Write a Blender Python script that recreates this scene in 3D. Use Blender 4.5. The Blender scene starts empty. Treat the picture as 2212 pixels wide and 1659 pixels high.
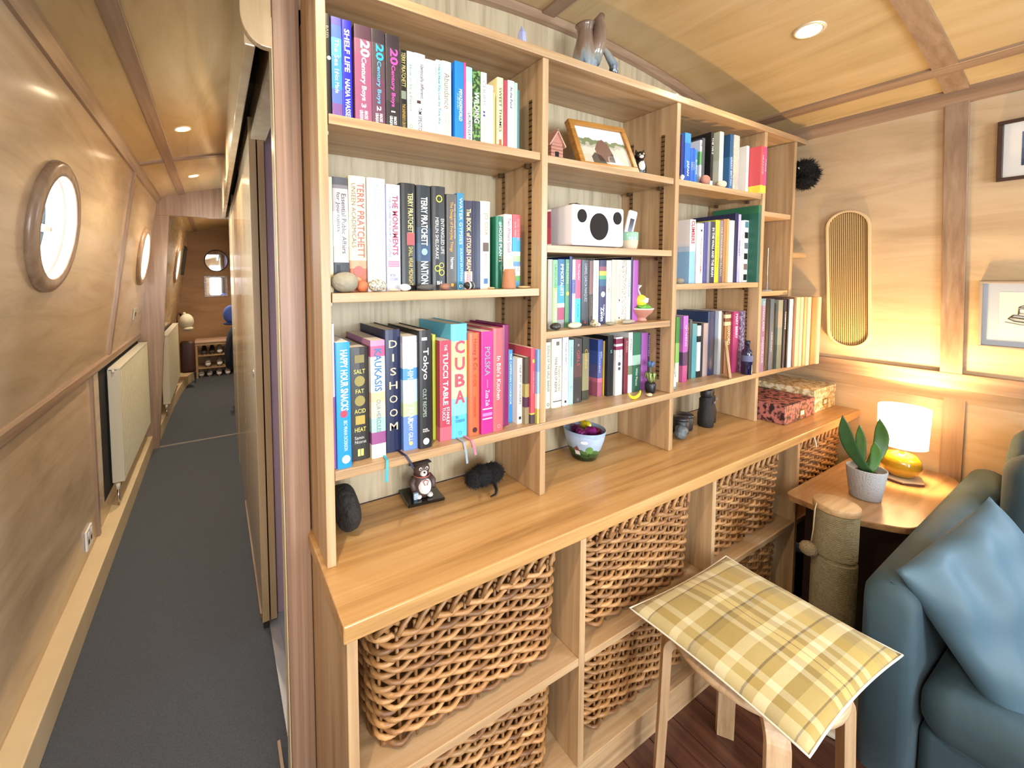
import bpy, bmesh, math, random
from mathutils import Vector, Matrix
random.seed(7)
SC = bpy.context.scene
COL = SC.collection
PI = math.pi

# ------------------------------------------------------------------ camera
cam_d = bpy.data.cameras.new('camera')
cam_d.sensor_width = 36.0
cam_d.lens = 868.98 / 2212 * 36.0
cam_d.shift_x = (1106.0 - 926.5) / 2212
cam_d.shift_y = (647.2 - 829.5) / 2212
cam_d.clip_start = 0.02
cam = bpy.data.objects.new('camera', cam_d)
COL.objects.link(cam)
yaw, pitch, roll = 0.4891, 0.0542, -0.007
fw = Vector((math.sin(yaw) * math.cos(pitch), math.cos(yaw) * math.cos(pitch), -math.sin(pitch)))
r0 = Vector((math.cos(yaw), -math.sin(yaw), 0.0))
u0 = r0.cross(fw)
rt = r0 * math.cos(roll) + u0 * math.sin(roll)
up = u0 * math.cos(roll) - r0 * math.sin(roll)
cam.matrix_world = Matrix(((rt.x, up.x, -fw.x, 0.0), (rt.y, up.y, -fw.y, -0.83),
                           (rt.z, up.z, -fw.z, 1.37), (0, 0, 0, 1)))
SC.camera = cam

# ------------------------------------------------------------------ world, daylight, exposure
W = bpy.data.worlds.new('world')
SC.world = W
W.use_nodes = True
_bg = W.node_tree.nodes['Background']
_bg.inputs[0].default_value = (0.80, 0.90, 1.0, 1)
_bg.inputs[1].default_value = 6.0
SC.view_settings.view_transform = 'Standard'
SC.view_settings.look = 'None'
SC.view_settings.gamma = 1.0
SC.view_settings.use_curve_mapping = False
SC.view_settings.exposure = 0.22
SC.cycles.use_denoising = True
SC.cycles.use_adaptive_sampling = True
SC.cycles.adaptive_threshold = 0.05
SC.cycles.max_bounces = 6
SC.cycles.diffuse_bounces = 4
SC.cycles.glossy_bounces = 3
SC.cycles.transmission_bounces = 4
SC.cycles.transparent_max_bounces = 8
SC.cycles.caustics_reflective = False
SC.cycles.caustics_refractive = False
SC.cycles.sample_clamp_indirect = 6.0


def area_light(name, loc, direction, sx, sy, power, color):
    d = bpy.data.lights.new(name, 'AREA')
    d.shape = 'RECTANGLE'
    d.size, d.size_y = sx, sy
    d.energy = power
    d.color = color
    o = bpy.data.objects.new(name, d)
    COL.objects.link(o)
    o.location = loc
    o.rotation_euler = Vector(direction).to_track_quat('-Z', 'Y').to_euler()
    return o


DAY = (0.82, 0.91, 1.0)
# daylight falling in through the glazed bow doors and the side windows of the saloon, behind the viewer
area_light('daylight_bow_doors', (0.55, -3.52, 1.15), (0, 1, 0), 1.3, 1.35, 110, DAY)
area_light('daylight_side_window', (2.30, -1.75, 1.50), (-1, 0, -0.25), 1.0, 0.5, 40, (0.66, 0.82, 1.0))
area_light('daylight_port_window', (-0.36, -1.75, 1.50), (1, 0, -0.2), 1.0, 0.5, 22, DAY)


# ------------------------------------------------------------------ helpers
def lin(c):
    if isinstance(c, str):
        c = c.lstrip('#')
        c = [int(c[i:i + 2], 16) / 255 for i in (0, 2, 4)]
    return tuple((v / 12.92 if v <= 0.04045 else ((v + 0.055) / 1.055) ** 2.4) for v in c)


_MATS = {}


def new_mat(name):
    m = bpy.data.materials.new(name)
    m.use_nodes = True
    nt = m.node_tree
    return m, nt, nt.nodes, nt.links, nt.nodes['Principled BSDF']


def plain(col, rough=0.5, metal=0.0, spec=0.5, emit=0.0, bump=0.0, bscale=60.0, sheen=0.0, coat=0.0, var=0.0, vscale=8.0, alpha=None):
    key = ('p', str(col), rough, metal, spec, emit, bump, bscale, sheen, coat, var, vscale)
    if key in _MATS:
        return _MATS[key]
    m, nt, N, L, b = new_mat('paint')
    c = lin(col)
    b.inputs['Base Color'].default_value = (*c, 1)
    b.inputs['Roughness'].default_value = rough
    b.inputs['Metallic'].default_value = metal
    b.inputs['Specular IOR Level'].default_value = spec
    b.inputs['Coat Weight'].default_value = coat
    if sheen:
        b.inputs['Sheen Weight'].default_value = sheen
        b.inputs['Sheen Roughness'].default_value = 0.35
        b.inputs['Sheen Tint'].default_value = (*[min(1, v * 1.5 + 0.1) for v in c], 1)
    if emit:
        b.inputs['Emission Color'].default_value = (*c, 1)
        b.inputs['Emission Strength'].default_value = emit
    if bump or var:
        tc = N.new('ShaderNodeTexCoord')
        if bump:
            nz = N.new('ShaderNodeTexNoise')
            nz.inputs['Scale'].default_value = bscale
            nz.inputs['Detail'].default_value = 4
            L.new(tc.outputs['Object'], nz.inputs['Vector'])
            bp = N.new('ShaderNodeBump')
            bp.inputs['Strength'].default_value = bump
            bp.inputs['Distance'].default_value = 0.01
            L.new(nz.outputs['Fac'], bp.inputs['Height'])
            L.new(bp.outputs['Normal'], b.inputs['Normal'])
        if var:
            n2 = N.new('ShaderNodeTexNoise')
            n2.inputs['Scale'].default_value = vscale
            n2.inputs['Detail'].default_value = 5
            L.new(tc.outputs['Object'], n2.inputs['Vector'])
            cr = N.new('ShaderNodeValToRGB')
            cr.color_ramp.elements[0].position = 0.3
            cr.color_ramp.elements[1].position = 0.7
            cr.color_ramp.elements[0].color = (*[v * (1 - var) for v in c], 1)
            cr.color_ramp.elements[1].color = (*[min(1, v * (1 + var)) for v in c], 1)
            L.new(n2.outputs['Fac'], cr.inputs['Fac'])
            L.new(cr.outputs['Color'], b.inputs['Base Color'])
    _MATS[key] = m
    return m


def wood(dark, mid, light, grain='X', rough=0.38, coat=0.0, fine=26.0, along=1.2, bump=0.06, rnd=0.0, figure=0.0):
    """Veneer or plank: noise drawn out along the grain axis, two scales of figure, a little pore relief."""
    key = ('w', dark, mid, light, grain, rough, coat, fine, along, bump, rnd, figure)
    if key in _MATS:
        return _MATS[key]
    m, nt, N, L, b = new_mat('wood')
    tc = N.new('ShaderNodeTexCoord')
    mp = N.new('ShaderNodeMapping')
    s = {'X': (along, fine, fine), 'Y': (fine, along, fine), 'Z': (fine, fine, along)}[grain]
    mp.inputs['Scale'].default_value = s
    src = tc.outputs['Object']
    if rnd:
        oi = N.new('ShaderNodeObjectInfo')
        ad = N.new('ShaderNodeVectorMath')
        ad.operation = 'ADD'
        ml = N.new('ShaderNodeMath')
        ml.operation = 'MULTIPLY'
        ml.inputs[1].default_value = 37.0
        L.new(oi.outputs['Random'], ml.inputs[0])
        L.new(src, ad.inputs[0])
        L.new(ml.outputs[0], ad.inputs[1])
        src = ad.outputs[0]
    L.new(src, mp.inputs['Vector'])
    n1 = N.new('ShaderNodeTexNoise')
    n1.inputs['Scale'].default_value = 1.0
    n1.inputs['Detail'].default_value = 7
    n1.inputs['Roughness'].default_value = 0.62
    n1.inputs['Distortion'].default_value = 0.35 + figure
    L.new(mp.outputs['Vector'], n1.inputs['Vector'])
    cr = N.new('ShaderNodeValToRGB')
    e = cr.color_ramp.elements
    e[0].position, e[0].color = 0.30, (*lin(dark), 1)
    e[1].position, e[1].color = 0.72, (*lin(light), 1)
    k = e.new(0.50)
    k.color = (*lin(mid), 1)
    L.new(n1.outputs['Fac'], cr.inputs['Fac'])
    out = cr.outputs['Color']
    n2 = N.new('ShaderNodeTexNoise')
    n2.inputs['Scale'].default_value = 1.1
    n2.inputs['Detail'].default_value = 3
    L.new(src, n2.inputs['Vector'])
    mr = N.new('ShaderNodeMapRange')
    mr.inputs[1].default_value, mr.inputs[2].default_value = 0.25, 0.75
    mr.inputs[3].default_value, mr.inputs[4].default_value = 0.90, 1.08
    L.new(n2.outputs['Fac'], mr.inputs[0])
    mx = N.new('ShaderNodeMix')
    mx.data_type = 'RGBA'
    mx.blend_type = 'MULTIPLY'
    mx.inputs[0].default_value = 1.0
    L.new(out, mx.inputs[6])
    L.new(mr.outputs[0], mx.inputs[7])
    out = mx.outputs[2]
    if rnd:
        mr2 = N.new('ShaderNodeMapRange')
        mr2.inputs[3].default_value, mr2.inputs[4].default_value = 1 - rnd, 1 + rnd
        L.new(oi.outputs['Random'], mr2.inputs[0])
        m3 = N.new('ShaderNodeMix')
        m3.data_type = 'RGBA'
        m3.blend_type = 'MULTIPLY'
        m3.inputs[0].default_value = 1.0
        L.new(out, m3.inputs[6])
        L.new(mr2.outputs[0], m3.inputs[7])
        out = m3.outputs[2]
    L.new(out, b.inputs['Base Color'])
    b.inputs['Roughness'].default_value = rough
    b.inputs['Coat Weight'].default_value = coat
    b.inputs['Coat Roughness'].default_value = 0.12
    if bump:
        bp = N.new('ShaderNodeBump')
        bp.inputs['Strength'].default_value = bump
        bp.inputs['Distance'].default_value = 0.01
        L.new(n1.outputs['Fac'], bp.inputs['Height'])
        L.new(bp.outputs['Normal'], b.inputs['Normal'])
    _MATS[key] = m
    return m


def zones(stops, length, axis=2, rough=0.45, offset=0.0, noise=0.0):
    """Flat print in bands along one object axis: stops = [(fraction, colour), ...], hard edges."""
    m, nt, N, L, b = new_mat('print')
    tc = N.new('ShaderNodeTexCoord')
    sp = N.new('ShaderNodeSeparateXYZ')
    L.new(tc.outputs['Object'], sp.inputs[0])
    mr = N.new('ShaderNodeMapRange')
    mr.inputs[1].default_value, mr.inputs[2].default_value = offset, offset + length
    src = sp.outputs[axis]
    if noise:
        nz = N.new('ShaderNodeTexNoise')
        nz.inputs['Scale'].default_value = 30
        L.new(tc.outputs['Object'], nz.inputs['Vector'])
        ma = N.new('ShaderNodeMath')
        ma.operation = 'MULTIPLY_ADD'
        ma.inputs[1].default_value = noise
        L.new(nz.outputs['Fac'], ma.inputs[0])
        L.new(src, ma.inputs[2])
        src = ma.outputs[0]
    L.new(src, mr.inputs[0])
    cr = N.new('ShaderNodeValToRGB')
    cr.color_ramp.interpolation = 'CONSTANT'
    e = cr.color_ramp.elements
    e.remove(e[1])
    e[0].position, e[0].color = 0.0, (*lin(stops[0][1]), 1)
    for f, c in stops[1:]:
        k = e.new(f)
        k.color = (*lin(c), 1)
    L.new(mr.outputs[0], cr.inputs['Fac'])
    L.new(cr.outputs['Color'], b.inputs['Base Color'])
    b.inputs['Roughness'].default_value = rough
    return m


def speckle(base, spots, scale=60, rough=0.6, lo=0.48, hi=0.56, kind='NOISE', coords='Object'):
    m, nt, N, L, b = new_mat('speckle')
    tc = N.new('ShaderNodeTexCoord')
    if kind == 'NOISE':
        nz = N.new('ShaderNodeTexNoise')
        nz.inputs['Detail'].default_value = 3
        o = nz.outputs['Fac']
    else:
        nz = N.new('ShaderNodeTexVoronoi')
        o = nz.outputs['Distance']
    nz.inputs['Scale'].default_value = scale
    L.new(tc.outputs[coords], nz.inputs['Vector'])
    cr = N.new('ShaderNodeValToRGB')
    cr.color_ramp.elements[0].position, cr.color_ramp.elements[0].color = lo, (*lin(base), 1)
    cr.color_ramp.elements[1].position, cr.color_ramp.elements[1].color = hi, (*lin(spots), 1)
    L.new(o, cr.inputs['Fac'])
    L.new(cr.outputs['Color'], b.inputs['Base Color'])
    b.inputs['Roughness'].default_value = rough
    return m


def glass_mat(tint=(0.95, 0.98, 1.0)):
    m, nt, N, L, b = new_mat('glass')
    N.remove(b)
    out = N['Material Output']
    tr = N.new('ShaderNodeBsdfTransparent')
    tr.inputs[0].default_value = (*tint, 1)
    gl = N.new('ShaderNodeBsdfGlossy')
    gl.inputs['Roughness'].default_value = 0.02
    lw = N.new('ShaderNodeLayerWeight')
    lw.inputs[0].default_value = 0.5
    pw_ = N.new('ShaderNodeMath')
    pw_.operation = 'POWER'
    pw_.inputs[1].default_value = 5.0
    L.new(lw.outputs['Facing'], pw_.inputs[0])
    fr = N.new('ShaderNodeMath')
    fr.operation = 'MULTIPLY_ADD'
    fr.inputs[1].default_value = 0.6
    fr.inputs[2].default_value = 0.04
    L.new(pw_.outputs[0], fr.inputs[0])
    mx = N.new('ShaderNodeMixShader')
    L.new(fr.outputs[0], mx.inputs[0])
    L.new(tr.outputs[0], mx.inputs[1])
    L.new(gl.outputs[0], mx.inputs[2])
    L.new(mx.outputs[0], out.inputs[0])
    return m


class MB:
    """Collects shapes; build() links them as one mesh object."""

    def __init__(self):
        self.v, self.f, self.mi, self.sm = [], [], [], []
        self.cur = 0
        self.smooth = False

    def _add(self, vs, fs):
        o = len(self.v)
        self.v += [tuple(p) for p in vs]
        for f in fs:
            self.f.append([i + o for i in f])
            self.mi.append(self.cur)
            self.sm.append(self.smooth)

    def box(self, x0, x1, y0, y1, z0, z1):
        vs = [(x, y, z) for z in (z0, z1) for y in (y0, y1) for x in (x0, x1)]
        self._add(vs, [(0, 2, 3, 1), (4, 5, 7, 6), (0, 1, 5, 4), (2, 6, 7, 3), (0, 4, 6, 2), (1, 3, 7, 5)])
        return self

    def rbox(self, x0, x1, y0, y1, z0, z1, r, n=3):
        """Box with rounded vertical edges and eased top and bottom edges."""
        r = min(r, (x1 - x0) / 2 - 1e-5, (y1 - y0) / 2 - 1e-5, (z1 - z0) / 2 - 1e-5)
        prof = []
        for i in range(n + 1):
            a = PI / 2 * i / n
            prof.append((z0 + r * (1 - math.sin(a)), r * (1 - math.cos(a))))
        prof = [(z0 + r * (1 - math.cos(PI / 2 * i / n)), r * (1 - math.sin(PI / 2 * i / n))) for i in range(n + 1)]
        prof += [(z1 - r * (1 - math.sin(PI / 2 * i / n)), r * (1 - math.cos(PI / 2 * i / n))) for i in range(n + 1)]
        rings = []
        for z, ins in prof:
            ring = []
            rr = max(r - ins, 1e-5)
            for cx, cy, a0 in ((x1 - r, y1 - r, 0), (x0 + r, y1 - r, PI / 2), (x0 + r, y0 + r, PI), (x1 - r, y0 + r, 1.5 * PI)):
                for i in range(n + 1):
                    a = a0 + PI / 2 * i / n
                    ring.append((cx + rr * math.cos(a), cy + rr * math.sin(a), z))
            rings.append(ring)
        self.loft(rings, caps=True)
        return self

    def loft(self, rings, caps=False, closed=True, loop=False):
        k = len(rings[0])
        vs = [p for r in rings for p in r]
        fs = []
        R = len(rings)
        for i in range(R if loop else R - 1):
            a, b2 = i * k, ((i + 1) % R) * k
            for j in range(k if closed else k - 1):
                j2 = (j + 1) % k
                fs.append((a + j, a + j2, b2 + j2, b2 + j))
        if caps:
            fs.append(tuple(reversed(range(k))))
            fs.append(tuple(range((R - 1) * k, R * k)))
        self._add(vs, fs)
        return self

    def prism(self, poly, axis, a, b):
        """Extrude a 2-D polygon; axis names the extrusion direction, poly gives the other two coordinates in XYZ order."""
        def pt(p, t):
            return {'X': (t, p[0], p[1]), 'Y': (p[0], t, p[1]), 'Z': (p[0], p[1], t)}[axis]
        k = len(poly)
        vs = [pt(p, a) for p in poly] + [pt(p, b) for p in poly]
        fs = [tuple(reversed(range(k))), tuple(range(k, 2 * k))]
        for j in range(k):
            j2 = (j + 1) % k
            fs.append((j, j2, k + j2, k + j))
        self._add(vs, fs)
        return self

    def lathe(self, prof, n=32, c=(0, 0, 0), cap=True):
        rings = []
        for r, z in prof:
            r = max(r, 1e-5)
            rings.append([(c[0] + r * math.cos(2 * PI * j / n), c[1] + r * math.sin(2 * PI * j / n), c[2] + z) for j in range(n)])
        self.loft(rings, caps=cap)
        return self

    def tube(self, pts, r, n=8, caps=True, loop=False, flat=None):
        pts = [Vector(p) for p in pts]
        m = len(pts)
        rs = r if isinstance(r, (list, tuple)) else [r] * m
        prev = None
        rings = []
        for i, p in enumerate(pts):
            if loop:
                t = pts[(i + 1) % m] - pts[i - 1]
            else:
                t = pts[min(i + 1, m - 1)] - pts[max(i - 1, 0)]
            t.normalize()
            if prev is None:
                ref = Vector((0, 0, 1)) if abs(t.z) < 0.9 else Vector((1, 0, 0))
                u = ref.cross(t).normalized()
            else:
                u = (prev - t * prev.dot(t))
                u = u.normalized() if u.length > 1e-6 else Vector((1, 0, 0))
            prev = u
            w = t.cross(u)
            fl = flat or 1.0
            rings.append([tuple(p + (u * math.cos(2 * PI * j / n) + w * math.sin(2 * PI * j / n) * fl) * rs[i]) for j in range(n)])
        self.loft(rings, caps=caps and not loop, loop=loop)
        return self

    def ball(self, c, rx, ry, rz, nu=16, nv=10, jit=0.0, seed=0, pw=1.0):
        rnd = random.Random(seed)
        rings = []
        for i in range(nv + 1):
            ph = -PI / 2 + PI * i / nv
            ring = []
            for j in range(nu):
                th = 2 * PI * j / nu
                k = 1 + (rnd.uniform(-jit, jit) if 0 < i < nv else 0)
                cph = max(math.cos(ph), 1e-4)
                sx, sy, sz = cph * math.cos(th), cph * math.sin(th), math.sin(ph)
                if pw != 1.0:
                    sx, sy, sz = [math.copysign(abs(q) ** pw, q) for q in (sx, sy, sz)]
                ring.append((c[0] + rx * k * sx, c[1] + ry * k * sy, c[2] + rz * k * sz))
            rings.append(ring)
        self.loft(rings, caps=True)
        return self

    def grid(self, fn, nu, nv, flip=False):
        vs = [fn(i / nu, j / nv) for j in range(nv + 1) for i in range(nu + 1)]
        fs = []
        for j in range(nv):
            for i in range(nu):
                a = j * (nu + 1) + i
                q = (a, a + 1, a + nu + 2, a + nu + 1)
                fs.append(tuple(reversed(q)) if flip else q)
        self._add(vs, fs)
        return self

    def quad(self, a, b, c, d):
        self._add([a, b, c, d], [(0, 1, 2, 3)])
        return self

    def xform(self, M):
        self.v = [tuple(M @ Vector(p)) for p in self.v]
        return self

    def mesh(self, name, mats, smooth=None):
        me = bpy.data.meshes.new(name)
        me.from_pydata(self.v, [], self.f)
        for m in (mats if isinstance(mats, (list, tuple)) else [mats]):
            me.materials.append(m)
        me.polygons.foreach_set('material_index', self.mi)
        me.polygons.foreach_set('use_smooth', [bool(s if smooth is None else smooth) for s in self.sm])
        bm = bmesh.new()
        bm.from_mesh(me)
        bmesh.ops.recalc_face_normals(bm, faces=bm.faces)
        bm.to_mesh(me)
        bm.free()
        me.update()
        return me

    def build(self, name, mats, parent=None, smooth=None, bevel=0.0, seg=2, sub=0):
        o = bpy.data.objects.new(name, self.mesh(name, mats, smooth))
        COL.objects.link(o)
        if parent is not None:
            o.parent = parent
        if bevel:
            md = o.modifiers.new('bevel', 'BEVEL')
            md.width = bevel
            md.segments = seg
            md.limit_method = 'ANGLE'
            md.angle_limit = math.radians(40)
        if sub:
            md = o.modifiers.new('sub', 'SUBSURF')
            md.levels = md.render_levels = sub
        return o


def tag(o, label=None, cat=None, group=None, kind=None):
    if label:
        o['label'] = label
    if cat:
        o['category'] = cat
    if group:
        o['group'] = group
    if kind:
        o['kind'] = kind
    return o


def thing(name, label, cat, loc=(0, 0, 0), rz=0.0, group=None):
    o = bpy.data.objects.new(name, None)
    o.empty_display_size = 0.05
    COL.objects.link(o)
    o.location = loc
    o.rotation_euler = (0, 0, rz)
    return tag(o, label, cat, group)


def struct(o, label=None):
    return tag(o, label, None, None, 'structure')


def link(name, me, parent=None, loc=(0, 0, 0), rot=(0, 0, 0)):
    o = bpy.data.objects.new(name, me)
    COL.objects.link(o)
    o.parent = parent
    o.location = loc
    o.rotation_euler = rot
    return o


def copy_tree(o, parent=None):
    c = o.copy()
    COL.objects.link(c)
    c.parent = parent
    for ch in list(o.children):
        copy_tree(ch, c)
    return c


_TXT = {}


def text_data(s, bold=0.0, res=2):
    key = (s, bold, res)
    if key in _TXT:
        return _TXT[key]
    cu = bpy.data.curves.new('lettering', 'FONT')
    cu.body = s
    cu.resolution_u = res
    cu.offset = bold
    cu.align_x, cu.align_y = 'LEFT', 'BOTTOM_BASELINE'
    cu.space_line = 0.95
    ob = bpy.data.objects.new('lettering_tmp', cu)
    COL.objects.link(ob)
    bpy.context.view_layer.update()
    dg = bpy.context.evaluated_depsgraph_get()
    me = bpy.data.meshes.new_from_object(ob.evaluated_get(dg))
    bpy.data.objects.remove(ob)
    bpy.data.curves.remove(cu)
    xs = [v.co.x for v in me.vertices] or [0, 1]
    ys = [v.co.y for v in me.vertices] or [0, 1]
    box = (min(xs), max(xs), min(ys), max(ys))
    _TXT[key] = (me, box)
    return _TXT[key]


def put_text(parent, s, col, center, ux, uy, length, height, bold=0.0, name='title', stretch=True, mat=None, keep=False):
    """Lettering on a surface: centre point, the reading direction ux, the up direction of the letters uy, room to fill."""
    me0, (x0, x1, y0, y1) = text_data(s, bold)
    w, h = max(x1 - x0, 1e-4), max(y1 - y0, 1e-4)
    sx, sy = length / w, height / h
    if keep:
        sx = sy = min(sx, sy)
    else:
        sx, sy = min(sx, sy * 1.5), min(sy, sx * 2.2)
    ux, uy = Vector(ux).normalized(), Vector(uy).normalized()
    c = Vector(center)
    cx, cy = (x0 + x1) / 2, (y0 + y1) / 2
    me = bpy.data.meshes.new(name)
    vs = [tuple(c + ux * ((v.co.x - cx) * sx) + uy * ((v.co.y - cy) * sy)) for v in me0.vertices]
    me.from_pydata(vs, [], [list(p.vertices) for p in me0.polygons])
    me.materials.append(mat or plain(col, 0.5))
    o = bpy.data.objects.new(name, me)
    COL.objects.link(o)
    o.parent = parent
    return o

# ------------------------------------------------------------------ shared materials
OAK_X = wood('967858', 'b8966e', 'caae8a', 'X', rough=0.36, along=1.5, fine=38, rnd=0.04)
OAK_Z = wood('967858', 'b8966e', 'caae8a', 'Z', rough=0.36, along=1.5, fine=38, rnd=0.04)
OAK_Y = wood('967858', 'b8966e', 'caae8a', 'Y', rough=0.36, along=1.5, fine=38, rnd=0.04)
WORKTOP = wood('9a7242', 'be925c', 'cda672', 'X', rough=0.30, along=1.4, fine=34)
ASH_Z = wood('94866a', 'b3a385', 'bfb093', 'Z', rough=0.5, along=1.3, fine=22, figure=1.3)
VENEER = wood('b09674', 'c4aa88', 'd0b898', 'Y', rough=0.26, coat=0.35, along=1.6, fine=9, bump=0.03, figure=0.6)
CEIL = wood('b09566', 'c4a97a', 'd0b78c', 'Y', rough=0.30, coat=0.2, along=1.6, fine=8, bump=0.03, figure=0.6)
TRIM_Z = wood('7e6450', '967a62', 'a88e76', 'Z', rough=0.34, coat=0.15, along=1.5, fine=40)
TRIM_Y = wood('7e6450', '967a62', 'a88e76', 'Y', rough=0.34, coat=0.15, along=1.5, fine=40)
TRIM_X = wood('7e6450', '967a62', 'a88e76', 'X', rough=0.34, coat=0.15, along=1.5, fine=40)
POST = wood('785c4a', '967660', 'aa8c76', 'Z', rough=0.42, along=1.0, fine=70, bump=0.12)
DOORW = wood('a88e68', 'bba27c', 'c7b08e', 'Z', rough=0.24, coat=0.4, along=1.2, fine=12, bump=0.02)
CREAM = plain('d8c29a', 0.5, var=0.05)
CREAM_RAD = plain('d9d2b4', 0.35)
LILAC = plain('b7a3b4', 0.6)
BLACK = plain('0c0b0b', 0.6)
CARPET = plain('5c6169', 0.95, bump=0.9, bscale=420, var=0.18, vscale=260)
PLANK = wood('38201a', '543226', '6a4433', 'Y', rough=0.35, coat=0.2, along=1.4, fine=45, rnd=0.18)
GLASS = glass_mat()
STEEL = plain('c9c9cc', 0.25, 1.0)
WHITE = plain('e9e7e2', 0.45)


def zc(x):
    return 2.235 - 0.115 * (x - 0.993) ** 2


def XL(z):
    return -0.384 - 0.15 * (1.988 - z)


def XR(z):
    return 2.37 + 0.15 * (1.988 - z)


# ------------------------------------------------------------------ floor
f = struct(MB().box(-0.75, 2.75, -3.7, 6.1, -0.06, -0.012).build('floor', plain('2b1c15', 0.7)))
pw = 0.118
pl_me = MB().box(0, pw - 0.003, -3.6, 0.0, -0.011, 0.0).mesh('plank', PLANK)
pl_sh = MB().box(0, pw - 0.003, 0.003, 0.6, -0.011, 0.0).mesh('plank', PLANK)
for i in range(21):
    o = link('plank', pl_me, f, (0.155 + i * pw, -0.12 if i % 2 else -0.62, 0))
    o = link('plank', pl_sh, f, (0.155 + i * pw, -0.12 if i % 2 else -0.62, 0))
struct(MB().box(-0.56, 0.15, -3.6, 3.04, -0.011, 0.001).build('floor_carpet', CARPET))
struct(MB().box(-0.56, 0.6, 3.055, 6.0, -0.011, 0.001).build('floor_carpet_stern', CARPET))
struct(MB().box(-0.45, 0.185, 3.035, 3.06, -0.005, 0.008).build('trim_threshold', plain('b9b6ae', 0.3, 0.8)))
struct(MB().box(0.60, 2.7, 0.22, 6.0, -0.011, 0.0).build('floor_cabin', plain('7a7f86', 0.8)))
struct(MB().box(0.151, 0.60, 0.22, 2.0, -0.011, 0.001).build('floor_bathroom', plain('8d9299', 0.7)))


# ------------------------------------------------------------------ side walls with round portholes
def wall_with_holes(name, pt, ylo, yhi, zlo, zhi, holes, mat, R=0.172, H=0.26, n=48):
    mb = MB()
    ys = [ylo]
    hs = sorted(holes)
    for (yc, zm) in hs:
        ys += [yc - H, yc + H]
    ys.append(yhi)

    def q(y0, y1, z0, z1, nz=6):
        for k in range(nz):
            a, b = z0 + (z1 - z0) * k / nz, z0 + (z1 - z0) * (k + 1) / nz
            mb.quad(pt(y0, a), pt(y1, a), pt(y1, b), pt(y0, b))
    for i in range(0, len(ys), 2):
        if ys[i + 1] - ys[i] > 1e-4:
            q(ys[i], ys[i + 1], zlo, zhi)
    for (yc, zm) in hs:
        q(yc - H, yc + H, zlo, zm - H, 2)
        q(yc - H, yc + H, zm + H, zhi, 2)
        inner, outer = [], []
        for j in range(n):
            a = 2 * PI * j / n
            c, s = math.cos(a), math.sin(a)
            k = H / max(abs(c), abs(s))
            inner.append(pt(yc + R * c, zm + R * s))
            outer.append(pt(yc + k * c, zm + k * s))
        mb.loft([inner, outer])
    return struct(mb.build(name, mat))


PZ = 1.54
wall_with_holes('wall_left', lambda y, z: (XL(z), y, z), -3.6, 3.05, 0.93, 2.03, [(-0.94, PZ), (0.88, PZ), (2.70, PZ)], VENEER)
wall_with_holes('wall_left_stern', lambda y, z: (XL(z) + 0.078, y, z), 3.05, 5.96, 0.0, 2.06, [(4.52, PZ)], VENEER)
wall_with_holes('wall_right', lambda y, z: (XR(z), y, z), -3.6, 0.22, 0.95, 2.03, [], VENEER)
wall_with_holes('wall_right_cabin', lambda y, z: (XR(z), y, z), 0.22, 6.0, 0.0, 2.03, [(1.1, PZ)], LILAC)
lw = MB()
lw.box(-0.60, -0.548, -3.6, 3.05, 0.0, 0.95)
struct(lw.build('wall_left_lower', VENEER))
rw = MB()
rw.prism([(XR(0.96), 0.96), (2.595, 0.86), (2.60, 0.0), (2.68, 0.0), (2.68, 0.96)], 'Y', -3.6, 0.21)
struct(rw.build('wall_right_lower', VENEER))


def porthole(name, y, z, side, dx=0.0, label=None):
    """Round window: proud timber ring, pale lining, dark metal frame, pane and catch."""
    root = struct(thing(name, None, None))
    e1 = Vector((0, 1, 0))
    if side == 'L':
        e2 = Vector((0.15, 0, 1)).normalized()
        o = Vector((XL(z) + dx, y, z))
    else:
        e1 = Vector((0, -1, 0))
        e2 = Vector((-0.15, 0, 1)).normalized()
        o = Vector((XR(z), y, z))
    e3 = e1.cross(e2)
    Mx = Matrix(((e1.x, e2.x, e3.x, o.x), (e1.y, e2.y, e3.y, o.y), (e1.z, e2.z, e3.z, o.z), (0, 0, 0, 1)))
    root.matrix_world = Mx
    n = 56

    def ring(prof, mat, nm, smooth=True):
        mb = MB()
        mb.smooth = smooth
        rings = [[(r * math.cos(2 * PI * j / n), r * math.sin(2 * PI * j / n), h) for j in range(n)] for r, h in prof]
        mb.loft(rings, loop=True)
        return mb.build(nm, mat, root)
    ring([(0.163, -0.01), (0.163, 0.016), (0.168, 0.022), (0.196, 0.022), (0.208, 0.014), (0.211, 0.0), (0.205, -0.004)], TRIM_Y, 'timber_ring')
    ring([(0.1635, 0.012), (0.1635, -0.10), (0.172, -0.10), (0.172, 0.0)], plain('cfc4b2', 0.4), 'lining')
    ring([(0.163, -0.066), (0.150, -0.070), (0.140, -0.078), (0.140, -0.092), (0.163, -0.095)], plain('4a5560', 0.3, 0.6), 'metal_frame')
    ring([(0.140, -0.074), (0.131, -0.078), (0.131, -0.086), (0.140, -0.088)], plain('20242a', 0.5), 'seal')
    g = MB()
    g.prism([(0.138 * math.cos(2 * PI * j / n), 0.138 * math.sin(2 * PI * j / n)) for j in range(n)], 'Z', -0.084, -0.080)
    g.build('pane', GLASS, root)
    h = MB()
    h.rbox(0.105, 0.165, -0.012, 0.012, -0.078, -0.048, 0.006)
    h.build('catch', WHITE, root)
    return root


porthole('window_1', 0.88, PZ, 'L')
porthole('window_2', 2.70, PZ, 'L')
porthole('window_3', 4.52, PZ, 'L', 0.078)
porthole('window_4', -0.94, PZ, 'L')
porthole('window_5_added', 1.1, PZ, 'R')  # unseen porthole, added so the bathroom gets daylight


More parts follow.
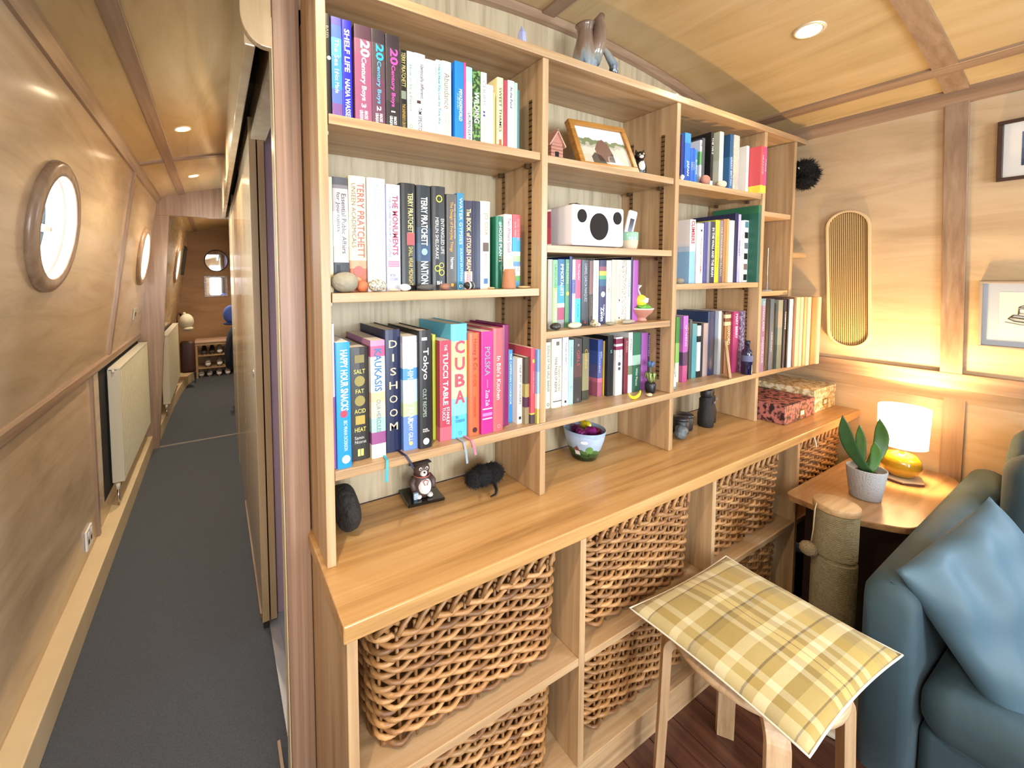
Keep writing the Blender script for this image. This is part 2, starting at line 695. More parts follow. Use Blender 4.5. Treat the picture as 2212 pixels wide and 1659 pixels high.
def side_window(name, y, z, side):
    root = struct(thing(name, None, None))
    X = (XL if side == 'L' else XR)
    s = 1 if side == 'L' else -1
    w, h = 0.5, 0.27

    def slab(a, b, c, d, t0, t1):
        m = MB()
        vs = []
        for t in (t0, t1):
            for (yy, zz) in ((a, c), (b, c), (b, d), (a, d)):
                vs.append((X(zz) + s * t, yy, zz))
        m._add(vs, [(0, 1, 2, 3), (4, 7, 6, 5), (0, 4, 5, 1), (1, 5, 6, 2), (2, 6, 7, 3), (3, 7, 4, 0)])
        return m
    for a, b, c, d in ((y - w - .05, y + w + .05, z + h, z + h + .05), (y - w - .05, y + w + .05, z - h - .05, z - h),
                       (y - w - .05, y - w, z - h, z + h), (y + w, y + w + .05, z - h, z + h)):
        slab(a, b, c, d, 0.0, 0.02).build('window_frame', TRIM_Y, root)
    slab(y - w, y + w, z - h, z + h, 0.004, 0.008).build('pane', plain('dfe9f2', 0.1), root)
    return root


side_window('window_6', -1.75, 1.5, 'R')
side_window('window_7', -1.75, 1.5, 'L')
struct(MB().box(-0.75, 2.75, -3.66, -3.6, 0.0, 2.25).build('wall_bow', VENEER))
bd = struct(thing('door_6', None, None))
for k in (0, 1):
    x0 = -0.06 + k * 0.615
    MB().box(x0, x0 + 0.61, -3.6, -3.565, 0.05, 0.42).build('door_panel', TRIM_Z, bd)
    for a, b, c, d in ((x0, x0 + .06, .42, 1.9), (x0 + .55, x0 + .61, .42, 1.9), (x0 + .06, x0 + .55, 1.84, 1.9), (x0 + .06, x0 + .55, .42, .48)):
        MB().box(a, b, -3.6, -3.565, c, d).build('door_frame', TRIM_Z, bd)
    MB().box(x0 + .06, x0 + .55, -3.585, -3.58, .48, 1.84).build('pane', plain('dfe9f2', 0.1), bd)

# ------------------------------------------------------------------ ceiling, cambered
cl = MB()
cl.smooth = True
xa, xb = -0.50, 2.50


def ceil_pt(u, v):
    x = xa + (xb - xa) * u
    return (x, -3.62 + 9.6 * v, zc(x))


cl.grid(ceil_pt, 30, 4)
cl.smooth = False
cl.grid(lambda u, v: (ceil_pt(u, v)[0], ceil_pt(u, v)[1], ceil_pt(u, v)[2] + 0.03), 30, 4, True)
struct(cl.build('ceiling', CEIL))


def batten_y(name, x, w, y0, y1, t=0.010, mat=None):
    m = MB()
    rings = []
    for y in (y0, y1):
        rings.append([(x - w / 2, y, zc(x - w / 2) + .004), (x - w / 2, y, zc(x - w / 2) - t), (x + w / 2, y, zc(x + w / 2) - t), (x + w / 2, y, zc(x + w / 2) + .004)])
    m.loft(rings, caps=True)
    return struct(m.build(name, mat or TRIM_Y, bevel=0.002))


def batten_x(name, y, w, x0, x1, t=0.009, n=24, mat=None):
    m = MB()
    rings = []
    for i in range(n + 1):
        x = x0 + (x1 - x0) * i / n
        rings.append([(x, y - w / 2, zc(x) + .004), (x, y - w / 2, zc(x) - t), (x, y + w / 2, zc(x) - t), (x, y + w / 2, zc(x) + .004)])
    m.loft(rings, caps=True)
    return struct(m.build(name, mat or TRIM_X))


batten_y('trim_1', -0.212, 0.048, -3.6, 5.9)
batten_y('trim_2', 0.993, 0.055, -3.6, 0.203)
batten_y('trim_3', 2.205, 0.045, -3.6, 0.203)
batten_x('trim_4', -0.42, 0.055, -0.40, 2.36)
batten_x('trim_5', -1.62, 0.055, -0.40, 2.36)
batten_x('trim_6', -2.80, 0.055, -0.40, 2.36)
batten_x('trim_7', 1.99, 0.045, -0.40, 0.075)
batten_x('trim_8', 4.10, 0.045, -0.33, 0.5)
# cove strips where the ceiling meets the walls
for nm, fx, y0, y1 in (('trim_9', lambda z: XL(z), -3.6, 3.03), ('trim_10', lambda z: XR(z), -3.6, 0.203)):
    sgn = 1 if nm == 'trim_9' else -1
    m = MB()
    rings = []
    for y in (y0, y1):
        x = fx(2.0)
        rings.append([(fx(2.03), y, 2.03), (fx(1.975), y, 1.975), (fx(1.975) + sgn * .012, y, 1.975), (fx(2.0) + sgn * .028, y, zc(x) - .008), (fx(2.0) + sgn * .03, y, 2.03)])
    m.loft(rings, caps=True)
    struct(m.build(nm, TRIM_Y))


def wall_batten(name, side, y0, y1, z0, z1, t=0.012, mat=None, dx=0.0):
    X = XL if side == 'L' else XR
    s = 1 if side == 'L' else -1
    m = MB()
    rings = []
    for z in (z0, z1):
        rings.append([(X(z) + dx - s * .002, y0, z), (X(z) + dx + s * t, y0, z), (X(z) + dx + s * t, y1, z), (X(z) + dx - s * .002, y1, z)])
    m.loft(rings, caps=True)
    return struct(m.build(name, mat or TRIM_Z, bevel=0.0015))


wall_batten('trim_11', 'L', 1.975, 2.015, 0.955, 2.0)
wall_batten('trim_12', 'L', 0.0 - 0.20, -0.155, 0.955, 2.0)
wall_batten('trim_13', 'R', -0.447, -0.392, 0.985, 2.0, 0.014)
wall_batten('trim_14', 'R', -1.66, -1.60, 0.985, 2.0, 0.014)
wall_batten('trim_15', 'L', 3.30, 3.33, 0.9, 2.0, 0.008, dx=0.078)
# gunwale rails
struct(MB().prism([(-0.60, 0.905), (-0.535, 0.905), (-0.527, 0.918), (-0.527, 0.948), (-0.537, 0.957), (-0.60, 0.957)], 'Y', -3.6, 3.03).build('trim_16', TRIM_Y, bevel=0.002))
m = MB()
rings = []
for y in (-3.6, 0.21):
    rings.append([(XR(0.99) + .01, y, 0.992), (XR(0.99) - .015, y, 0.988), (XR(0.93) - .018, y, 0.925), (XR(0.93) + .06, y, 0.92)])
m.loft(rings, caps=True)
struct(m.build('trim_17', TRIM_Y, bevel=0.0015))
struct(MB().box(2.585, 2.60, -0.447, -0.392, 0.0, 0.925).build('trim_18', TRIM_Z))
# lower battens and boxed pipe run along the corridor
struct(MB().box(-0.55, -0.536, 1.625, 1.655, 0.11, 0.91).build('trim_19', TRIM_Z, bevel=0.002))
bb = struct(thing('baseboard_left', None, None))
MB().box(-0.549, -0.478, -3.6, 3.03, 0.0, 0.112).build('boxing', CREAM, bb, bevel=0.004)
bs = MB()
bs.smooth = True
pts_f = [(-0.452, 3.06), (-0.44, 3.6), (-0.425, 4.2), (-0.39, 4.8), (-0.34, 5.25), (-0.28, 5.48)]
rings = []
for x, y in pts_f:
    rings.append([(-0.56, y, 0.0), (x, y, 0.0), (x, y, 0.112), (-0.56, y, 0.112)])
bs.loft(rings, caps=True)
struct(bs.build('baseboard_left_stern', CREAM, smooth=False))

# ------------------------------------------------------------------ bulkhead across the corridor and the stern end wall
m = MB()
m.box(-0.62, -0.545, 3.03, 3.07, 0, 1.0)


def bulk_x(z):
    return -0.437 + (0.437 - 0.307) * z / 1.88


m.loft([[(XL(0) - .4, y, 0), (bulk_x(0), y, 0), (bulk_x(1.885), y, 1.885), (XL(1.885) - .1, y, 1.885)] for y in (3.03, 3.07)], caps=True)
rings = []
for y in (3.03, 3.07):
    ring = [(-0.55, y, 1.885), (0.6, y, 1.885)]
    for i in range(9):
        x = 0.6 - 1.15 * i / 8
        ring.append((x, y, zc(x) + .01))
    rings.append(ring)
m.loft(rings, caps=True)
struct(m.build('wall_bulkhead', TRIM_Z, bevel=0.002))
struct(MB().box(-0.8, 0.7, 5.95, 6.0, 0.0, 2.25).build('wall_stern', wood('97714a', 'a98259', 'b28c63', 'X', rough=0.5, along=1.5, fine=8, bump=0.02)))
struct(MB().box(0.33, 0.36, 3.07, 5.95, 0.0, 2.25).build('wall_stern_cabin', DOORW))

# ------------------------------------------------------------------ partition between corridor and bathroom
jb = MB()
jb.box(0.131, 0.189, 0.147, 0.192, 0.0, 2.2)
struct(jb.build('trim_20', POST, bevel=0.0025))
struct(MB().box(0.1285, 0.1305, 0.150, 0.196, 0.0, 1.95).build('post_edge_highlight', plain('d9c7a2', 0.3), bevel=0.0008))  # pale strip stands in for the highlight along the post's side
struct(MB().box(0.186, 0.215, 0.86, 3.03, 0.0, 2.2).build('wall_partition', LILAC))
struct(MB().box(0.135, 0.185, 0.195, 0.86, 1.885, 2.2).build('trim_22', DOORW))
struct(MB().box(0.074, 0.098, 0.170, 3.03, 1.888, 2.19).build('trim_23', DOORW, bevel=0.003))
struct(MB().box(0.098, 0.135, 0.60, 3.03, 1.995, 2.19).build('slot_shade', BLACK))  # black block standing in for the shade inside the door slot
# rounded end board over the sliding doors
poly = [(0.1305, 2.18), (0.1305, 1.884)]
for i in range(9):
    a = PI / 2 + PI / 2 * i / 8 + PI / 2
    poly.append((0.118 + 0.05 * math.cos(a - PI / 2 + 0), 0.0))
poly = [(0.1305, 2.185), (0.1305, 1.884), (0.120, 1.884)]
for i in range(9):
    a = -PI / 2 - PI / 2 * i / 8
    poly.append((0.118 + 0.052 * math.cos(a), 1.95 + 0.066 * math.sin(a)))
poly.append((0.066, 2.185))
struct(MB().prism(poly, 'Y', 0.152, 0.170).build('trim_25', DOORW, bevel=0.002))


def leaf(name, x0, x1, y0, y1, label):
    d = struct(thing(name, None, None, (0, 0, 0)))
    MB().box(x0, x1, y0, y1, 0.022, 1.965).build('door_leaf', DOORW, d, bevel=0.002)
    h = MB()
    h.smooth = True
    h.lathe([(0.0, 0), (0.016, 0), (0.018, 0.002), (0.012, 0.003), (0.0, 0.003)], 20)
    h.xform(Matrix.Translation((x0 - 0.0025, y0 + 0.07, 1.0)) @ Matrix.Rotation(PI / 2, 4, 'Y'))
    h.build('finger_pull', STEEL, d)
    return d


leaf('door_1', 0.125, 0.151, 0.81, 1.47, '')
leaf('door_2', 0.1555, 0.179, 0.81, 1.52, '')
MB().box(0.128, 0.150, 0.806, 0.83, 0.003, 0.021).build('roller_block', plain('2a2522', 0.7), bpy.data.objects['door_1'])
leaf('door_3', 0.122, 0.146, 2.36, 3.0, '')
leaf('door_4', 0.151, 0.172, 2.40, 3.0, '')
struct(MB().box(0.121, 0.131, 0.86, 1.80, 0.002, 0.024).build('trim_26', TRIM_Y))
struct(MB().box(0.119, 0.1275, 0.22, 0.355, 0.002, 0.024).build('trim_27', TRIM_Y))
struct(MB().box(0.150, 0.186, 0.20, 0.86, 0.002, 0.006).build('trim_28', plain('cfd2d8', 0.25, 0.7)))
struct(MB().box(0.125, 0.186, 1.50, 2.34, 0.0, 1.90).build('wall_pilaster', DOORW))
# bathroom beyond the opening
struct(MB().box(0.215, 2.6, 1.95, 2.0, 0.0, 2.25).build('wall_bathroom', plain('c3b3c6', 0.6)))
bt = thing('wall_shelf', 'pale grey shelf seen through the open sliding door', 'shelf', (0.38, 1.2, 0.0))
MB().box(-0.14, 0.3, -0.12, 0.18, 0.47, 0.52).build('shelf_board', plain('a9a09a', 0.5), bt, bevel=0.003)
MB().box(-0.14, -0.1, 0.14, 0.18, 0.0, 0.47).build('shelf_leg', plain('15141c', 0.6), bt)
MB().box(0.26, 0.3, 0.14, 0.18, 0.0, 0.47).build('shelf_leg', plain('15141c', 0.6), bt)

# ------------------------------------------------------------------ bookcase
bc = thing('bookcase', 'tall open oak bookcase standing on the long worktop', 'bookcase', (0, 0, 0))
DIV = [(0.1925, 0.2125), (0.7917, 0.8123), (1.396, 1.4175), (1.999, 2.0205), (2.2655, 2.288)]
ZT = 0.7525                       # worktop surface
ZB, ZB2 = 0.96, 0.939             # continuous low shelf
TOP0, TOP1 = 1.955, 1.977
BACK = 0.205


def bpart(name, mat, *b, bev=0.0015):
    return MB().box(*b).build(name, mat, bc, bevel=bev)


bpart('side_panel', OAK_Z, DIV[0][0], DIV[0][1], 0.0, 0.146, ZT, 2.06)
bpart('side_panel', OAK_Z, DIV[0][0] + 0.0005, DIV[0][1] - 0.0005, 0.1465, BACK, ZT, 1.955)
for (a, b) in DIV[1:4]:
    bpart('divider', OAK_Z, a, b, 0.0, BACK, ZB + 0.0003, TOP0)
    bpart('lower_divider', OAK_Z, a, b, 0.0, BACK, ZT, ZB2)
bpart('divider', OAK_Z, DIV[4][0], DIV[4][1], 0.0, BACK, 1.275, TOP0)
bpart('top_board', OAK_X, DIV[0][1] + .0005, XR(1.966) - .004, -0.004, BACK, TOP0 + .0003, TOP1)
bpart('back_panel', ASH_Z, DIV[0][0], 2.36, BACK + .0005, BACK + 0.015, ZT, 2.02)
bpart('low_shelf', OAK_X, DIV[0][1] + .0005, 2.505, -0.001, BACK, ZB2 + .0003, ZB)
T = 0.0205
SHELVES = [(DIV[0][1], DIV[1][0], 1.706), (DIV[0][1], DIV[1][0], 1.339),
           (DIV[1][1], DIV[2][0], 1.703), (DIV[1][1], DIV[2][0], 1.4585), (DIV[1][1], DIV[2][0], 1.216),
           (DIV[2][1], DIV[3][0], 1.704), (DIV[2][1], DIV[3][0], 1.342),
           (DIV[3][1], DIV[4][0], 1.637), (DIV[3][1], DIV[4][0], 1.303)]
for a, b, z in SHELVES:
    bpart('shelf', OAK_X, a + .003, b - .003, 0.004, BACK - .001, z - T, z)
# short shelf in the gap between the last upright and the boat side
bpart('shelf', OAK_X, DIV[4][1] + .001, XR(1.46) - .006, 0.006, BACK - .001, 1.452, 1.472)
# slotted shelf strips let into the uprights
STRIP = zones([(0.0, '6b5436')], 1.0)
m_, nt_, N_, L_, b_ = new_mat('slotted_strip')
tc_ = N_.new('ShaderNodeTexCoord')
sp_ = N_.new('ShaderNodeSeparateXYZ')
L_.new(tc_.outputs['Object'], sp_.inputs[0])
ma_ = N_.new('ShaderNodeMath'); ma_.operation = 'MULTIPLY'; ma_.inputs[1].default_value = 62.0
L_.new(sp_.outputs[2], ma_.inputs[0])
fr_ = N_.new('ShaderNodeMath'); fr_.operation = 'FRACT'
L_.new(ma_.outputs[0], fr_.inputs[0])
gt_ = N_.new('ShaderNodeMath'); gt_.operation = 'GREATER_THAN'; gt_.inputs[1].default_value = 0.72
L_.new(fr_.outputs[0], gt_.inputs[0])
mx_ = N_.new('ShaderNodeMix'); mx_.data_type = 'RGBA'
mx_.inputs[6].default_value = (*lin('7a5c38'), 1)
mx_.inputs[7].default_value = (*lin('33220f'), 1)
L_.new(gt_.outputs[0], mx_.inputs[0])
L_.new(mx_.outputs[2], b_.inputs['Base Color'])
b_.inputs['Roughness'].default_value = 0.45
b_.inputs['Metallic'].default_value = 0.3
for k, zs in ((1, (1.00, 1.86)), (2, (1.00, 1.86)), (3, (1.00, 1.66))):
    for y in (0.040, 0.158):
        bpart('shelf_strip', m_, DIV[k][0] - 0.0022, DIV[k][0] - 0.0002, y, y + 0.012, zs[0], zs[1], bev=0)
for a, b, z in SHELVES[:7]:
    for y in (0.046, 0.164):
        bpart('shelf_clip', plain('5a4630', 0.4, 0.5), b - 0.016, b - 0.0024, y, y + 0.008, z - T - 0.012, z - T - 0.0003, bev=0)
        bpart('shelf_clip', plain('d7cfc0', 0.4, 0.2), a + 0.0003, a + 0.013, y, y + 0.008, z - T - 0.008, z - T - 0.0003, bev=0)
# panelling between the bookcase top and the ceiling
m = MB()
rings = []
n = 20
for y in (0.2055, 0.2195):
    r = [(0.19, y, 1.97), (2.37, y, 1.97)] + [(2.37 - 2.18 * i / n, y, zc(2.37 - 2.18 * i / n) - .0) for i in range(n + 1)]
    rings.append(r)
m.loft(rings, caps=True)
struct(m.build('wall_back', ASH_Z))
struct(MB().box(0.19, 2.6, 0.2205, 0.235, 0.0, 2.0).build('wall_bulkhead_fore', LILAC))
m = MB()
rings = []
for i in range(n + 1):
    x = 0.20 + 2.16 * i / n
    rings.append([(x, 0.2053, zc(x) - .002), (x, 0.190, zc(x) - .002), (x, 0.190, zc(x) - .03), (x, 0.2053, zc(x) - .034)])
m.loft(rings, caps=True)
struct(m.build('trim_29', TRIM_X))

# ------------------------------------------------------------------ worktop and the open storage below it
wt = MB().box(0.182, 2.594, -0.157, 0.204, 0.7175, 0.752).build('worktop', WORKTOP, bevel=0.003)
tag(wt, 'long oak worktop running beneath the bookcase', 'worktop')
lo = thing('storage_unit', 'low oak cubby unit holding wicker baskets under the worktop', 'storage unit', (0, 0, 0))


def lpart(name, mat, *b, bev=0.0015):
    return MB().box(*b).build(name, mat, lo, bevel=bev)


YF = -0.146
lpart('end_panel', OAK_Z, 0.1905, 0.2115, YF, 0.203, 0.0, 0.717)
for (a, b) in ((0.7917, 0.8123), (1.396, 1.4165), (1.999, 2.0195)):
    lpart('divider', OAK_Z, a, b, YF, 0.19, 0.096, 0.717)
lpart('back_board', ASH_Z, 0.2120, 2.59, 0.1905, 0.203, 0.0, 0.717)
cells = ((0.212, 0.7912), (0.8128, 1.3955), (1.417, 1.9985))
for a, b in cells:
    lpart('shelf', OAK_X, a, b, YF + .001, 0.19, 0.375, 0.395)
lpart('shelf', OAK_X, 2.02, 2.594, YF + .001, 0.19, 0.375, 0.395)
lpart('base_board', OAK_X, 0.212, 1.9985, YF + .002, 0.19, 0.077, 0.0955)
lpart('plinth', OAK_X, 0.212, 2.0, YF + .004, YF + .022, 0.0, 0.0765)

# ------------------------------------------------------------------ books
PAPER = plain('d9cdb4', 0.8)
PAPER_W = plain('e6e0d2', 0.8)


def cover_mesh(t, d, h, e, w, mat):
    n = 6
    out = [(0.0, d)]
    for i in range(n + 1):
        a = PI + PI * i / n
        out.append((t / 2 + t / 2 * math.cos(a), e + e * math.sin(a)))
    out += [(t, d), (t - w, d), (t - w, e + w), (w, e + w), (w, d)]
    return MB().prism(out, 'Z', 0.0, h).mesh('cover', mat)


def book(x, z, spec, shelf, prev, nxt, group, tilt=0.0):
    t, h, sb, d, col, desc = spec['t'], spec['h'], spec['y'], spec['d'], spec['c'], spec['n']
    hard = spec.get('hard', False)
    what = spec.get('what', 'book')
    if prev and nxt:
        rel = 'between the %s and the %s' % (prev, nxt)
    elif nxt:
        rel = 'first before the %s' % nxt
    else:
        rel = 'last after the %s' % prev
    lab = '%s %s %s, %s' % (desc, what, shelf, rel)
    if len(lab.split()) > 16:
        lab = '%s %s %s, after the %s' % (desc, what, shelf, prev)
    root = thing('book', lab, 'book', (x, sb, z + 0.0004), 0.0, group)
    if tilt:
        root.rotation_euler = (0, tilt, 0)
    e = 0.0045 if hard else 0.0012
    e = min(e, t * 0.3)
    w = min(0.0022 if hard else 0.0009, t * 0.22)
    mat = col if isinstance(col, bpy.types.Material) else plain(col, 0.38) if isinstance(col, str) else zones(col, h)
    link('cover', cover_mesh(t, d, h, e, w, mat), root)
    ins = 0.003 if hard else 0.0004
    pg = MB().box(w + .0001, t - w - .0001, e + w + .0002, d - ins - .001, ins, h - ins)
    pg.build('page_block', PAPER if spec.get('old') else PAPER_W, root)
    for tx in spec.get('tx', ()):
        s, c, kind, cf, lf, wf = tx[:6]
        bold = tx[6] if len(tx) > 6 else 0.0
        xo = tx[7] if len(tx) > 7 else 0.5
        ctr = (t * xo, -0.0005, h * cf)
        if kind == 'v':
            put_text(root, s, c, ctr, (0, 0, -1), (1, 0, 0), h * lf, t * wf, bold)
        else:
            put_text(root, s, c, ctr, (1, 0, 0), (0, 0, 1), t * wf, h * lf, bold)
    for em in spec.get('em', ()):
        kind, c, cf, sz = em[:4]
        xo = em[4] if len(em) > 4 else 0.5
        m = MB()
        cx, cz = t * xo, h * cf
        if kind == 'disc':
            k = 18
            m.prism([(cx + sz * math.cos(2 * PI * i / k), cz + sz * math.sin(2 * PI * i / k)) for i in range(k)], 'Y', -0.0006, 0.0004)
        elif kind == 'ring':
            k = 20
            m.loft([[(cx + q * math.cos(2 * PI * i / k), -0.0006, cz + q * math.sin(2 * PI * i / k)) for i in range(k)] for q in (sz, sz * 0.72)])
        elif kind == 'bar':
            m.box(cx - t * 0.42, cx + t * 0.42, -0.0006, 0.0004, cz - sz, cz + sz)
        elif kind == 'block':
            m.box(cx - sz, cx + sz, -0.0006, 0.0004, cz - sz * (em[5] if len(em) > 5 else 1), cz + sz * (em[5] if len(em) > 5 else 1))
        elif kind == 'bow':
            m.prism([(cx - sz, cz + sz * 1.6), (cx + sz, cz + sz * 1.6), (cx, cz)], 'Y', -0.0006, 0.0004)
            m.prism([(cx - sz, cz - sz * 1.6), (cx + sz, cz - sz * 1.6), (cx, cz)], 'Y', -0.0006, 0.0004)
        m.build('emblem', plain(c, 0.5), root)
    for rb in spec.get('ribbon', ()):
        c, xo, ln, dx = rb
        m = MB()
        pts = [(t * xo, 0.03, 0.0035), (t * xo, 0.002, 0.0035), (t * xo + dx * .3, -sb - 0.006, 0.0015), (t * xo + dx * .7, -sb - 0.010, -ln * .45), (t * xo + dx, -sb - 0.012, -ln)]
        k = 0.0030
        vs, fs = [], []
        for p in pts:
            vs += [(p[0] - k, p[1], p[2]), (p[0] + k, p[1], p[2])]
        for i in range(len(pts) - 1):
            fs.append((2 * i, 2 * i + 1, 2 * i + 3, 2 * i + 2))
        m._add(vs, fs)
        o = m.build('ribbon', plain(c, 0.5), root)
        md = o.modifiers.new('solid', 'SOLIDIFY')
        md.thickness = 0.0007
    return root


def B(x, t, h, c, n, tx=(), em=(), y=None, d=None, hard=False, **kw):
    s = dict(x=x, t=t, h=h, c=c, n=n, tx=tx, em=em, y=y, d=d, hard=hard)
    s.update(kw)
    return s


def run(rows, z, shelf, group, y, d, xmin, xmax):
    px = xmin + 0.0004
    for i, s in enumerate(rows):
        s['t'] /= 1000.0
        s['h'] /= 1000.0
        s['y'] = (y if s['y'] is None else s['y']) / 1000.0
        s['d'] = min((d if s['d'] is None else s['d']) / 1000.0, 0.2035 - s['y'])
        x = max(s['x'] / 1000.0, px)
        if x + s['t'] > xmax - 0.0004:
            s['t'] = max(0.003, xmax - 0.0006 - x)
        px = x + s['t'] + 0.0006
        s['x'] = x
    for i, s in enumerate(rows):
        book(s['x'], z, s, shelf, rows[i - 1]['n'] if i else '', rows[i + 1]['n'] if i + 1 < len(rows) else '', group)


V = 'v'
# top shelf beside the corridor
run([
    B(217, 12, 212, '16150f', 'black', [('BASEL', 'a9a58e', V, .82, .16, .4)], [('disc', 'efe9d0', .58, .004, .7)]),
    B(231, 22, 210, [(0, '6d4a86'), (.16, '4a62b4'), (.3, '3a86d8'), (.62, '52a6e8'), (.8, '4466b0'), (.92, '56509a')], 'sky blue', [('The Sea Is', 'e8f2fa', V, .62, .34, .45), ('Not Made', 'dbe9f7', V, .36, .2, .4)]),
    B(254, 21, 210, '1a20c0', 'royal blue', [('SHELF LIFE', 'f4f4ff', V, .70, .42, .55, .02), ('NADIA WASSEF', 'f4f4ff', V, .22, .40, .52, .02)]),
    B(281, 38, 209, [(0, '8a4a68'), (.72, '875064'), (.86, '4a2c3a')], 'maroon', [('20', 'ffeef2', V, .77, .17, .56, .03, .62), ('Century Boys', 'ffffff', V, .46, .44, .36, .02, .5), ('3', 'ffffff', V, .19, .05, .28, .02), ('NAOKI\nURASAWA', 'ffffff', V, .075, .13, .5, .01)], hard=False),
    B(320, 31, 210, [(0, '5a3448'), (.5, '4a3a3e'), (.86, '2f2429')], 'plum', [('20', '1f9fe0', V, .77, .17, .6, .03, .6), ('Century Boys', '4aa2d8', V, .46, .44, .38, .02), ('2', 'ffffff', V, .19, .05, .34, .02), ('NAOKI\nURASAWA', 'ffffff', V, .075, .13, .55, .01)]),
    B(353, 33, 208, [(0, '221a1c'), (.3, '33282a'), (.86, '2a2024')], 'near-black', [('20', 'd0459c', V, .77, .17, .58, .03, .6), ('Century Boys', 'd8489e', V, .46, .44, .36, .02), ('1', 'ffffff', V, .19, .05, .3, .02), ('NAOKI\nURASAWA', 'ffffff', V, .075, .13, .52, .01)]),
    B(387, 18, 182, '15120f', 'small black', [('TERRY PRATCHETT', 'c8b878', V, .76, .42, .55), ('THE SHEPHERD\'S CROWN', 'b89c52', V, .18, .32, .45)], [('block', '6e7a6a', .45, .006, .5, 1.5)]),
    B(405, 17, 183, [(0, 'cfe2b8'), (.55, 'cfe6cd'), (.8, 'b9dde6')], 'pale green', [('How to be a Patriot', '2a6a5a', V, .55, .6, .35)], [('ring', '2f7a4a', .08, .004)]),
    B(423, 29, 184, 'ece9ea', 'white', [('Identically different', '2a2024', V, .66, .42, .42, .01, .66), ('WHY WE CAN CHANGE OUR GENES', '3a3238', V, .66, .38, .14, 0, .3), ('TIM SPECTOR', '2a2024', V, .17, .32, .34, .01)], [('block', '3a2620', .40, .005, .4, .7)]),
    B(453, 28, 177, 'dedcf0', 'lilac white', [('CLAPTON', 'a8a2d8', V, .68, .3, .38), ('A SIDING INSIDE', 'b3aedd', V, .25, .36, .36)]),
    B(482, 16, 182, [(0, 'b4dcd8'), (.6, '9fd2d2'), (.9, 'c3e6e4')], 'turquoise', [('This Is How You Lose the Time War', '26484e', V, .56, .78, .4)]),
    B(498, 25, 184, [(0, 'f0ecd2'), (.75, 'e8ecdf')], 'ivory', [('Abundance', '6e6a5a', V, .62, .46, .62), ('Ezra Klein and\nDerek Thompson', '7e7a6a', V, .18, .30, .62)]),
    B(534, 26, 192, '1d78d6', 'bright blue', [('MIYAZAKIWORLD', 'f2f6ff', V, .46, .4, .36, .02, .62), ('A LIFE IN ART', 'bcd8f6', V, .5, .2, .14, 0, .3)], hard=False),
    B(560, 6, 194, 'b84a7e', 'thin magenta'),
    B(567, 18, 186, [(0, 'eef0f0'), (.55, 'e9eef0'), (.8, '9ccfd6')], 'aqua white', [('LAUREN ELKIN', '1f1d22', V, .22, .36, .5, .01), ('art monsters', '6a9aa2', V, .66, .24, .34)]),
    B(586, 24, 183, speckle('1f3a1a', '6f9a52', 120, .5), 'leaf green', [('WILDING', 'f6f6ea', V, .50, .42, .62, .02)]),
    B(612, 18, 183, 'e4e2da', 'pale grey', [('CHUMS', '8a8f96', V, .72, .34, .52), ('SIMON KUPER', 'c8a878', V, .18, .34, .4)], [('bow', '2a2a8a', .44, .004)]),
    B(631, 19, 156, 'f0ede4', 'small white', [('The Salt Path of Great Lyon', '8a867a', V, .6, .6, .32)]),
    B(651, 5, 140, 'd8c87e', 'thin yellow'),
    B(663, 20, 182, [(0, 'b46a4a'), (.06, 'efe2a8')], 'butter yellow', [('SWEET THAMES', '2e2a26', V, .55, .62, .42, .01)], [('block', 'a05a3a', .09, .004, .5, 2.0)]),
    B(685, 12, 179, 'a8404e', 'thin red'),
    B(698, 22, 182, 'ebe9ee', 'lavender white', [('At the Pond', '2a2a36', V, .76, .3, .4, .01), ('Swimming at the Hampstead', '9a9aa2', V, .35, .5, .3)]),
    B(721, 10, 180, 'a9c9b8', 'thin mint'),
    B(732, 6, 163, '4f7a7e', 'thin teal'),
], 1.706, 'on the top shelf beside the corridor', 'books on the top corridor-side shelf', 30, 132, 0.2125, 0.7917)

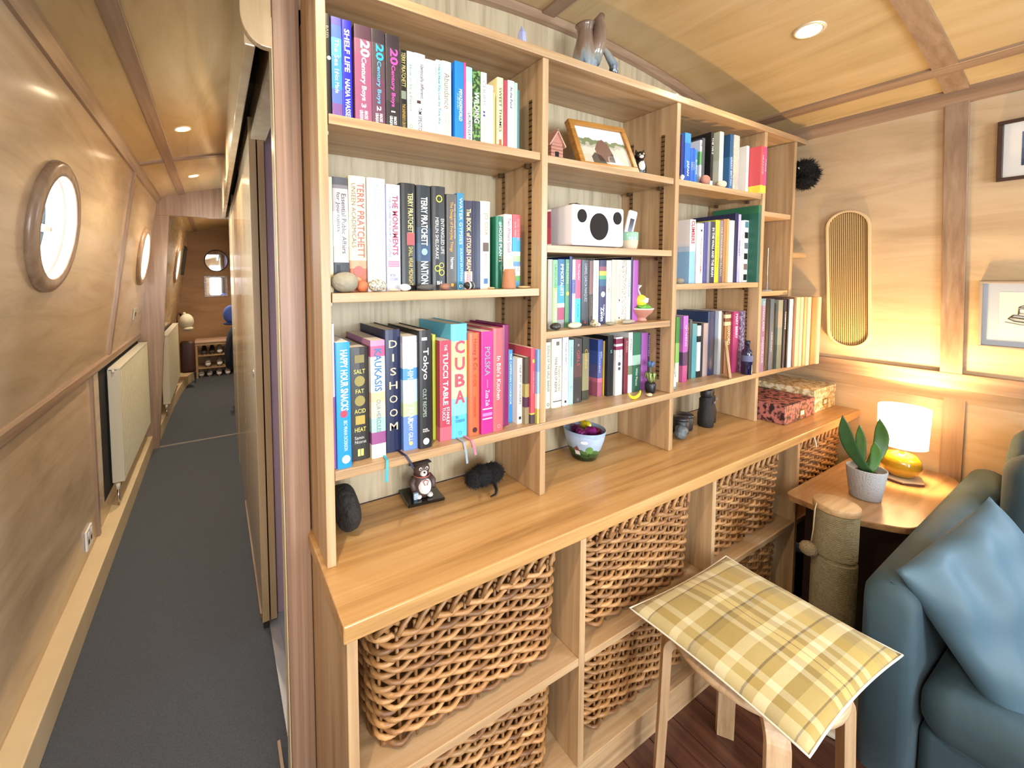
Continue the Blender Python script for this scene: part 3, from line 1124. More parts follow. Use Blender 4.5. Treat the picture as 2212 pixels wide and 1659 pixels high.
# pebble shelf
run([
    B(222, 9, 249, 'e4dcb0', 'thin cream', old=True),
    B(232, 34, 251, [(0, '1c1d22'), (.12, '2c3238'), (.26, 'b6b0ae'), (.4, 'd6d4d6'), (.7, 'a8a4a8'), (.9, '6a666c'), (.93, '3f4046')], 'silver grey', [('Essential Public Affairs', '3a3a40', V, .60, .52, .3, 0, .70), ('for Journalists', '3a3a40', V, .70, .34, .3, 0, .32)], [('block', '17181c', .16, .004, .3, 5.0)]),
    B(268, 40, 258, [(0, 'a05a3e'), (.2, 'c08a6a'), (.27, 'cfc2a2'), (.5, 'd4c8aa')], 'tan', [('TERRY PRATCHETT', 'b0504a', V, .62, .64, .42, .01, .66), ('UNSEEN ACADEMICALS', '6a5440', V, .66, .55, .24, 0, .26)], [('disc', 'b45a52', .18, .012, .5), ('disc', 'd08a5a', .10, .007, .45)], hard=True),
    B(311, 44, 258, 'e3e3ee', 'white', [('BECOMING', '8e9aa6', V, .79, .30, .30), ('- MICHELLE OBAMA', '9aa6b2', V, .34, .52, .30)], hard=True),
    B(357, 34, 248, 'bcbfdd', 'lavender', [('THE MONUMENTS', '9a3a52', V, .62, .56, .42, .02, .62), ('THE GRIT AND THE GLORY OF CYCLING', '5a5470', V, .60, .56, .16, 0, .24), ('PETER\nCOSSINS', '4a4660', 'h', .13, .06, .6)], [('bar', 'a86a86', .235, .0012), ('bar', 'a86a86', .25, .0012), ('bar', 'a86a86', .265, .0012), ('bar', 'a86a86', .28, .0012)]),
    B(393, 40, 255, '12110e', 'glossy black', [('TERRY PRATCHETT', 'e8d88a', V, .72, .38, .34, .01, .62), ('I SHALL WEAR MIDNIGHT', 'cbb86a', V, .24, .38, .28, 0, .62)], [('block', '9a4a4e', .485, .010, .62, 1.5)], hard=True),
    B(435, 40, 254, [(0, '1a2026'), (.28, '24405e'), (.45, '1c3044'), (.6, '14181e')], 'blue-black', [('TERRY PRATCHETT', 'f0f0ea', V, .66, .46, .44, .02), ('NATION', 'e6eef6', V, .17, .22, .5, .02)], [('disc', '8ab4dc', .37, .008)], hard=True),
    B(477, 39, 256, '232323', 'charcoal', [('ENTANGLED LIFE', 'd9d9d4', V, .52, .34, .24, 0, .74), ('MERLIN SHELDRAKE', 'd9d9d4', V, .50, .40, .24, 0, .34), ('BH', 'e6e6e0', 'h', .07, .035, .36, .02)], [('ring', 'c8c84a', .88, .009), ('ring', 'c8c84a', .21, .008, .36), ('ring', 'c8c84a', .17, .008, .66), ('ring', 'c8b84a', .24, .007, .66)], hard=True),
    B(519, 30, 240, '504e4c', 'mid grey', [('The Design of Everyday Things', 'd29a3a', V, .66, .52, .36, .01, .42), ('REVISED AND EXPANDED EDITION', 'c9c4ba', V, .72, .36, .14, 0, .76), ('Norman', 'efeae0', V, .28, .12, .34, .01)], [('block', 'b89038', .05, .004)]),
    B(550, 20, 245, '2b7aa0', 'steel blue', [('WATER GYPSIES', 'eaf4f6', V, .71, .48, .44), ('JULIAN DUTTON', 'dfeef2', V, .26, .34, .36), ('D', 'f2f6f6', 'h', .035, .03, .5, .02)]),
    B(572, 24, 228, [(0, 'd8a8a8'), (.2, '3a2a4e'), (.6, '2c2540')], 'purple', [('The BOOK of STOLEN DREAMS', 'efd890', V, .54, .74, .56, .02), ('DAVID\nFARR', 'c05a6a', V, .13, .13, .5)]),
    B(597, 24, 229, '22243a', 'midnight blue'),
    B(622, 33, 231, 'e2dcc6', 'cream', [('JO COX', '8a8258', V, .74, .26, .44), ('BRENDAN COX', '6a6658', V, .30, .2, .2)], [('block', '5a4a3e', .48, .009, .5, 1.3), ('block', '3a6aa0', .09, .006, .5, 1.2)], hard=True),
    B(673, 25, 195, '1f6a52', 'bottle green', [('HOUSE PLANTS', 'f2f4ea', V, .62, .50, .40, .01, .55)], [('disc', '7ac0a0', .90, .005)], hard=True, d=160),
    B(700, 27, 202, [(0, '6f8a6a'), (.3, 'd8d4cc'), (.6, 'e2dede')], 'pale pink', [('Two Wheels Good', 'b83a52', V, .72, .46, .40, .01, .6), ('The History and Mystery', 'b06a70', V, .7, .4, .14, 0, .24)]),
    B(729, 28, 203, [(0, '4a8aa0'), (.10, '5a9a4a'), (.17, 'e8e8e2'), (.3, '5a86b8'), (.36, '9ac08a'), (.44, 'e9ece8'), (.5, '3a94c8'), (.69, 'c9525a')], 'red and blue', [('AROUND THE WORLD', 'e8a0a0', V, .8, .3, .26, 0, .7), ('IN 80 TREES', 'eab0b0', V, .8, .2, .22, 0, .32), ('MIKE\nCARTER', '3a3a3a', V, .24, .13, .6)], [('disc', '2f86a8', .05, .006)]),
], 1.339, 'on the pebble shelf', 'books behind the pebbles', 46, 150, 0.2125, 0.7917)

# cookbook shelf
run([
    B(214, 6, 314, [(0, '8a5a9a'), (.5, 'cfc6da')], 'thin violet', what='magazine', y=12, d=190),
    B(219, 31, 274, '1686d8', 'azure', [('HAPPY HOUR SNACKS', 'eef6fc', V, .70, .48, .52, .02, .56), ('BEC VRANA DICKINSON', 'cfe6f8', V, .26, .24, .26, 0, .6)], [('disc', 'c23a52', .435, .008, .5), ('disc', 'eef6fc', .07, .009, .6)], y=5, d=185),
    B(256, 46, 256, '2e2c2a', 'dark charcoal', [('SALT', 'e4d060', 'h', .79, .038, .56), ('FAT', 'e4d060', 'h', .615, .036, .42), ('ACID', 'e4d060', 'h', .44, .038, .56), ('HEAT', 'e4d060', 'h', .275, .038, .56), ('Samin\nNosrat', 'c9c7c0', 'h', .185, .065, .58)], [('block', '7a7040', .90, .011, .5, .8), ('disc', '8a7e40', .705, .012), ('disc', '8a7e40', .53, .012), ('block', 'a8903e', .36, .011, .5, .9), ('block', 'e8d070', .07, .003, .42, 2.6), ('block', 'e8d070', .07, .003, .58, 2.6)], y=26, d=180, hard=True),
    B(302, 34, 270, [(0, 'e2dcc8'), (.12, '8a4a7e'), (.22, '9ab8b0'), (.34, 'd9c0a6'), (.48, 'e0b08a'), (.56, 'e8e2da'), (.86, 'b0507a'), (.95, 'b880a0')], 'patchwork', [('KAUKASIS', '2a6a9a', V, .75, .36, .52, .02), ('OLIA HERCULES', '3a7a8a', V, .36, .28, .3)], y=17, d=185, ribbon=[('24a0b8', .85, .045, -.006)]),
    B(341, 41, 290, '141c40', 'navy', [(ch, 'b9ad94', 'h', .885 - i * .112, .062, .5, .01) for i, ch in enumerate('DISHOOM')], y=29, d=185, hard=True, ribbon=[('1c1a34', .7, .030, .022)]),
    B(381, 37, 273, [(0, '5f7fc0'), (.3, 'a8b890'), (.42, 'aac2d8'), (.62, '4a8ad0'), (.72, 'c9cfd8'), (.94, 'b8bcc8')], 'sky and cloud', [('ON THE', 'eef2f4', V, .84, .2, .34), ('HIMALAYAN TRAIL', 'f0f4ea', V, .48, .48, .4), ('ROMY GILL', 'dfe8f4', V, .18, .2, .3)], [('disc', 'd9c070', .06, .005)], y=20, d=185),
    B(420, 35, 285, '1f1d1e', 'black', [('Tokyo', 'efece4', V, .72, .32, .52, .01, .45), ('CULT RECIPES', '9aa89a', V, .39, .24, .28, .01, .4), ('MAORI\nMUROTA', 'efece4', 'h', .155, .03, .5, .01)], [('disc', 'f0f0ec', .06, .008), ('block', 'efece4', .93, .007, .4, .5)], y=11, d=190, hard=True),
    B(475, 9, 268, 'a8b030', 'lime', y=45, d=165),
    B(477, 33, 254, [(0, 'c05a6a'), (.14, 'a83a4e')], 'raspberry', [('THE', 'f6e6e6', V, .93, .06, .24), ('TUCCI TABLE', 'fbf0f0', V, .62, .52, .44, .02, .48), ('STANLEY\nTUCCI', 'fbeeee', V, .25, .18, .62, .01)], y=25, d=175),
    B(512, 48, 293, [(0, '58b4d8'), (.2, '7cc6d0'), (.35, 'b8d49a'), (.6, 'c8d88a'), (.85, '62bada')], 'sky blue', [(ch, 'c8485e', 'h', .80 - i * .145, .115, .62, .035) for i, ch in enumerate('CUBA')] + [('THE\nCOOKBOOK', '2a5a9a', 'h', .17, .06, .6)], [('ring', '3a8ab8', .045, .005)], y=24, d=182, hard=True, ribbon=[('8a94a0', .3, .052, .008), ('c86a84', .75, .036, .012)]),
    B(560, 35, 268, 'd8603a', 'orange', [('Honey & Co', '8a2a1e', V, .79, .30, .42), ('AT HOME', 'a83a22', V, .54, .12, .3), ('MIDDLE EASTERN RECIPES', '8a2a1e', V, .28, .2, .26)], [('disc', '3a1a1a', .055, .007)], y=19, d=180, hard=True),
    B(594, 36, 270, 'b02a82', 'magenta', [('POLSKA', '8a8a9a', V, .71, .28, .48, .02), ('NEW POLISH COOKING', 'eec0dc', V, .49, .08, .4), ('Zuza Zak', 'f6d6ea', V, .35, .16, .34)], [('bar', 'f0d6e6', .245, .0015), ('bar', 'f0d6e6', .148, .0015), ('bar', 'd87ab8', .19, .004)], y=14, d=180),
    B(633, 35, 276, 'b85a60', 'terracotta pink', [('In Bibi\'s Kitchen', 'f8eeea', V, .52, .42, .38)], [('ring', 'e0a0a0', .05, .005)], y=13, d=185, hard=True),
    B(687, 23, 280, '7a1a56', 'deep purple', y=34, d=160, hard=True),
    B(717, 15, 207, '3a88c4', 'cornflower', [('THE CAMPERVAN COOKBOOK', 'eaf2f8', V, .6, .7, .44)], y=47, d=150),
    B(732, 18, 185, 'd9d5cc', 'stone white', [('ONE POT WONDERS', '3a3a3a', V, .6, .6, .4)], [('block', '2a2a2a', .09, .004)], y=27, d=140),
    B(742, 15, 188, [(0, '8a7a5a'), (.25, '4a1e3a'), (.4, '9a8a4e'), (.6, '4a3a2a')], 'brown', y=16, d=140),
    B(754, 15, 213, [(0, '4a3a3e'), (.12, 'c8b84a'), (.14, 'c04a5a')], 'coral red', [('Sunday Suppers', 'e8a0a8', V, .55, .35, .4)], [('block', 'c8a83a', .83, .004, .5, 1.2)], y=10, d=140),
    B(772, 21, 209, [(0, 'b8a85a'), (.2, 'd9d6c6'), (.4, '8ab0e0'), (.7, '6a96dc')], 'periwinkle', [('Spanthera', 'f4f4ee', V, .32, .3, .5, .01)], y=2, d=150),
], 0.96, 'on the cookbook shelf', 'cookbooks on the low shelf', 12, 180, 0.2125, 0.7917)

# paperback shelf under the white speaker
run([
    B(862, 19, 205, 'a9a292', 'stone grey', old=True),
    B(882, 19, 204, [(0, 'a6cf7e'), (.6, '86c08a')], 'apple green', [('LANDLINES', '3a7a52', V, .76, .34, .4), ('RAYNOR WINN', 'f6faea', V, .32, .42, .5, .02)]),
    B(902, 28, 206, [(0, '8a8a90'), (.12, 'a04a66'), (.3, 'd9dde0'), (.36, '3a94b0'), (.62, '2f6a94')], 'ocean blue', [('IMMORTALISTS', 'eaf2f4', V, .70, .46, .46, .02, .55)]),
    B(933, 16, 206, '4f8a5e', 'fern green', [('TIN MAN', 'bfe0b0', V, .8, .3, .44)], [('disc', 'e8c84a', .50, .006)]),
    B(949, 12, 215, '1e2a66', 'thin navy', d=150),
    B(962, 13, 206, [(0, 'bcd8ec'), (.5, '6a78b0'), (.7, 'cfd8e8')], 'thin pale blue', [('The Mercies', '3a3a5a', V, .6, .5, .4)]),
    B(975, 23, 206, [(0, '4ab4c8'), (.42, 'd05a78')], 'pink and cyan', [('The Hopeful', 'fbeaf0', V, .82, .24, .4), ('A Novel', '2a7a94', V, .24, .2, .3)]),
    B(1001, 34, 205, '3c3f44', 'slate', [('GABRIEL GARCIA MARQUEZ', 'b4bcc4', V, .66, .58, .38)], [('disc', 'c84a4a', .05, .003)]),
    B(1037, 17, 203, [(0, '3a332c'), (.48, '7a5a52')], 'dusty brown', [('NORWEGIAN', '9a8a6a', V, .3, .3, .34)]),
    B(1055, 25, 205, 'd4d8ee', 'ice blue', [('Overstory', '7a8ab8', V, .7, .34, .4), ('Richard Powers', '8a94bc', V, .3, .34, .3)]),
    B(1083, 32, 206, [(0, '33345a'), (.6, '2a5a7a'), (.7, '4a9a6a'), (.76, 'c8b04a'), (.83, '8a4a5a'), (.9, '2f3054')], 'indigo', [('Gabrielle', 'e8e8f4', V, .22, .18, .2, 0, .68), ('Zevin', 'fafaff', V, .16, .22, .44, .02, .4)], [('disc', 'f2f2fa', .47, .009)]),
    B(1115, 24, 205, 'd9d2ba', 'oatmeal', [('Piranesi', 'a89a72', V, .6, .3, .3)], [('ring', '8a8464', .55, .003), ('ring', '8a8464', .25, .003)]),
    B(1141, 24, 208, 'bdb9a6', 'putty', old=True),
    B(1165, 27, 208, 'e6e0be', 'vanilla', [('Convenience Store Woman', '8a8458', V, .6, .5, .3)], [('disc', '3a3a2a', .36, .003), ('disc', '3a3a2a', .08, .003)]),
    B(1193, 21, 208, speckle('d9d4c4', '8a7f74', 300, .6), 'dotted beige'),
    B(1216, 21, 208, 'dfe3e8', 'frost white', [('WEATHER', '4a4a52', V, .55, .3, .3)]),
    B(1238, 9, 218, '1c1c28', 'thin black', d=150),
    B(1248, 28, 208, 'a050a4', 'violet', d=150),
], 1.216, 'under the white speaker', 'paperbacks under the speaker', 46, 132, 0.8123, 1.396)

# shelf above the painted bowl
run([
    B(896, 19, 208, 'ddd9ca', 'chalk white', [('SILENCE OF THE GIRLS  BARKER', '4a463e', V, .60, .7, .5)], [('ring', '3a362e', .06, .005)], y=86),
    B(915, 42, 218, 'e4e0cc', 'ivory', [('Elspeth Huxley', '8a7a52', V, .42, .36, .26, 0, .66), ('NINE FACES OF KENYA', '3a342a', V, .48, .5, .24, 0, .34)], [('bar', '2e2a22', .095, .0012), ('block', '6a6454', .93, .006)], y=78, hard=True),
    B(962, 24, 219, 'ebe8ee', 'white', [('MICHAEL ROBERTS', '3a3a44', V, .76, .32, .34)], [('ring', 'd8a0b0', .56, .003), ('disc', 'e0a8b8', .40, .004), ('disc', 'e8b8c0', .30, .004), ('block', '2a2a2e', .06, .004)], y=80),
    B(988, 21, 209, 'a5d4cc', 'seafoam', [('THE KINGDOM', '3a7a74', V, .74, .3, .3)], [('ring', '4a8a84', .27, .004)], y=80),
    B(1014, 35, 210, [(0, '3a3634'), (.4, '5a3e3c'), (.6, '434040')], 'dark grey', [('GIRLS', 'b84a4e', V, .7, .24, .4, .01)], [('ring', '9a9a92', .05, .004), ('disc', '8a8a84', .90, .004)], y=82),
    B(1064, 31, 209, [(0, '3a3a2a'), (.15, '8a8462'), (.75, '2f3328')], 'olive', [('Cranford', 'd8b04a', V, .66, .3, .4)], y=92),
    B(1142, 23, 195, [(0, 'a05a72'), (.25, 'c06a84'), (.32, '5a5a90'), (.55, '44589e'), (.8, '34488a')], 'blue and pink', [('EPIC\nCONTINENT', 'c8d0ea', V, .6, .5, .6)], y=95),
    B(1166, 6, 190, 'b89a3e', 'thin gold', y=92),
    B(1163, 30, 208, '14161a', 'jet black', [('S', '6ac0a8', 'h', .74, .05, .4)], y=80, d=150),
    B(1184, 34, 202, [(0, 'e9e6e6'), (.78, '8a2a4e'), (.84, 'e6e0e2'), (.88, '7a2444'), (.97, 'e9e6e6')], 'white and claret banded', [('IRIS MURDOCH', '4a4650', V, .68, .2, .24)], [('disc', '4a4654', .54, .007), ('disc', '4a4654', .46, .006)], y=72),
    B(1222, 9, 135, '3a2a28', 'thin umber', y=74),
    B(1233, 21, 195, '7a2e3a', 'burgundy', [('RIVERS', 'e0b0a8', V, .85, .2, .3)], y=72),
    B(1257, 22, 214, [(0, 'd9dbd4'), (.3, '6a7a5a'), (.45, 'dfe0d8')], 'leafy white', [('FOREST', '4a5a3e', V, .78, .22, .36)], y=72),
    B(1282, 45, 211, [(0, '2f5c48'), (.45, '9ab8a6'), (.62, '2f6a4e')], 'forest green', [('Wild Places', 'd8e4d8', V, .25, .3, .24)], y=72, d=150),
    B(1331, 36, 208, '94549a', 'orchid', y=70, d=150),
    B(1370, 15, 203, '3a2848', 'dark violet', [('MONSTERS', 'b088c8', V, .78, .38, .5, .01)], y=72, d=150),
], 0.96, 'above the painted bowl', 'books above the painted bowl', 44, 140, 0.8123, 1.396)

# travel guide shelf
run([
    B(1477, 16, 166, '27306e', 'navy', y=30, d=120),
    B(1499, 36, 177, [(0, '2450a8'), (.3, '2a6ad0'), (.8, '3a8ae0')], 'bright blue', [('JAPAN', 'eef4fc', V, .30, .3, .4, .02)], y=30, d=150),
    B(1537, 12, 128, '2f66c0', 'thin cobalt', [('PERU', 'dfe9f8', V, .5, .4, .5)], y=30, d=110),
    B(1550, 11, 130, '2a5ab4', 'slim ultramarine', [('LAOS', 'dfe9f8', V, .5, .4, .5)], y=30, d=110),
    B(1563, 15, 126, '3a78cc', 'short azure', [('BURMA', 'eaf0fa', V, .5, .5, .5)], y=30, d=110),
    B(1594, 12, 165, [(0, 'd9dde0'), (.45, '5a9a5a'), (.75, 'dadde2')], 'white and green', [('10', '3a3a3e', V, .9, .1, .6, .02)], y=30, d=150),
    B(1608, 18, 175, '4a5058', 'graphite', y=30, d=140),
    B(1666, 17, 206, [(0, 'd9d6d2'), (.12, '1c1a1a')], 'black and white', [('THE NILE', 'e8e8e4', V, .75, .3, .5)], y=30, d=160),
    B(1725, 28, 217, [(0, 'd8d8c4'), (.5, 'c8cab0')], 'pale khaki', y=30, d=190),
    B(1800, 22, 219, [(0, '3a6a9a'), (.6, '27527c')], 'petrol blue', [('GREAT BRITAIN', 'e6eef4', V, .35, .5, .44)], y=30, d=170),
    B(1828, 43, 221, speckle('d9d4c6', '4a463e', 900, .6), 'ring-bound', y=30, d=150, what='notebook'),
    B(1929, 19, 193, 'e6e4e0', 'white', [('Good Pub', 'b0aca4', V, .6, .3, .3)], y=30, d=130),
    B(1951, 25, 185, [(0, 'e8cc4a'), (.16, 'c8525a')], 'red and yellow', [('FRANCE', 'f4d8d0', V, .6, .4, .4)], y=-10, d=140),
    B(1977, 20, 184, [(0, 'e8cc4a'), (.16, 'c04a86')], 'pink and yellow', [('ITALIA', 'f4d8e6', V, .6, .4, .4)], y=-10, d=140),
], 1.704, 'on the travel guide shelf', 'travel guides on the top shelf', 20, 140, 1.4175, 1.999)

# large-format shelf under the travel guides
run([
    B(1560, 35, 237, [(0, '8ab8e0'), (.5, 'b8cfe6'), (.58, 'dfe0e4'), (.62, 'e9e4e4')], 'red-lettered', [('CLIMBERS', 'c0303e', V, .80, .36, .6, .03)], y=38, d=180),
    B(1612, 42, 226, 'eceae4', 'white', [('THE KINGDON GUIDE TO AFRICAN MAMMALS', 'b03a44', V, .46, .62, .34, .01)], [('block', '2a2a2a', .88, .004), ('ring', '8a8a84', .07, .004)], y=38, d=150, hard=True),
    B(1656, 23, 230, '4a4a86', 'iris blue', y=38, d=150),
    B(1680, 16, 236, '8a8c92', 'ash grey', y=38, d=150),
    B(1698, 31, 237, [(0, '2e2e44'), (.7, '3a3a4a')], 'ink', [('IN THE WALL AND THE BRAIN', 'eaeaf0', V, .5, .8, .5, .02)], y=38, d=150),
    B(1731, 30, 245, 'c8c834', 'acid yellow', [('WILD SWIMMING', '8a8a2a', V, .5, .5, .3)], y=38, d=160),
    B(1763, 23, 245, [(0, '6a5a6e'), (.4, '8a7a86')], 'mauve', [('THE POINTLESS MISCELLANY', 'e0d4a0', V, .5, .8, .5)], y=38, d=160),
    B(1790, 22, 252, 'a87e4e', 'tan', y=38, d=160),
    B(1814, 16, 254, 'bf9a5e', 'honey', y=38, d=160),
    B(1832, 43, 250, 'e2dccc', 'cream', y=38, d=160, hard=True),
    B(1876, 24, 281, '23254e', 'navy', y=38, d=170),
    B(1901, 19, 278, 'b7b4dc', 'pale lilac', [('COAST', '4a4a8a', V, .5, .4, .5)], y=38, d=170),
    B(1923, 16, 254, 'e8e4e6', 'white with red lettering', [('The Urban Cyclist', 'c03a52', V, .6, .6, .5)], y=38, d=170),
    B(1945, 38, 257, 'e9eaec', 'photo strip', (), [('block', c, .93 - i * .17, .013, .5, .95) for i, c in enumerate(('5a8a9a', '15161a', '6a7076', '1a1a1e', '8a6a5e', '121216'))], y=38, d=160),
    B(1948, 35, 316, [(0, '1f5a4a'), (.9, '2a6a4a')], 'tall dark green', y=2, d=178, hard=True),
], 1.342, 'under the travel guides', 'large books under the travel guides', 26, 160, 1.4175, 1.999)

# shelf above the binoculars
run([
    B(1553, 23, 254, [(0, 'c8d8b8'), (.3, '8aba5a'), (.6, '4a8a3a')], 'grass green', y=75, d=150),
    B(1556, 31, 257, [(0, 'b04a7e'), (.25, '4a2a5a'), (.45, 'b05ab0'), (.8, 'b46ac0')], 'pink-purple', [('QUEENS', 'f0d8ee', V, .7, .4, .4)], y=62, d=150),
    B(1622, 27, 225, '1f1c1a', 'black', [('THE DRESDEN', 'c8a84a', V, .72, .4, .44)], y=80, d=140),
    B(1657, 16, 237, '4e5052', 'iron grey', y=83, d=150),
    B(1671, 30, 219, '5a9aa0', 'dusty teal', y=81, d=140),
    B(1698, 23, 210, [(0, '1a1a1c'), (.12, 'e4e2dc'), (.68, '1c1c20'), (.8, 'e0ded8')], 'black and cream', y=78, d=140),
    B(1721, 12, 219, '22262c', 'thin black', y=77, d=140),
    B(1732, 32, 218, 'b09a94', 'dusty rose', y=75, d=140),
    B(1762, 52, 264, '24365a', 'deep navy', y=73, d=160, hard=True),
    B(1795, 22, 264, 'c4ccd6', 'silver blue', y=63, d=160),
    B(1828, 21, 258, '6a523e', 'walnut brown', y=66, d=160),
    B(1831, 43, 258, [(0, '8a5a2e'), (.5, 'a06a34'), (.78, 'd8c49a'), (.84, '7a4a2a'), (.9, 'd8c49a'), (.96, '5a3a26')], 'rust', [('OXFORD', 'f0dca8', V, .62, .3, .5, .02)], y=57, d=160, hard=True),
    B(1860, 46, 259, 'a83a6e', 'rose pink', [('MARY BERRY', 'f6dce8', V, .76, .4, .4, .02)], y=50, d=160),
    B(1899, 62, 260, speckle('6a5470', 'a89aac', 90, .5), 'mottled purple', y=45, d=160),
], 0.96, 'above the binoculars', 'books above the binoculars', 40, 150, 1.4175, 1.999)

# tall albums on the low shelf end
run([
    B(2022, 40, 312, [(0, '8a6a86'), (.4, '7e5e7e'), (.9, '6a8a9a')], 'lavender', [('NOMADLAND', 'e8dce6', V, .76, .4, .34), ('CHANCELLOR', 'e8dce6', V, .3, .36, .34)], y=0, d=200),
    B(2066, 28, 311, '191715', 'black', y=0, d=200),
    B(2098, 34, 308, '4a5a6a', 'blue-grey', [('ABROAD', 'c8d4e0', V, .4, .4, .3)], y=-2, d=200),
    B(2135, 16, 288, '151414', 'slim black', y=0, d=200),
    B(2155, 42, 302, [(0, '5a6660'), (.35, '6f7a74'), (.6, '8a8478'), (.85, '7a8076')], 'grey green', [], y=-8, d=205),
    B(2199, 22, 303, '2e2a34', 'dark', [('YOSEMITE', 'efeae4', V, .7, .5, .4, .02)], y=-12, d=205),
    B(2223, 10, 305, '191719', 'slim jet', y=-16, d=205),
    B(2235, 30, 304, 'ebe6de', 'white', y=-18, d=205),
    B(2267, 12, 312, '7a5648', 'brown', y=-22, d=205),
    B(2281, 32, 311, 'd9bf92', 'cream', y=-25, d=215),
    B(2315, 22, 311, 'dcc6a0', 'pale cream', y=-29, d=215),
    B(2339, 21, 311, 'c29a6c', 'caramel', y=-33, d=215),
    B(2362, 31, 310, 'e0c8a2', 'ivory', y=-37, d=220),
    B(2395, 40, 309, 'a8794e', 'toffee', y=-42, d=220),
    B(2437, 30, 309, 'dcc096', 'sand', y=-48, d=220),
], 0.96, 'at the boat side end of the low shelf', 'tall albums beside the boat wall', 0, 205, 2.0205, 2.4695)

# ------------------------------------------------------------------ recessed ceiling downlights
WARM = (1.0, 0.84, 0.64)


def downlight(x, y, label, power, col=WARM, group=None):
    z = zc(x)
    root = thing('downlight', label, 'light', (x, y, z), 0.0, group)
    sl = math.atan(-0.23 * (x - 0.993))
    root.rotation_euler = (0, -sl, 0)
    m = MB()
    m.smooth = True
    m.lathe([(0.030, -0.001), (0.031, -0.004), (0.036, -0.005), (0.041, -0.003), (0.042, 0.001)], 28, cap=False)
    m.build('bezel', plain('e6d9b8', 0.3, 0.4), root)
    m = MB()
    m.lathe([(0.0, -0.0012), (0.030, -0.0012), (0.030, 0.0), (0.0, 0.0)], 24)
    mt, nt, N, L, b = new_mat('lamp_lens')
    b.inputs['Base Color'].default_value = (1, 0.9, 0.75, 1)
    b.inputs['Emission Color'].default_value = (1.0, 0.82, 0.55, 1)
    b.inputs['Emission Strength'].default_value = 60
    mt.cycles.emission_sampling = 'NONE'
    m.build('lens', mt, root)
    d = bpy.data.lights.new('downlight_beam', 'SPOT')
    d.energy = power
    d.color = col
    d.spot_size = math.radians(150)
    d.spot_blend = 0.9
    d.shadow_soft_size = 0.03
    o = bpy.data.objects.new('downlight_beam', d)
    COL.objects.link(o)
    o.parent = root
    o.location = (0, 0, -0.012)
    return root


downlight(1.743, -0.216, 'recessed ceiling downlight over the stool', 10)
downlight(0.243, -0.216, 'recessed ceiling downlight above the corridor end of the bookcase', 12)
downlight(0.243, -1.75, 'recessed ceiling downlight above the carpet behind the viewer', 16)
downlight(1.743, -1.75, 'recessed ceiling downlight above the sofa', 16)
downlight(-0.112, 1.47, 'recessed corridor downlight before the ceiling cross strip', 42)
downlight(-0.107, 2.47, 'recessed corridor downlight past the ceiling cross strip', 42)
downlight(-0.02, 4.6, 'added ceiling downlight lightening the space beyond the bulkhead', 70)  # unseen lamp added to lighten the far end of the corridor
downlight(-0.110, -0.55, 'recessed downlight over the corridor mouth', 40)
area_light('bathroom_fill_light', (2.25, 1.1, 1.54), (-1, 0, -0.1), 0.3, 0.3, 7, (0.86, 0.88, 1.0))  # added lamp inside the bathroom, brightens what shows through the doorway
for y, dx, p in ((0.88, 0, 18), (2.70, 0, 22), (4.52, 0.078, 24)):
    area_light('daylight_porthole', (XL(PZ) - 0.11 + dx, y, PZ), (1, 0, -0.15), 0.26, 0.26, p, (0.72, 0.84, 1.0))

# ------------------------------------------------------------------ wicker baskets
WILLOW = wood('7a4f2c', 'a87a4a', 'c89c68', 'X', rough=0.42, along=8, fine=30, rnd=0.22, bump=0.1)
WILLOW_D = wood('5a3820', '8a6038', 'aa7e50', 'X', rough=0.45, along=8, fine=30, rnd=0.25, bump=0.1)


def rr_path(w, d, r, s):
    """Point and outward normal at perimeter fraction s of a rounded rectangle centred on x, front edge at y = 0."""
    a, b = w - 2 * r, d - 2 * r
    q = PI * r / 2
    per = 2 * a + 2 * b + 4 * q
    t = (s % 1.0) * per
    segs = [('l', a), ('c', q), ('l', b), ('c', q), ('l', a), ('c', q), ('l', b), ('c', q)]
    corners = [(w / 2 - r, r), (w / 2 - r, d - r), (-w / 2 + r, d - r), (-w / 2 + r, r)]
    starts = [(-w / 2 + r, 0), None, (w / 2, r), None, (w / 2 - r, d), None, (-w / 2, d - r), None]
    dirs = [(1, 0), None, (0, 1), None, (-1, 0), None, (0, -1), None]
    for i, (k, ln) in enumerate(segs):
        if t <= ln or i == 7:
            if k == 'l':
                p, u = starts[i], dirs[i]
                return (p[0] + u[0] * t, p[1] + u[1] * t), (u[1], -u[0])
            c = corners[i // 2]
            ang = -PI / 2 + (i // 2) * PI / 2 + t / r
            return (c[0] + r * math.cos(ang), c[1] + r * math.sin(ang)), (math.cos(ang), math.sin(ang))
        t -= ln


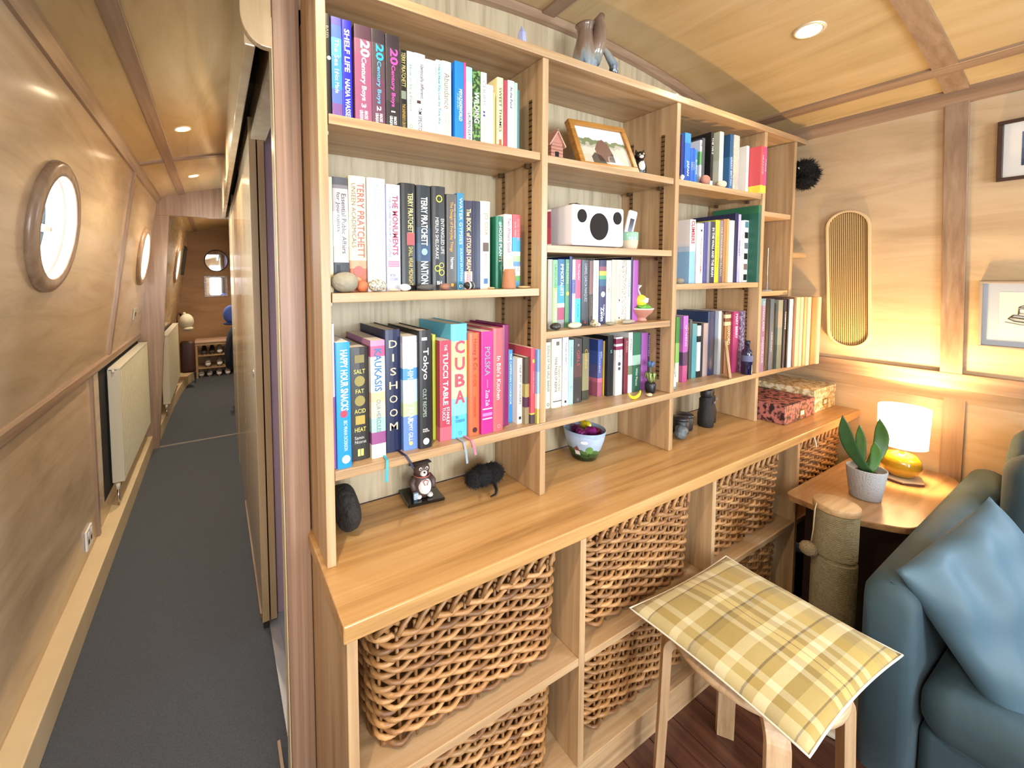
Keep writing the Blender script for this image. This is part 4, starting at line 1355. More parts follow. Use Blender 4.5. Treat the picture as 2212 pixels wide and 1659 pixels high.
def make_basket(w, d, h, rows, stakes, label, loc, mat, mat2):
    root = thing('wicker_basket', label, 'basket', loc, 0.0, 'wicker storage baskets')
    rnd = random.Random(3)
    per = 2 * (w + d)

    def base(s, z, off):
        k = 0.955 + 0.045 * z / h
        (x, y), n = rr_path(w, d, 0.045, s)
        yc = d / 2
        return (x * k + n[0] * off, yc + (y - yc) * k + n[1] * off, z)
    for i in range(rows):
        z = 0.012 + (h - 0.030) * i / (rows - 1)
        m = MB()
        m.smooth = True
        N = stakes * 4
        ph = rnd.uniform(-.3, .3)
        rad = rnd.uniform(0.0050, 0.0064)
        pts = []
        for k in range(N):
            pts.append(base(k / N, z + 0.0022 * math.sin(k * 0.37 + ph * 9 + i), 0.0062 * math.cos(PI * k / 4 + i * PI)))
        m.tube(pts, rad, 6, loop=True)
        m.build('willow_strand', mat if i % 5 else mat2, root)
    m = MB()
    m.smooth = True
    for j in range(stakes):
        s = j / stakes
        m.tube([base(s, z, 0.0) for z in (0.004, h * .5, h)], 0.0042, 5)
    tag(m.build('upright_stakes', mat2, root), kind='stuff')
    m = MB()
    m.smooth = True
    for j in range(stakes):
        pts = []
        for q in range(8):
            u = q / 7
            s = (j + u * 2.6) / stakes
            pts.append(base(s, h - 0.012 + 0.034 * math.sin(PI * min(1, u * 1.05)) ** 0.8, 0.008 - 0.016 * u))
        m.tube(pts, 0.0056, 6)
    tag(m.build('braided_rim', mat, root), kind='stuff')
    k = 0.93
    MB().box(-w / 2 * k, w / 2 * k, d * (1 - k), d * k, 0.002, 0.010).build('woven_base', mat2, root)
    return root


bx = [((0.248 + 0.745) / 2 + 0.003, 'honey willow basket with a striped blue cloth under the worktop corner'),
      (1.104, 'willow basket in the second upper cubby'),
      (1.706, 'willow basket in the third upper cubby, behind the plaid cushion'),
      (2.31, 'lamplit willow basket behind the potted plant')]
bas = make_basket(0.498, 0.285, 0.265, 18, 36, bx[0][1], (bx[0][0] + 0.008, -0.108, 0.3955), WILLOW, WILLOW_D)
for x, lab in bx[1:]:
    c = copy_tree(bas)
    c.location = (x, -0.106, 0.3955)
    c['label'] = lab
for x, lab in ((0.496, 'willow basket in the bottom cubby below the striped cloth basket'), (1.102, 'willow basket in the bottom cubby behind the stool leg'),
               (1.705, 'shadowed willow basket in the bottom cubby beside the scratching post')):
    c = copy_tree(bas)
    c.location = (x, -0.106, 0.096)
    c['label'] = lab

# what peeps over the rims
m = MB()
m.smooth = True
m.grid(lambda u, v: (0.45 + 0.20 * u, -0.075 + 0.10 * v, 0.672 + 0.022 * math.sin(PI * u) * math.sin(PI * (0.15 + 0.7 * v)) + 0.006 * math.sin(u * 19)), 20, 8)
cl_ = m.build('folded_cloth', zones([(i / 18, '4f86b8' if i % 2 else '2b3038') for i in range(18)], 0.2, axis=0, offset=0.45))
md = cl_.modifiers.new('solid', 'SOLIDIFY')
md.thickness = 0.008
tag(cl_, 'folded blue and dark striped cloth in the corner basket', 'cloth')
m = MB()
m.smooth = True
m.ball((0.683, -0.04, 0.672), 0.028, 0.045, 0.018, 14, 8, 0.12, 4)
tag(m.build('plastic_bag', plain('9fb4c8', 0.15, coat=0.5)), 'crumpled pale blue plastic bag in the corner basket', 'bag')
m = MB()
m.smooth = True
m.ball((2.30, -0.01, 0.668), 0.15, 0.075, 0.025, 18, 8, 0.06, 8)
tag(m.build('wool_bundle', plain('b5676f', 0.9, bump=0.5, bscale=120)), 'dusty pink knitted bundle in the lamplit basket', 'bundle')
m = MB()
m.smooth = True
m.tube([(2.225, -0.10, 0.690), (2.228, -0.118, 0.684), (2.230, -0.124, 0.662), (2.231, -0.126, 0.640)], 0.0028, 6)
tag(m.build('white_cord', plain('f0e6d2', 0.6)), 'short white cord hanging over the lamplit basket rim', 'cord')
m = MB()
m.smooth = True
m.ball((1.12, -0.01, 0.668), 0.17, 0.07, 0.020, 18, 8, 0.05, 9)
tag(m.build('grey_fabric', plain('5e6672', 0.9, bump=0.4, bscale=90)), 'slate grey fabric in the second upper basket', 'fabric')

# ------------------------------------------------------------------ pebbles and shells
SM = True


def stone(label, x, y, z, rx, ry, rz, mat, seed=1, rot=0.0, name='pebble', cat='stone', lob=0.10, group=None, pw=1.0):
    rnd = random.Random(seed)
    a = [rnd.uniform(0, 6.28) for _ in range(6)]
    m = MB()
    m.smooth = True
    rings = []
    nu, nv = 22, 14
    for i in range(nv + 1):
        ph = -PI / 2 + PI * i / nv
        ring = []
        for j in range(nu):
            th = 2 * PI * j / nu
            cp = max(math.cos(ph), 1e-4)
            n = (cp * math.cos(th), cp * math.sin(th), math.sin(ph))
            k = 1 + lob * (math.sin(2 * n[0] + a[0]) * math.sin(1.7 * n[1] + a[1]) + 0.6 * math.sin(3.1 * n[2] + a[2] + n[0] * 2)) * (0.5 + 0.5 * cp)
            p = (rx * k * n[0], ry * k * n[1], rz * k * n[2])
            c, s = math.cos(rot), math.sin(rot)
            ring.append((p[0] * c - p[1] * s, p[0] * s + p[1] * c, p[2]))
        rings.append(ring)
    m.loft(rings, caps=True)
    zm = min(p[2] for r in rings for p in r)
    o = m.build(name, mat)
    o.location = (x, y, z - zm + 0.0006)
    return tag(o, label, cat, group)


GREY_STONE = plain('8c8674', 0.75, bump=0.3, bscale=90, var=0.16, vscale=30)
Z1 = 1.339
stone('large smooth grey-green cobble on the pebble shelf', 0.249, 0.024, Z1, 0.0305, 0.019, 0.0225, GREY_STONE, 3, lob=0.04)
stone('small rust orange pebble beside the large cobble', 0.288, 0.026, Z1, 0.013, 0.011, 0.012, plain('b4613a', 0.6, var=0.2, vscale=80), 5)
stone('speckled pale granite pebble before the white memoir', 0.323, 0.023, Z1, 0.022, 0.016, 0.0145, speckle('7c7a70', 'd0ccba', 220, .8, .42, .58), 8, lob=0.05)
stone('flat buff stone chip between speckled and white pebbles', 0.362, 0.022, Z1, 0.013, 0.010, 0.0032, plain('cdbf9c', 0.7), 2)
stone('glossy white pebble on the pebble shelf', 0.392, 0.022, Z1, 0.0145, 0.011, 0.0085, plain('eceade', 0.4), 9)
stone('flat dark grey slate pebble on the pebble shelf', 0.446, 0.022, Z1, 0.0245, 0.013, 0.0078, plain('4e4c4a', 0.8, bump=0.3, bscale=120, var=0.2, vscale=60), 12, lob=0.06)
stone('small brown pebble on the pebble shelf', 0.499, 0.022, Z1, 0.0125, 0.011, 0.0085, plain('8a6250', 0.6), 14)
stone('black pebble with a white ring on the pebble shelf', 0.570, 0.022, Z1, 0.0175, 0.012, 0.0105, zones([(0, '1f2022'), (.30, 'cfccc4'), (.42, '2b2c2e'), (.72, 'cfccc4'), (.84, '232425')], 0.034, axis=0, offset=-0.017), 16, rot=0.2)
stone('thin tan stone chip near the green plant book', 0.636, 0.020, Z1, 0.010, 0.008, 0.0025, plain('c8a878', 0.7), 17)
stone('flat driftwood chip beside the small clay pot', 0.745, 0.022, Z1, 0.017, 0.010, 0.0035, plain('c2a070', 0.8), 18)
stone('thin buff chip behind the driftwood chip', 0.768, 0.030, Z1, 0.010, 0.009, 0.0028, plain('b09468', 0.8), 19)
t = thing('clay_pot', 'small tapered terracotta pot holding a pale card', 'pot', (0.695, 0.020, Z1 + .0005))
m = MB()
m.smooth = True
m.lathe([(0.0, 0), (0.0185, 0), (0.0190, 0.004), (0.0155, 0.050), (0.0145, 0.052), (0.0125, 0.050), (0.0125, 0.006), (0.0, 0.006)], 24)
m.build('pot_body', plain('a87452', 0.8, bump=0.2, bscale=150), t)
c = MB().box(-0.016, 0.017, -0.0004, 0.0004, 0.0, 0.044)
c.xform(Matrix.Translation((-0.002, 0.0, 0.045)) @ Matrix.Rotation(0.10, 4, 'Y') @ Matrix.Rotation(-0.15, 4, 'X'))
c.build('card', plain('c4cab4', 0.6), t)
put_text(t, 'SOLO', 'b0b04a', (-0.001, -0.0055, 0.070), (0, 0, -1), (1, 0, 0), 0.022, 0.010)

Z2 = 1.216
stone('dark sea snail shell on the paperback shelf', 0.868, 0.020, Z2, 0.017, 0.013, 0.011, plain('3a3634', 0.35, var=0.3, vscale=90), 21, name='sea_shell', cat='shell')
stone('long cream pebble on the paperback shelf', 0.947, 0.022, Z2, 0.027, 0.012, 0.009, plain('cbc6ae', 0.7, bump=0.2), 23, lob=0.05)
t = thing('snail_shell', 'cream spiral shell on the paperback shelf', 'shell', (1.030, 0.020, Z2))
m = MB()
m.smooth = True
m.ball((0, 0, 0.0085), 0.015, 0.012, 0.0085, 16, 10)
m.ball((-0.002, 0, 0.015), 0.009, 0.008, 0.006, 14, 8)
m.ball((-0.003, 0, 0.0195), 0.005, 0.0045, 0.004, 12, 8)
m.build('whorl', speckle('d9cfae', '8a7a5a', 160, .5), t)
m = MB()
m.smooth = True
m.ball((0.013, -0.004, 0.006), 0.008, 0.006, 0.0055, 12, 8)
m.build('shell_lip', plain('efe6cf', 0.4), t)
stone('small grey-green pebble on the paperback shelf', 1.100, 0.020, Z2, 0.0155, 0.011, 0.005, plain('8f8c78', 0.8), 25)
stone('long flat grey driftwood piece by the footed bowl', 1.185, 0.018, Z2, 0.034, 0.010, 0.006, plain('a39a84', 0.85, bump=0.4), 27, rot=0.05)
# footed bowl with a foil egg
t = thing('footed_bowl', 'pink footed bowl with white rim beside the paperbacks', 'bowl', (1.296, 0.050, Z2 + .0005))
m = MB()
m.smooth = True
m.lathe([(0.0, 0), (0.020, 0), (0.021, 0.003), (0.0165, 0.010), (0.020, 0.014), (0.036, 0.030), (0.0405, 0.041)], 32, cap=False)
m.build('bowl_body', plain('b9826f', 0.45), t)
m = MB()
m.smooth = True
m.lathe([(0.0405, 0.0408), (0.0422, 0.043), (0.0408, 0.045), (0.0385, 0.043), (0.034, 0.032), (0.018, 0.018), (0.0, 0.016)], 32, cap=False)
m.build('bowl_rim', plain('e6ddd2', 0.35), t)
t = thing('foil_egg', 'yellow wrapped egg with bow on green paper in the footed bowl', 'egg', (1.296, 0.050, Z2 + .02))
m = MB()
m.ball((0, 0, 0.024), 0.033, 0.031, 0.016, 18, 9, 0.14, 5)
m.build('green_paper', plain('5f9e3a', 0.6), t)
m = MB()
m.smooth = True
m.ball((-0.004, 0.0, 0.050), 0.024, 0.022, 0.022, 16, 10)
m.build('egg', plain('e2cf3e', 0.35), t)
m = MB()
m.ball((0.0, -0.020, 0.052), 0.014, 0.005, 0.009, 10, 6, 0.2, 2)
m.build('bow', plain('d8d2d6', 0.3), t)
m = MB()
m.smooth = True
m.tube([(-0.008, 0, 0.070), (-0.014, 0.002, 0.090), (-0.010, 0.0, 0.104)], [0.007, 0.004, 0.011], 8, flat=0.5)
m.build('wrapper_twist', plain('cfd0d4', 0.25, alpha=None), t)

ZB_ = 0.96
t = thing('flower_ornament', 'small blue flower ornament with pale leaves in a black pot', 'ornament', (1.345, 0.040, ZB_ + .0005))
m = MB()
m.smooth = True
m.lathe([(0.0, 0), (0.014, 0), (0.017, 0.01), (0.0175, 0.032), (0.015, 0.036), (0.0, 0.034)], 18)
m.build('pot', plain('15131a', 0.4), t)
for i in range(7):
    a = -2.6 + i * 0.8
    m = MB()
    m.smooth = True
    m.tube([(0, 0, 0.03), (0.008 * math.cos(a), 0.008 * math.sin(a), 0.055), (0.015 * math.cos(a), 0.015 * math.sin(a), 0.070), (0.018 * math.cos(a), 0.018 * math.sin(a), 0.045)], [0.002, 0.006, 0.005, 0.001], 6, flat=0.3)
    m.build('leaf', plain('9aa866', 0.6), t)
m = MB()
m.smooth = True
m.tube([(0, 0, 0.03), (0, 0, 0.09)], 0.0018, 6)
m.build('stem', plain('5a7a4a', 0.6), t)
for i in range(6):
    a = i * PI / 3
    m = MB()
    m.smooth = True
    m.ball((0.007 * math.cos(a), 0.007 * math.sin(a), 0.100 + 0.003 * (i % 2)), 0.0055, 0.0055, 0.010, 8, 6)
    m.build('petal', plain('46648c', 0.5), t)
m = MB()
m.smooth = True
m.tube([(1.228 + 0.030 * math.cos(a), 0.018 + 0.0, 0.985 + 0.020 * math.sin(a)) for a in [PI + PI * i / 10 for i in range(11)]], [0.0015, 0.003, 0.0042, 0.005, 0.0055, 0.0055, 0.0055, 0.005, 0.0042, 0.003, 0.0022], 8)
o = m.build('toy_banana', plain('e6d22e', 0.4))
tag(o, 'tiny yellow banana ornament before the green book', 'ornament')
stone('flat pale pebble beside the tiny banana', 1.300, 0.014, ZB_, 0.014, 0.009, 0.005, plain('cabb98', 0.7), 31)
# travel guide shelf
stone('small white shell at the start of the travel guides', 1.452, 0.012, 1.704, 0.009, 0.008, 0.009, plain('ece6de', 0.5), 33, name='sea_shell', cat='shell')
stone('round dusky pink pebble before the travel guides', 1.60, 0.014, 1.704, 0.024, 0.013, 0.017, plain('a8705e', 0.6, var=0.1), 35, lob=0.03)
stone('pale conch shell before the travel guides', 1.715, 0.014, 1.704, 0.024, 0.012, 0.013, plain('dcc8aa', 0.5, var=0.15, vscale=60), 37, name='sea_shell', cat='shell')
stone('grey pebble before the red-lettered climbing book', 1.458, 0.016, 1.342, 0.020, 0.013, 0.0105, plain('8a8272', 0.8, bump=0.3), 39)

# ------------------------------------------------------------------ speaker shelf
t = thing('beach_hut', 'tiny pink wooden beach hut beside the framed photo', 'ornament', (0.902, 0.075, 1.7035))
for i in range(6):
    w = 0.024 if i < 5 else 0.021
    MB().box(-w, w, -0.020, 0.020, 0.010 * i + .0002, 0.010 * i + 0.0094).build('weatherboard', plain('b07a66', 0.7, var=0.08), t, bevel=0.001)
g = MB().prism([(-0.023, 0.060), (0.023, 0.060), (0.0, 0.092)], 'Y', -0.019, 0.019)
g.build('gable', plain('b07a66', 0.7), t)
for s in (-1, 1):
    q = MB().prism([(s * -0.002, 0.099), (s * 0.033, 0.052), (s * 0.031, 0.048), (s * -0.002, 0.094)], 'Y', -0.024, 0.024)
    q.build('roof_slope', plain('c99a86', 0.7), t)
MB().box(-0.008, 0.006, -0.0212, -0.0202, 0.001, 0.034).build('doorway', plain('120c0a', 0.9), t)

# framed photo, leaning back
fr = thing('photo_frame', 'wooden photo frame leaning on the shelf above the speaker', 'picture frame', (0.985, 0.034, 1.7038), 0.0)
fr.rotation_euler = (-math.radians(22), 0, math.radians(-6))
FW, FH = 0.235, 0.175
FRM = wood('8a5a24', 'a8742f', 'be8a44', 'X', rough=0.4, along=3, fine=60)
for b in ((0, FW, 0, .018), (0, FW, FH - .018, FH), (0, .018, .018, FH - .018), (FW - .018, FW, .018, FH - .018)):
    MB().box(b[0], b[1], 0, .020, b[2], b[3]).build('frame_bar', FRM, fr, bevel=0.002)
MB().box(.018, FW - .018, .008, .012, .018, FH - .018).build('backing', plain('8a6a4a', 0.8), fr)
ph = MB()
ph.box(.018, FW - .018, .0072, .0078, .018, FH - .018)
ph.build('photo_print', zones([(0, 'b9b19c'), (.38, 'c2bdad'), (.66, 'a9a594'), (.74, '6f7a56'), (.84, 'cfd2d6'), (.94, 'e0e4ea')], FH - .036, axis=2, offset=.018, noise=0.05), fr)
for nm, c, pts in (('pictured_person', '6f4f40', [(.085, .03), (.08, .075), (.10, .105), (.12, .115), (.14, .10), (.15, .06), (.15, .03)]),
                   ('pictured_person', 'd9d2c4', [(.12, .02), (.125, .05), (.145, .062), (.17, .05), (.185, .02)]),
                   ('pictured_person', '4a4238', [(.06, .02), (.058, .045), (.075, .062), (.10, .05), (.115, .02)])):
    MB().prism(pts, 'Y', .0066, .0071).build(nm, plain(c, 0.6), fr)
sup = MB().box(FW / 2 - .015, FW / 2 + .015, .021, .025, .01, .12)
sup.build('easel_strut', plain('5a4028', 0.7), fr)

# black and white cat figure
t = thing('cat_figurine', 'black cat figurine with a white belly on the photo shelf', 'figurine', (1.262, 0.042, 1.7035), -0.5)
m = MB()
m.smooth = True
m.lathe([(0.0, 0), (0.018, 0), (0.022, 0.010), (0.0215, 0.028), (0.017, 0.046), (0.0115, 0.055)], 22, cap=True)
m.build('body', plain('14120f', 0.3), t)
m = MB()
m.smooth = True
m.ball((0, -0.0075, 0.026), 0.0145, 0.0165, 0.024, 16, 10)
m.build('belly', plain('e6e0d8', 0.35), t)
m = MB()
m.smooth = True
m.ball((0, -0.002, 0.066), 0.017, 0.0145, 0.0145, 18, 12)
m.build('head', plain('14120f', 0.3), t)
m = MB()
m.smooth = True
m.ball((0, -0.0125, 0.061), 0.008, 0.0055, 0.006, 12, 8)
m.build('muzzle', plain('e0c8c0', 0.4), t)
for s in (-1, 1):
    m = MB()
    m.lathe([(0.0055, 0.0), (0.0032, 0.006), (0.0004, 0.011)], 10)
    m.xform(Matrix.Translation((s * 0.0105, -0.001, 0.076)) @ Matrix.Rotation(s * 0.3, 4, 'Y'))
    m.build('ear', plain('2a2420', 0.4), t)
    m = MB()
    m.smooth = True
    m.ball((s * 0.006, -0.0155, 0.068), 0.0025, 0.0012, 0.002, 8, 6)
    m.build('eye', plain('d8d2a0', 0.2), t)
m = MB()
m.smooth = True
m.tube([(-0.014, 0.012, 0.006), (-0.026, 0.010, 0.012), (-0.030, 0.006, 0.034), (-0.026, 0.004, 0.048)], 0.0034, 8)
m.build('tail', plain('14120f', 0.3), t)

# white cube speaker
t = thing('speaker', 'white box speaker with three black round drivers', 'speaker', (0.922, 0.010, 1.4585))
m = MB()
m.smooth = True
m.rbox(0.0, 0.226, 0.0, 0.135, 0.004, 0.124, 0.008, 4)
m.build('cabinet', plain('e8e6ea', 0.4), t)
MB().box(0.02, 0.206, 0.015, 0.12, 0.0005, 0.0045).build('foot', BLACK, t)
for (cx, cz, r) in ((0.036, 0.090, 0.0195), (0.110, 0.062, 0.0405), (0.192, 0.092, 0.0195)):
    m = MB()
    m.smooth = True
    m.lathe([(0.0, -0.001), (r * .6, -0.0015), (r * .93, -0.002), (r, -0.0012), (r, 0.001)], 40, cap=False)
    m.xform(Matrix.Translation((cx, 0.0, cz)) @ Matrix.Rotation(PI / 2, 4, 'X') @ Matrix.Scale(-1, 4, (0, 0, 1)))
    m.build('driver', plain('151417', 0.7, bump=0.8, bscale=900), t)
m = MB()
m.smooth = True
m.tube([(0.048, 0.06, 0.120), (0.052, 0.06, 0.131), (0.080, 0.06, 0.135), (0.108, 0.06, 0.131), (0.112, 0.06, 0.120)], 0.006, 8)
m.build('carry_handle', plain('2a2226', 0.6), t)
c = MB().box(0, 0.002, 0, 0.07, 0, 0.106)
o = c.build('greeting_card', zones([(0, 'e4dcd2'), (.06, 'b0454e'), (.5, '9a3a50'), (.94, 'e4dcd2')], 0.106))
o.location = (0.868, 0.042, 1.459)
o.rotation_euler = (0, math.radians(-3), math.radians(28))
tag(o, 'upright red and white greeting card beside the white speaker', 'card')
# glazed cup with a thermometer
t = thing('ceramic_cup', 'cream cup with green glazed rim beside the speaker', 'cup', (1.222, 0.048, 1.459))
m = MB()
m.smooth = True
m.lathe([(0.0, 0), (0.0225, 0), (0.026, 0.004), (0.0285, 0.018), (0.0292, 0.030)], 32, cap=False)
m.build('cup_body', plain('cdbda2', 0.55), t)
m = MB()
m.smooth = True
m.lathe([(0.0293, 0.0298), (0.0300, 0.034), (0.0300, 0.054), (0.0288, 0.0562), (0.0272, 0.054), (0.0265, 0.02), (0.0, 0.012)], 32, cap=False)
m.build('glazed_band', plain('8fc0a4', 0.2, coat=0.5), t)
t = thing('thermometer', 'slim white digital thermometer standing in the green rimmed cup', 'thermometer', (1.216, 0.055, 1.474))
t.rotation_euler = (0.0, math.radians(14), math.radians(-14))
m = MB()
m.smooth = True
m.rbox(-0.017, 0.017, -0.006, 0.006, 0.0, 0.118, 0.0055, 3)
m.build('case', plain('e6e6ee', 0.35), t)
MB().box(-0.008, 0.008, -0.0066, -0.0058, 0.045, 0.090).build('display', plain('2a1a20', 0.15), t)
m = MB()
m.smooth = True
m.rbox(1.205, 1.245, 0.120, 0.150, 1.459, 1.545, 0.006)
tag(m.build('black_tin', plain('16161a', 0.4)), 'small black tin behind the white thermometer', 'tin')

# ------------------------------------------------------------------ binocular shelf ornaments
t = thing('glass_vial', 'clear glass vial with white label at the shelf end', 'vial', (1.462, 0.030, ZB_ + .0005))
m = MB()
m.smooth = True
m.lathe([(0.0, 0), (0.0085, 0), (0.009, 0.002), (0.009, 0.062), (0.005, 0.068), (0.005, 0.082), (0.0, 0.082)], 16)
m.build('vial_body', plain('8f9a9c', 0.08, spec=0.8), t)
m = MB()
m.lathe([(0.0093, 0.010), (0.0093, 0.045)], 16, cap=False)
m.build('vial_label', plain('f2f0ec', 0.6), t)
o = MB()
o.smooth = True
o.rbox(-0.024, 0.024, 0.0, 0.008, 0.0, 0.158, 0.0039, 2)
poly = []
for cx_, cz_, a0 in ((0.014, 0.142, 0), (-0.014, 0.142, PI / 2), (-0.014, 0.014, PI), (0.014, 0.014, 1.5 * PI)):
    for i in range(6):
        a = a0 + PI / 2 * i / 5
        poly.append((cx_ + 0.013 * math.cos(a), cz_ + 0.013 * math.sin(a)))
o = MB().prism(poly, 'Y', 0, 0.009).build('wooden_paddle', wood('a07a4e', 'c09c70', 'd4b58c', 'Z', rough=0.6, along=6, fine=80), bevel=0.002)
o.location = (1.812, 0.006, ZB_ + .0005)
o.rotation_euler = (math.radians(-7), 0, math.radians(30))
tag(o, 'pale rounded wooden paddle propped against the rust book', 'board')
t = thing('blue_bottle', 'small dark blue glass bottle beside the wooden paddle', 'bottle', (1.945, 0.012, ZB_ + .0005))
m = MB()
m.smooth = True
m.lathe([(0.0, 0), (0.0185, 0), (0.020, 0.003), (0.020, 0.088), (0.017, 0.100), (0.009, 0.108), (0.008, 0.125)], 24)
m.build('bottle_body', plain('15143a', 0.1, coat=0.6), t)
m = MB()
m.smooth = True
m.lathe([(0.0085, 0.123), (0.0095, 0.124), (0.0095, 0.140), (0.0, 0.141)], 18)
m.build('cap', plain('17152e', 0.4), t)
m = MB()
m.lathe([(0.0203, 0.055), (0.0203, 0.080)], 24, cap=False)
m.build('label', plain('5f6488', 0.6), t)

# counter: binoculars, lens pots, stone
RUB = plain('141414', 0.6, bump=0.4, bscale=300)
t = thing('binoculars', 'black rubber binoculars standing on the worktop', 'binoculars', (1.80, 0.085, ZT), 0.35)
for s in (-1, 1):
    m = MB()
    m.smooth = True
    m.lathe([(0.0, 0.0005), (0.026, 0.0005), (0.028, 0.004), (0.029, 0.05), (0.024, 0.075), (0.024, 0.112), (0.019, 0.118), (0.019, 0.122)], 24, c=(s * 0.034, 0, 0))
    b_ = m.build('barrel', RUB, t)
    m = MB()
    m.smooth = True
    m.lathe([(0.0, 0.1225), (0.018, 0.1225), (0.021, 0.126), (0.021, 0.152), (0.019, 0.154), (0.016, 0.152), (0.0, 0.149)], 24, c=(s * 0.034, 0, 0))
    m.build('eyecup', plain('1a1a1b', 0.5), b_)
    MB().box(s * 0.034 - .010, s * 0.034 + .010, -0.0302, -0.0288, 0.100, 0.108).build('badge', plain('8aa0b4', 0.3), b_)
MB().box(-0.012, 0.012, -0.012, 0.012, 0.045, 0.105).build('hinge', RUB, t, bevel=0.003)
m = MB()
m.smooth = True
m.lathe([(0.0, 0.106), (0.010, 0.106), (0.010, 0.128), (0.0, 0.128)], 18)
m.build('focus_wheel', plain('222223', 0.5), t)
for i, (x, y, lab) in enumerate(((1.66, 0.095, 'short black lens pot before the binoculars'), (1.607, 0.082, 'second short black lens pot beside the divider'))):
    t = thing('lens_pot', lab, 'pot', (x, y, ZT))
    m = MB()
    m.smooth = True
    m.lathe([(0.0, 0.0005), (0.026, 0.0005), (0.028, 0.004), (0.029, 0.050), (0.027, 0.052), (0.0, 0.052)], 24)
    m.build('pot_body', plain('1c1c1e', 0.45), t)
    m = MB()
    m.smooth = True
    m.lathe([(0.0, 0.0522), (0.0285, 0.0522), (0.0295, 0.054), (0.0295, 0.062), (0.0, 0.064)], 24)
    m.build('lid', plain('26262a', 0.35), t)
stone('rough blue-grey mineral lump on the worktop by the lens pots', 1.548, 0.048, ZT, 0.032, 0.024, 0.024, plain('5d666c', 0.5, bump=0.6, bscale=60, var=0.25, vscale=40), 44, lob=0.22, name='mineral')
stone('black rock in the corner behind the corridor upright', 0.268, 0.120, ZT, 0.034, 0.05, 0.060, plain('23211f', 0.8, bump=0.9, bscale=70, var=0.3, vscale=40), 51, lob=0.24, name='rock', cat='rock')

# painted clay badger-like figure on a lacquer base
t = thing('tanuki_figurine', 'brown and white hatted animal figurine on a black base', 'figurine', (0.497, 0.158, ZT), math.radians(-6))
t.scale = (0.93, 0.93, 0.93)
o = MB()
o.rbox(-0.058, 0.058, -0.048, 0.048, 0.0005, 0.010, 0.002, 1)
o.build('lacquer_base', plain('0b0a0a', 0.12, coat=0.6), t)
BRN = plain('4f3c34', 0.5)
WHT = plain('e2dcd8', 0.45)
m = MB()
m.smooth = True
m.lathe([(0.0, 0.0105), (0.026, 0.0105), (0.031, 0.022), (0.032, 0.038), (0.029, 0.055), (0.022, 0.070), (0.015, 0.078)], 26)
m.build('body', BRN, t)
m = MB()
m.smooth = True
m.ball((0.002, -0.013, 0.040), 0.0245, 0.0225, 0.029, 20, 14)
m.build('belly', WHT, t)
m = MB()
m.smooth = True
m.ball((0, -0.002, 0.090), 0.0255, 0.0225, 0.0215, 20, 14)
m.build('head', BRN, t)
m = MB()
m.smooth = True
m.ball((0.0, -0.020, 0.083), 0.0115, 0.010, 0.0105, 16, 10)
m.build('muzzle', WHT, t)
m = MB()
m.smooth = True
m.ball((0.0, -0.0295, 0.088), 0.0034, 0.0028, 0.0028, 10, 8)
m.build('nose', BLACK, t)
for s in (-1, 1):
    m = MB()
    m.smooth = True
    m.ball((s * 0.010, -0.0215, 0.097), 0.0055, 0.0028, 0.0055, 12, 8)
    e_ = m.build('eye', plain('cfc8bf', 0.3), t)
    m = MB()
    m.smooth = True
    m.ball((s * 0.0095, -0.0240, 0.097), 0.0024, 0.0015, 0.0026, 8, 6)
    m.build('pupil', BLACK, e_)
    m = MB()
    m.smooth = True
    m.tube([(s * 0.022, -0.002, 0.066), (s * 0.034, -0.010, 0.050), (s * 0.030, -0.024, 0.036)], [0.010, 0.010, 0.007], 10)
    m.build('arm', BRN, t)
    m = MB()
    m.smooth = True
    m.ball((s * 0.018, -0.024, 0.0165), 0.010, 0.012, 0.0065, 12, 8)
    m.build('foot', WHT, t)
m = MB()
m.smooth = True
m.lathe([(0.034, 0.098), (0.036, 0.100), (0.030, 0.106), (0.020, 0.112), (0.010, 0.1155), (0.0, 0.1165)], 28, cap=False)
m.xform(Matrix.Translation((0, 0.008, 0.0)) @ Matrix.Translation((0, 0, 0.1)) @ Matrix.Rotation(math.radians(-24), 4, 'X') @ Matrix.Translation((0, 0, -0.1)))
o = m.build('straw_hat', plain('2f211c', 0.7), t)
md = o.modifiers.new('solid', 'SOLIDIFY')
md.thickness = 0.003
m = MB()
m.smooth = True
m.tube([(0.0245 * math.cos(a), -0.003 + 0.0225 * math.sin(a), 0.0715) for a in [2 * PI * i / 24 for i in range(24)]], 0.0016, 6, loop=True)
m.build('neck_cord', plain('b8605a', 0.6), t)
for s in (-1, 1):
    m = MB()
    m.smooth = True
    m.tube([(0.002, -0.0300, 0.066), (0.002 + s * 0.008, -0.0345, 0.063), (0.002 + s * 0.003, -0.0365, 0.052)], 0.0014, 6)
    m.build('bow_tail', plain('b8605a', 0.6), t)
MB().box(-0.034, -0.020, -0.030, -0.020, 0.0105, 0.030).build('account_book', plain('9fb4c8', 0.6), t, bevel=0.001)

# black fluffy toy with a tail
FUR = plain('090808', 0.95, sheen=0.3)


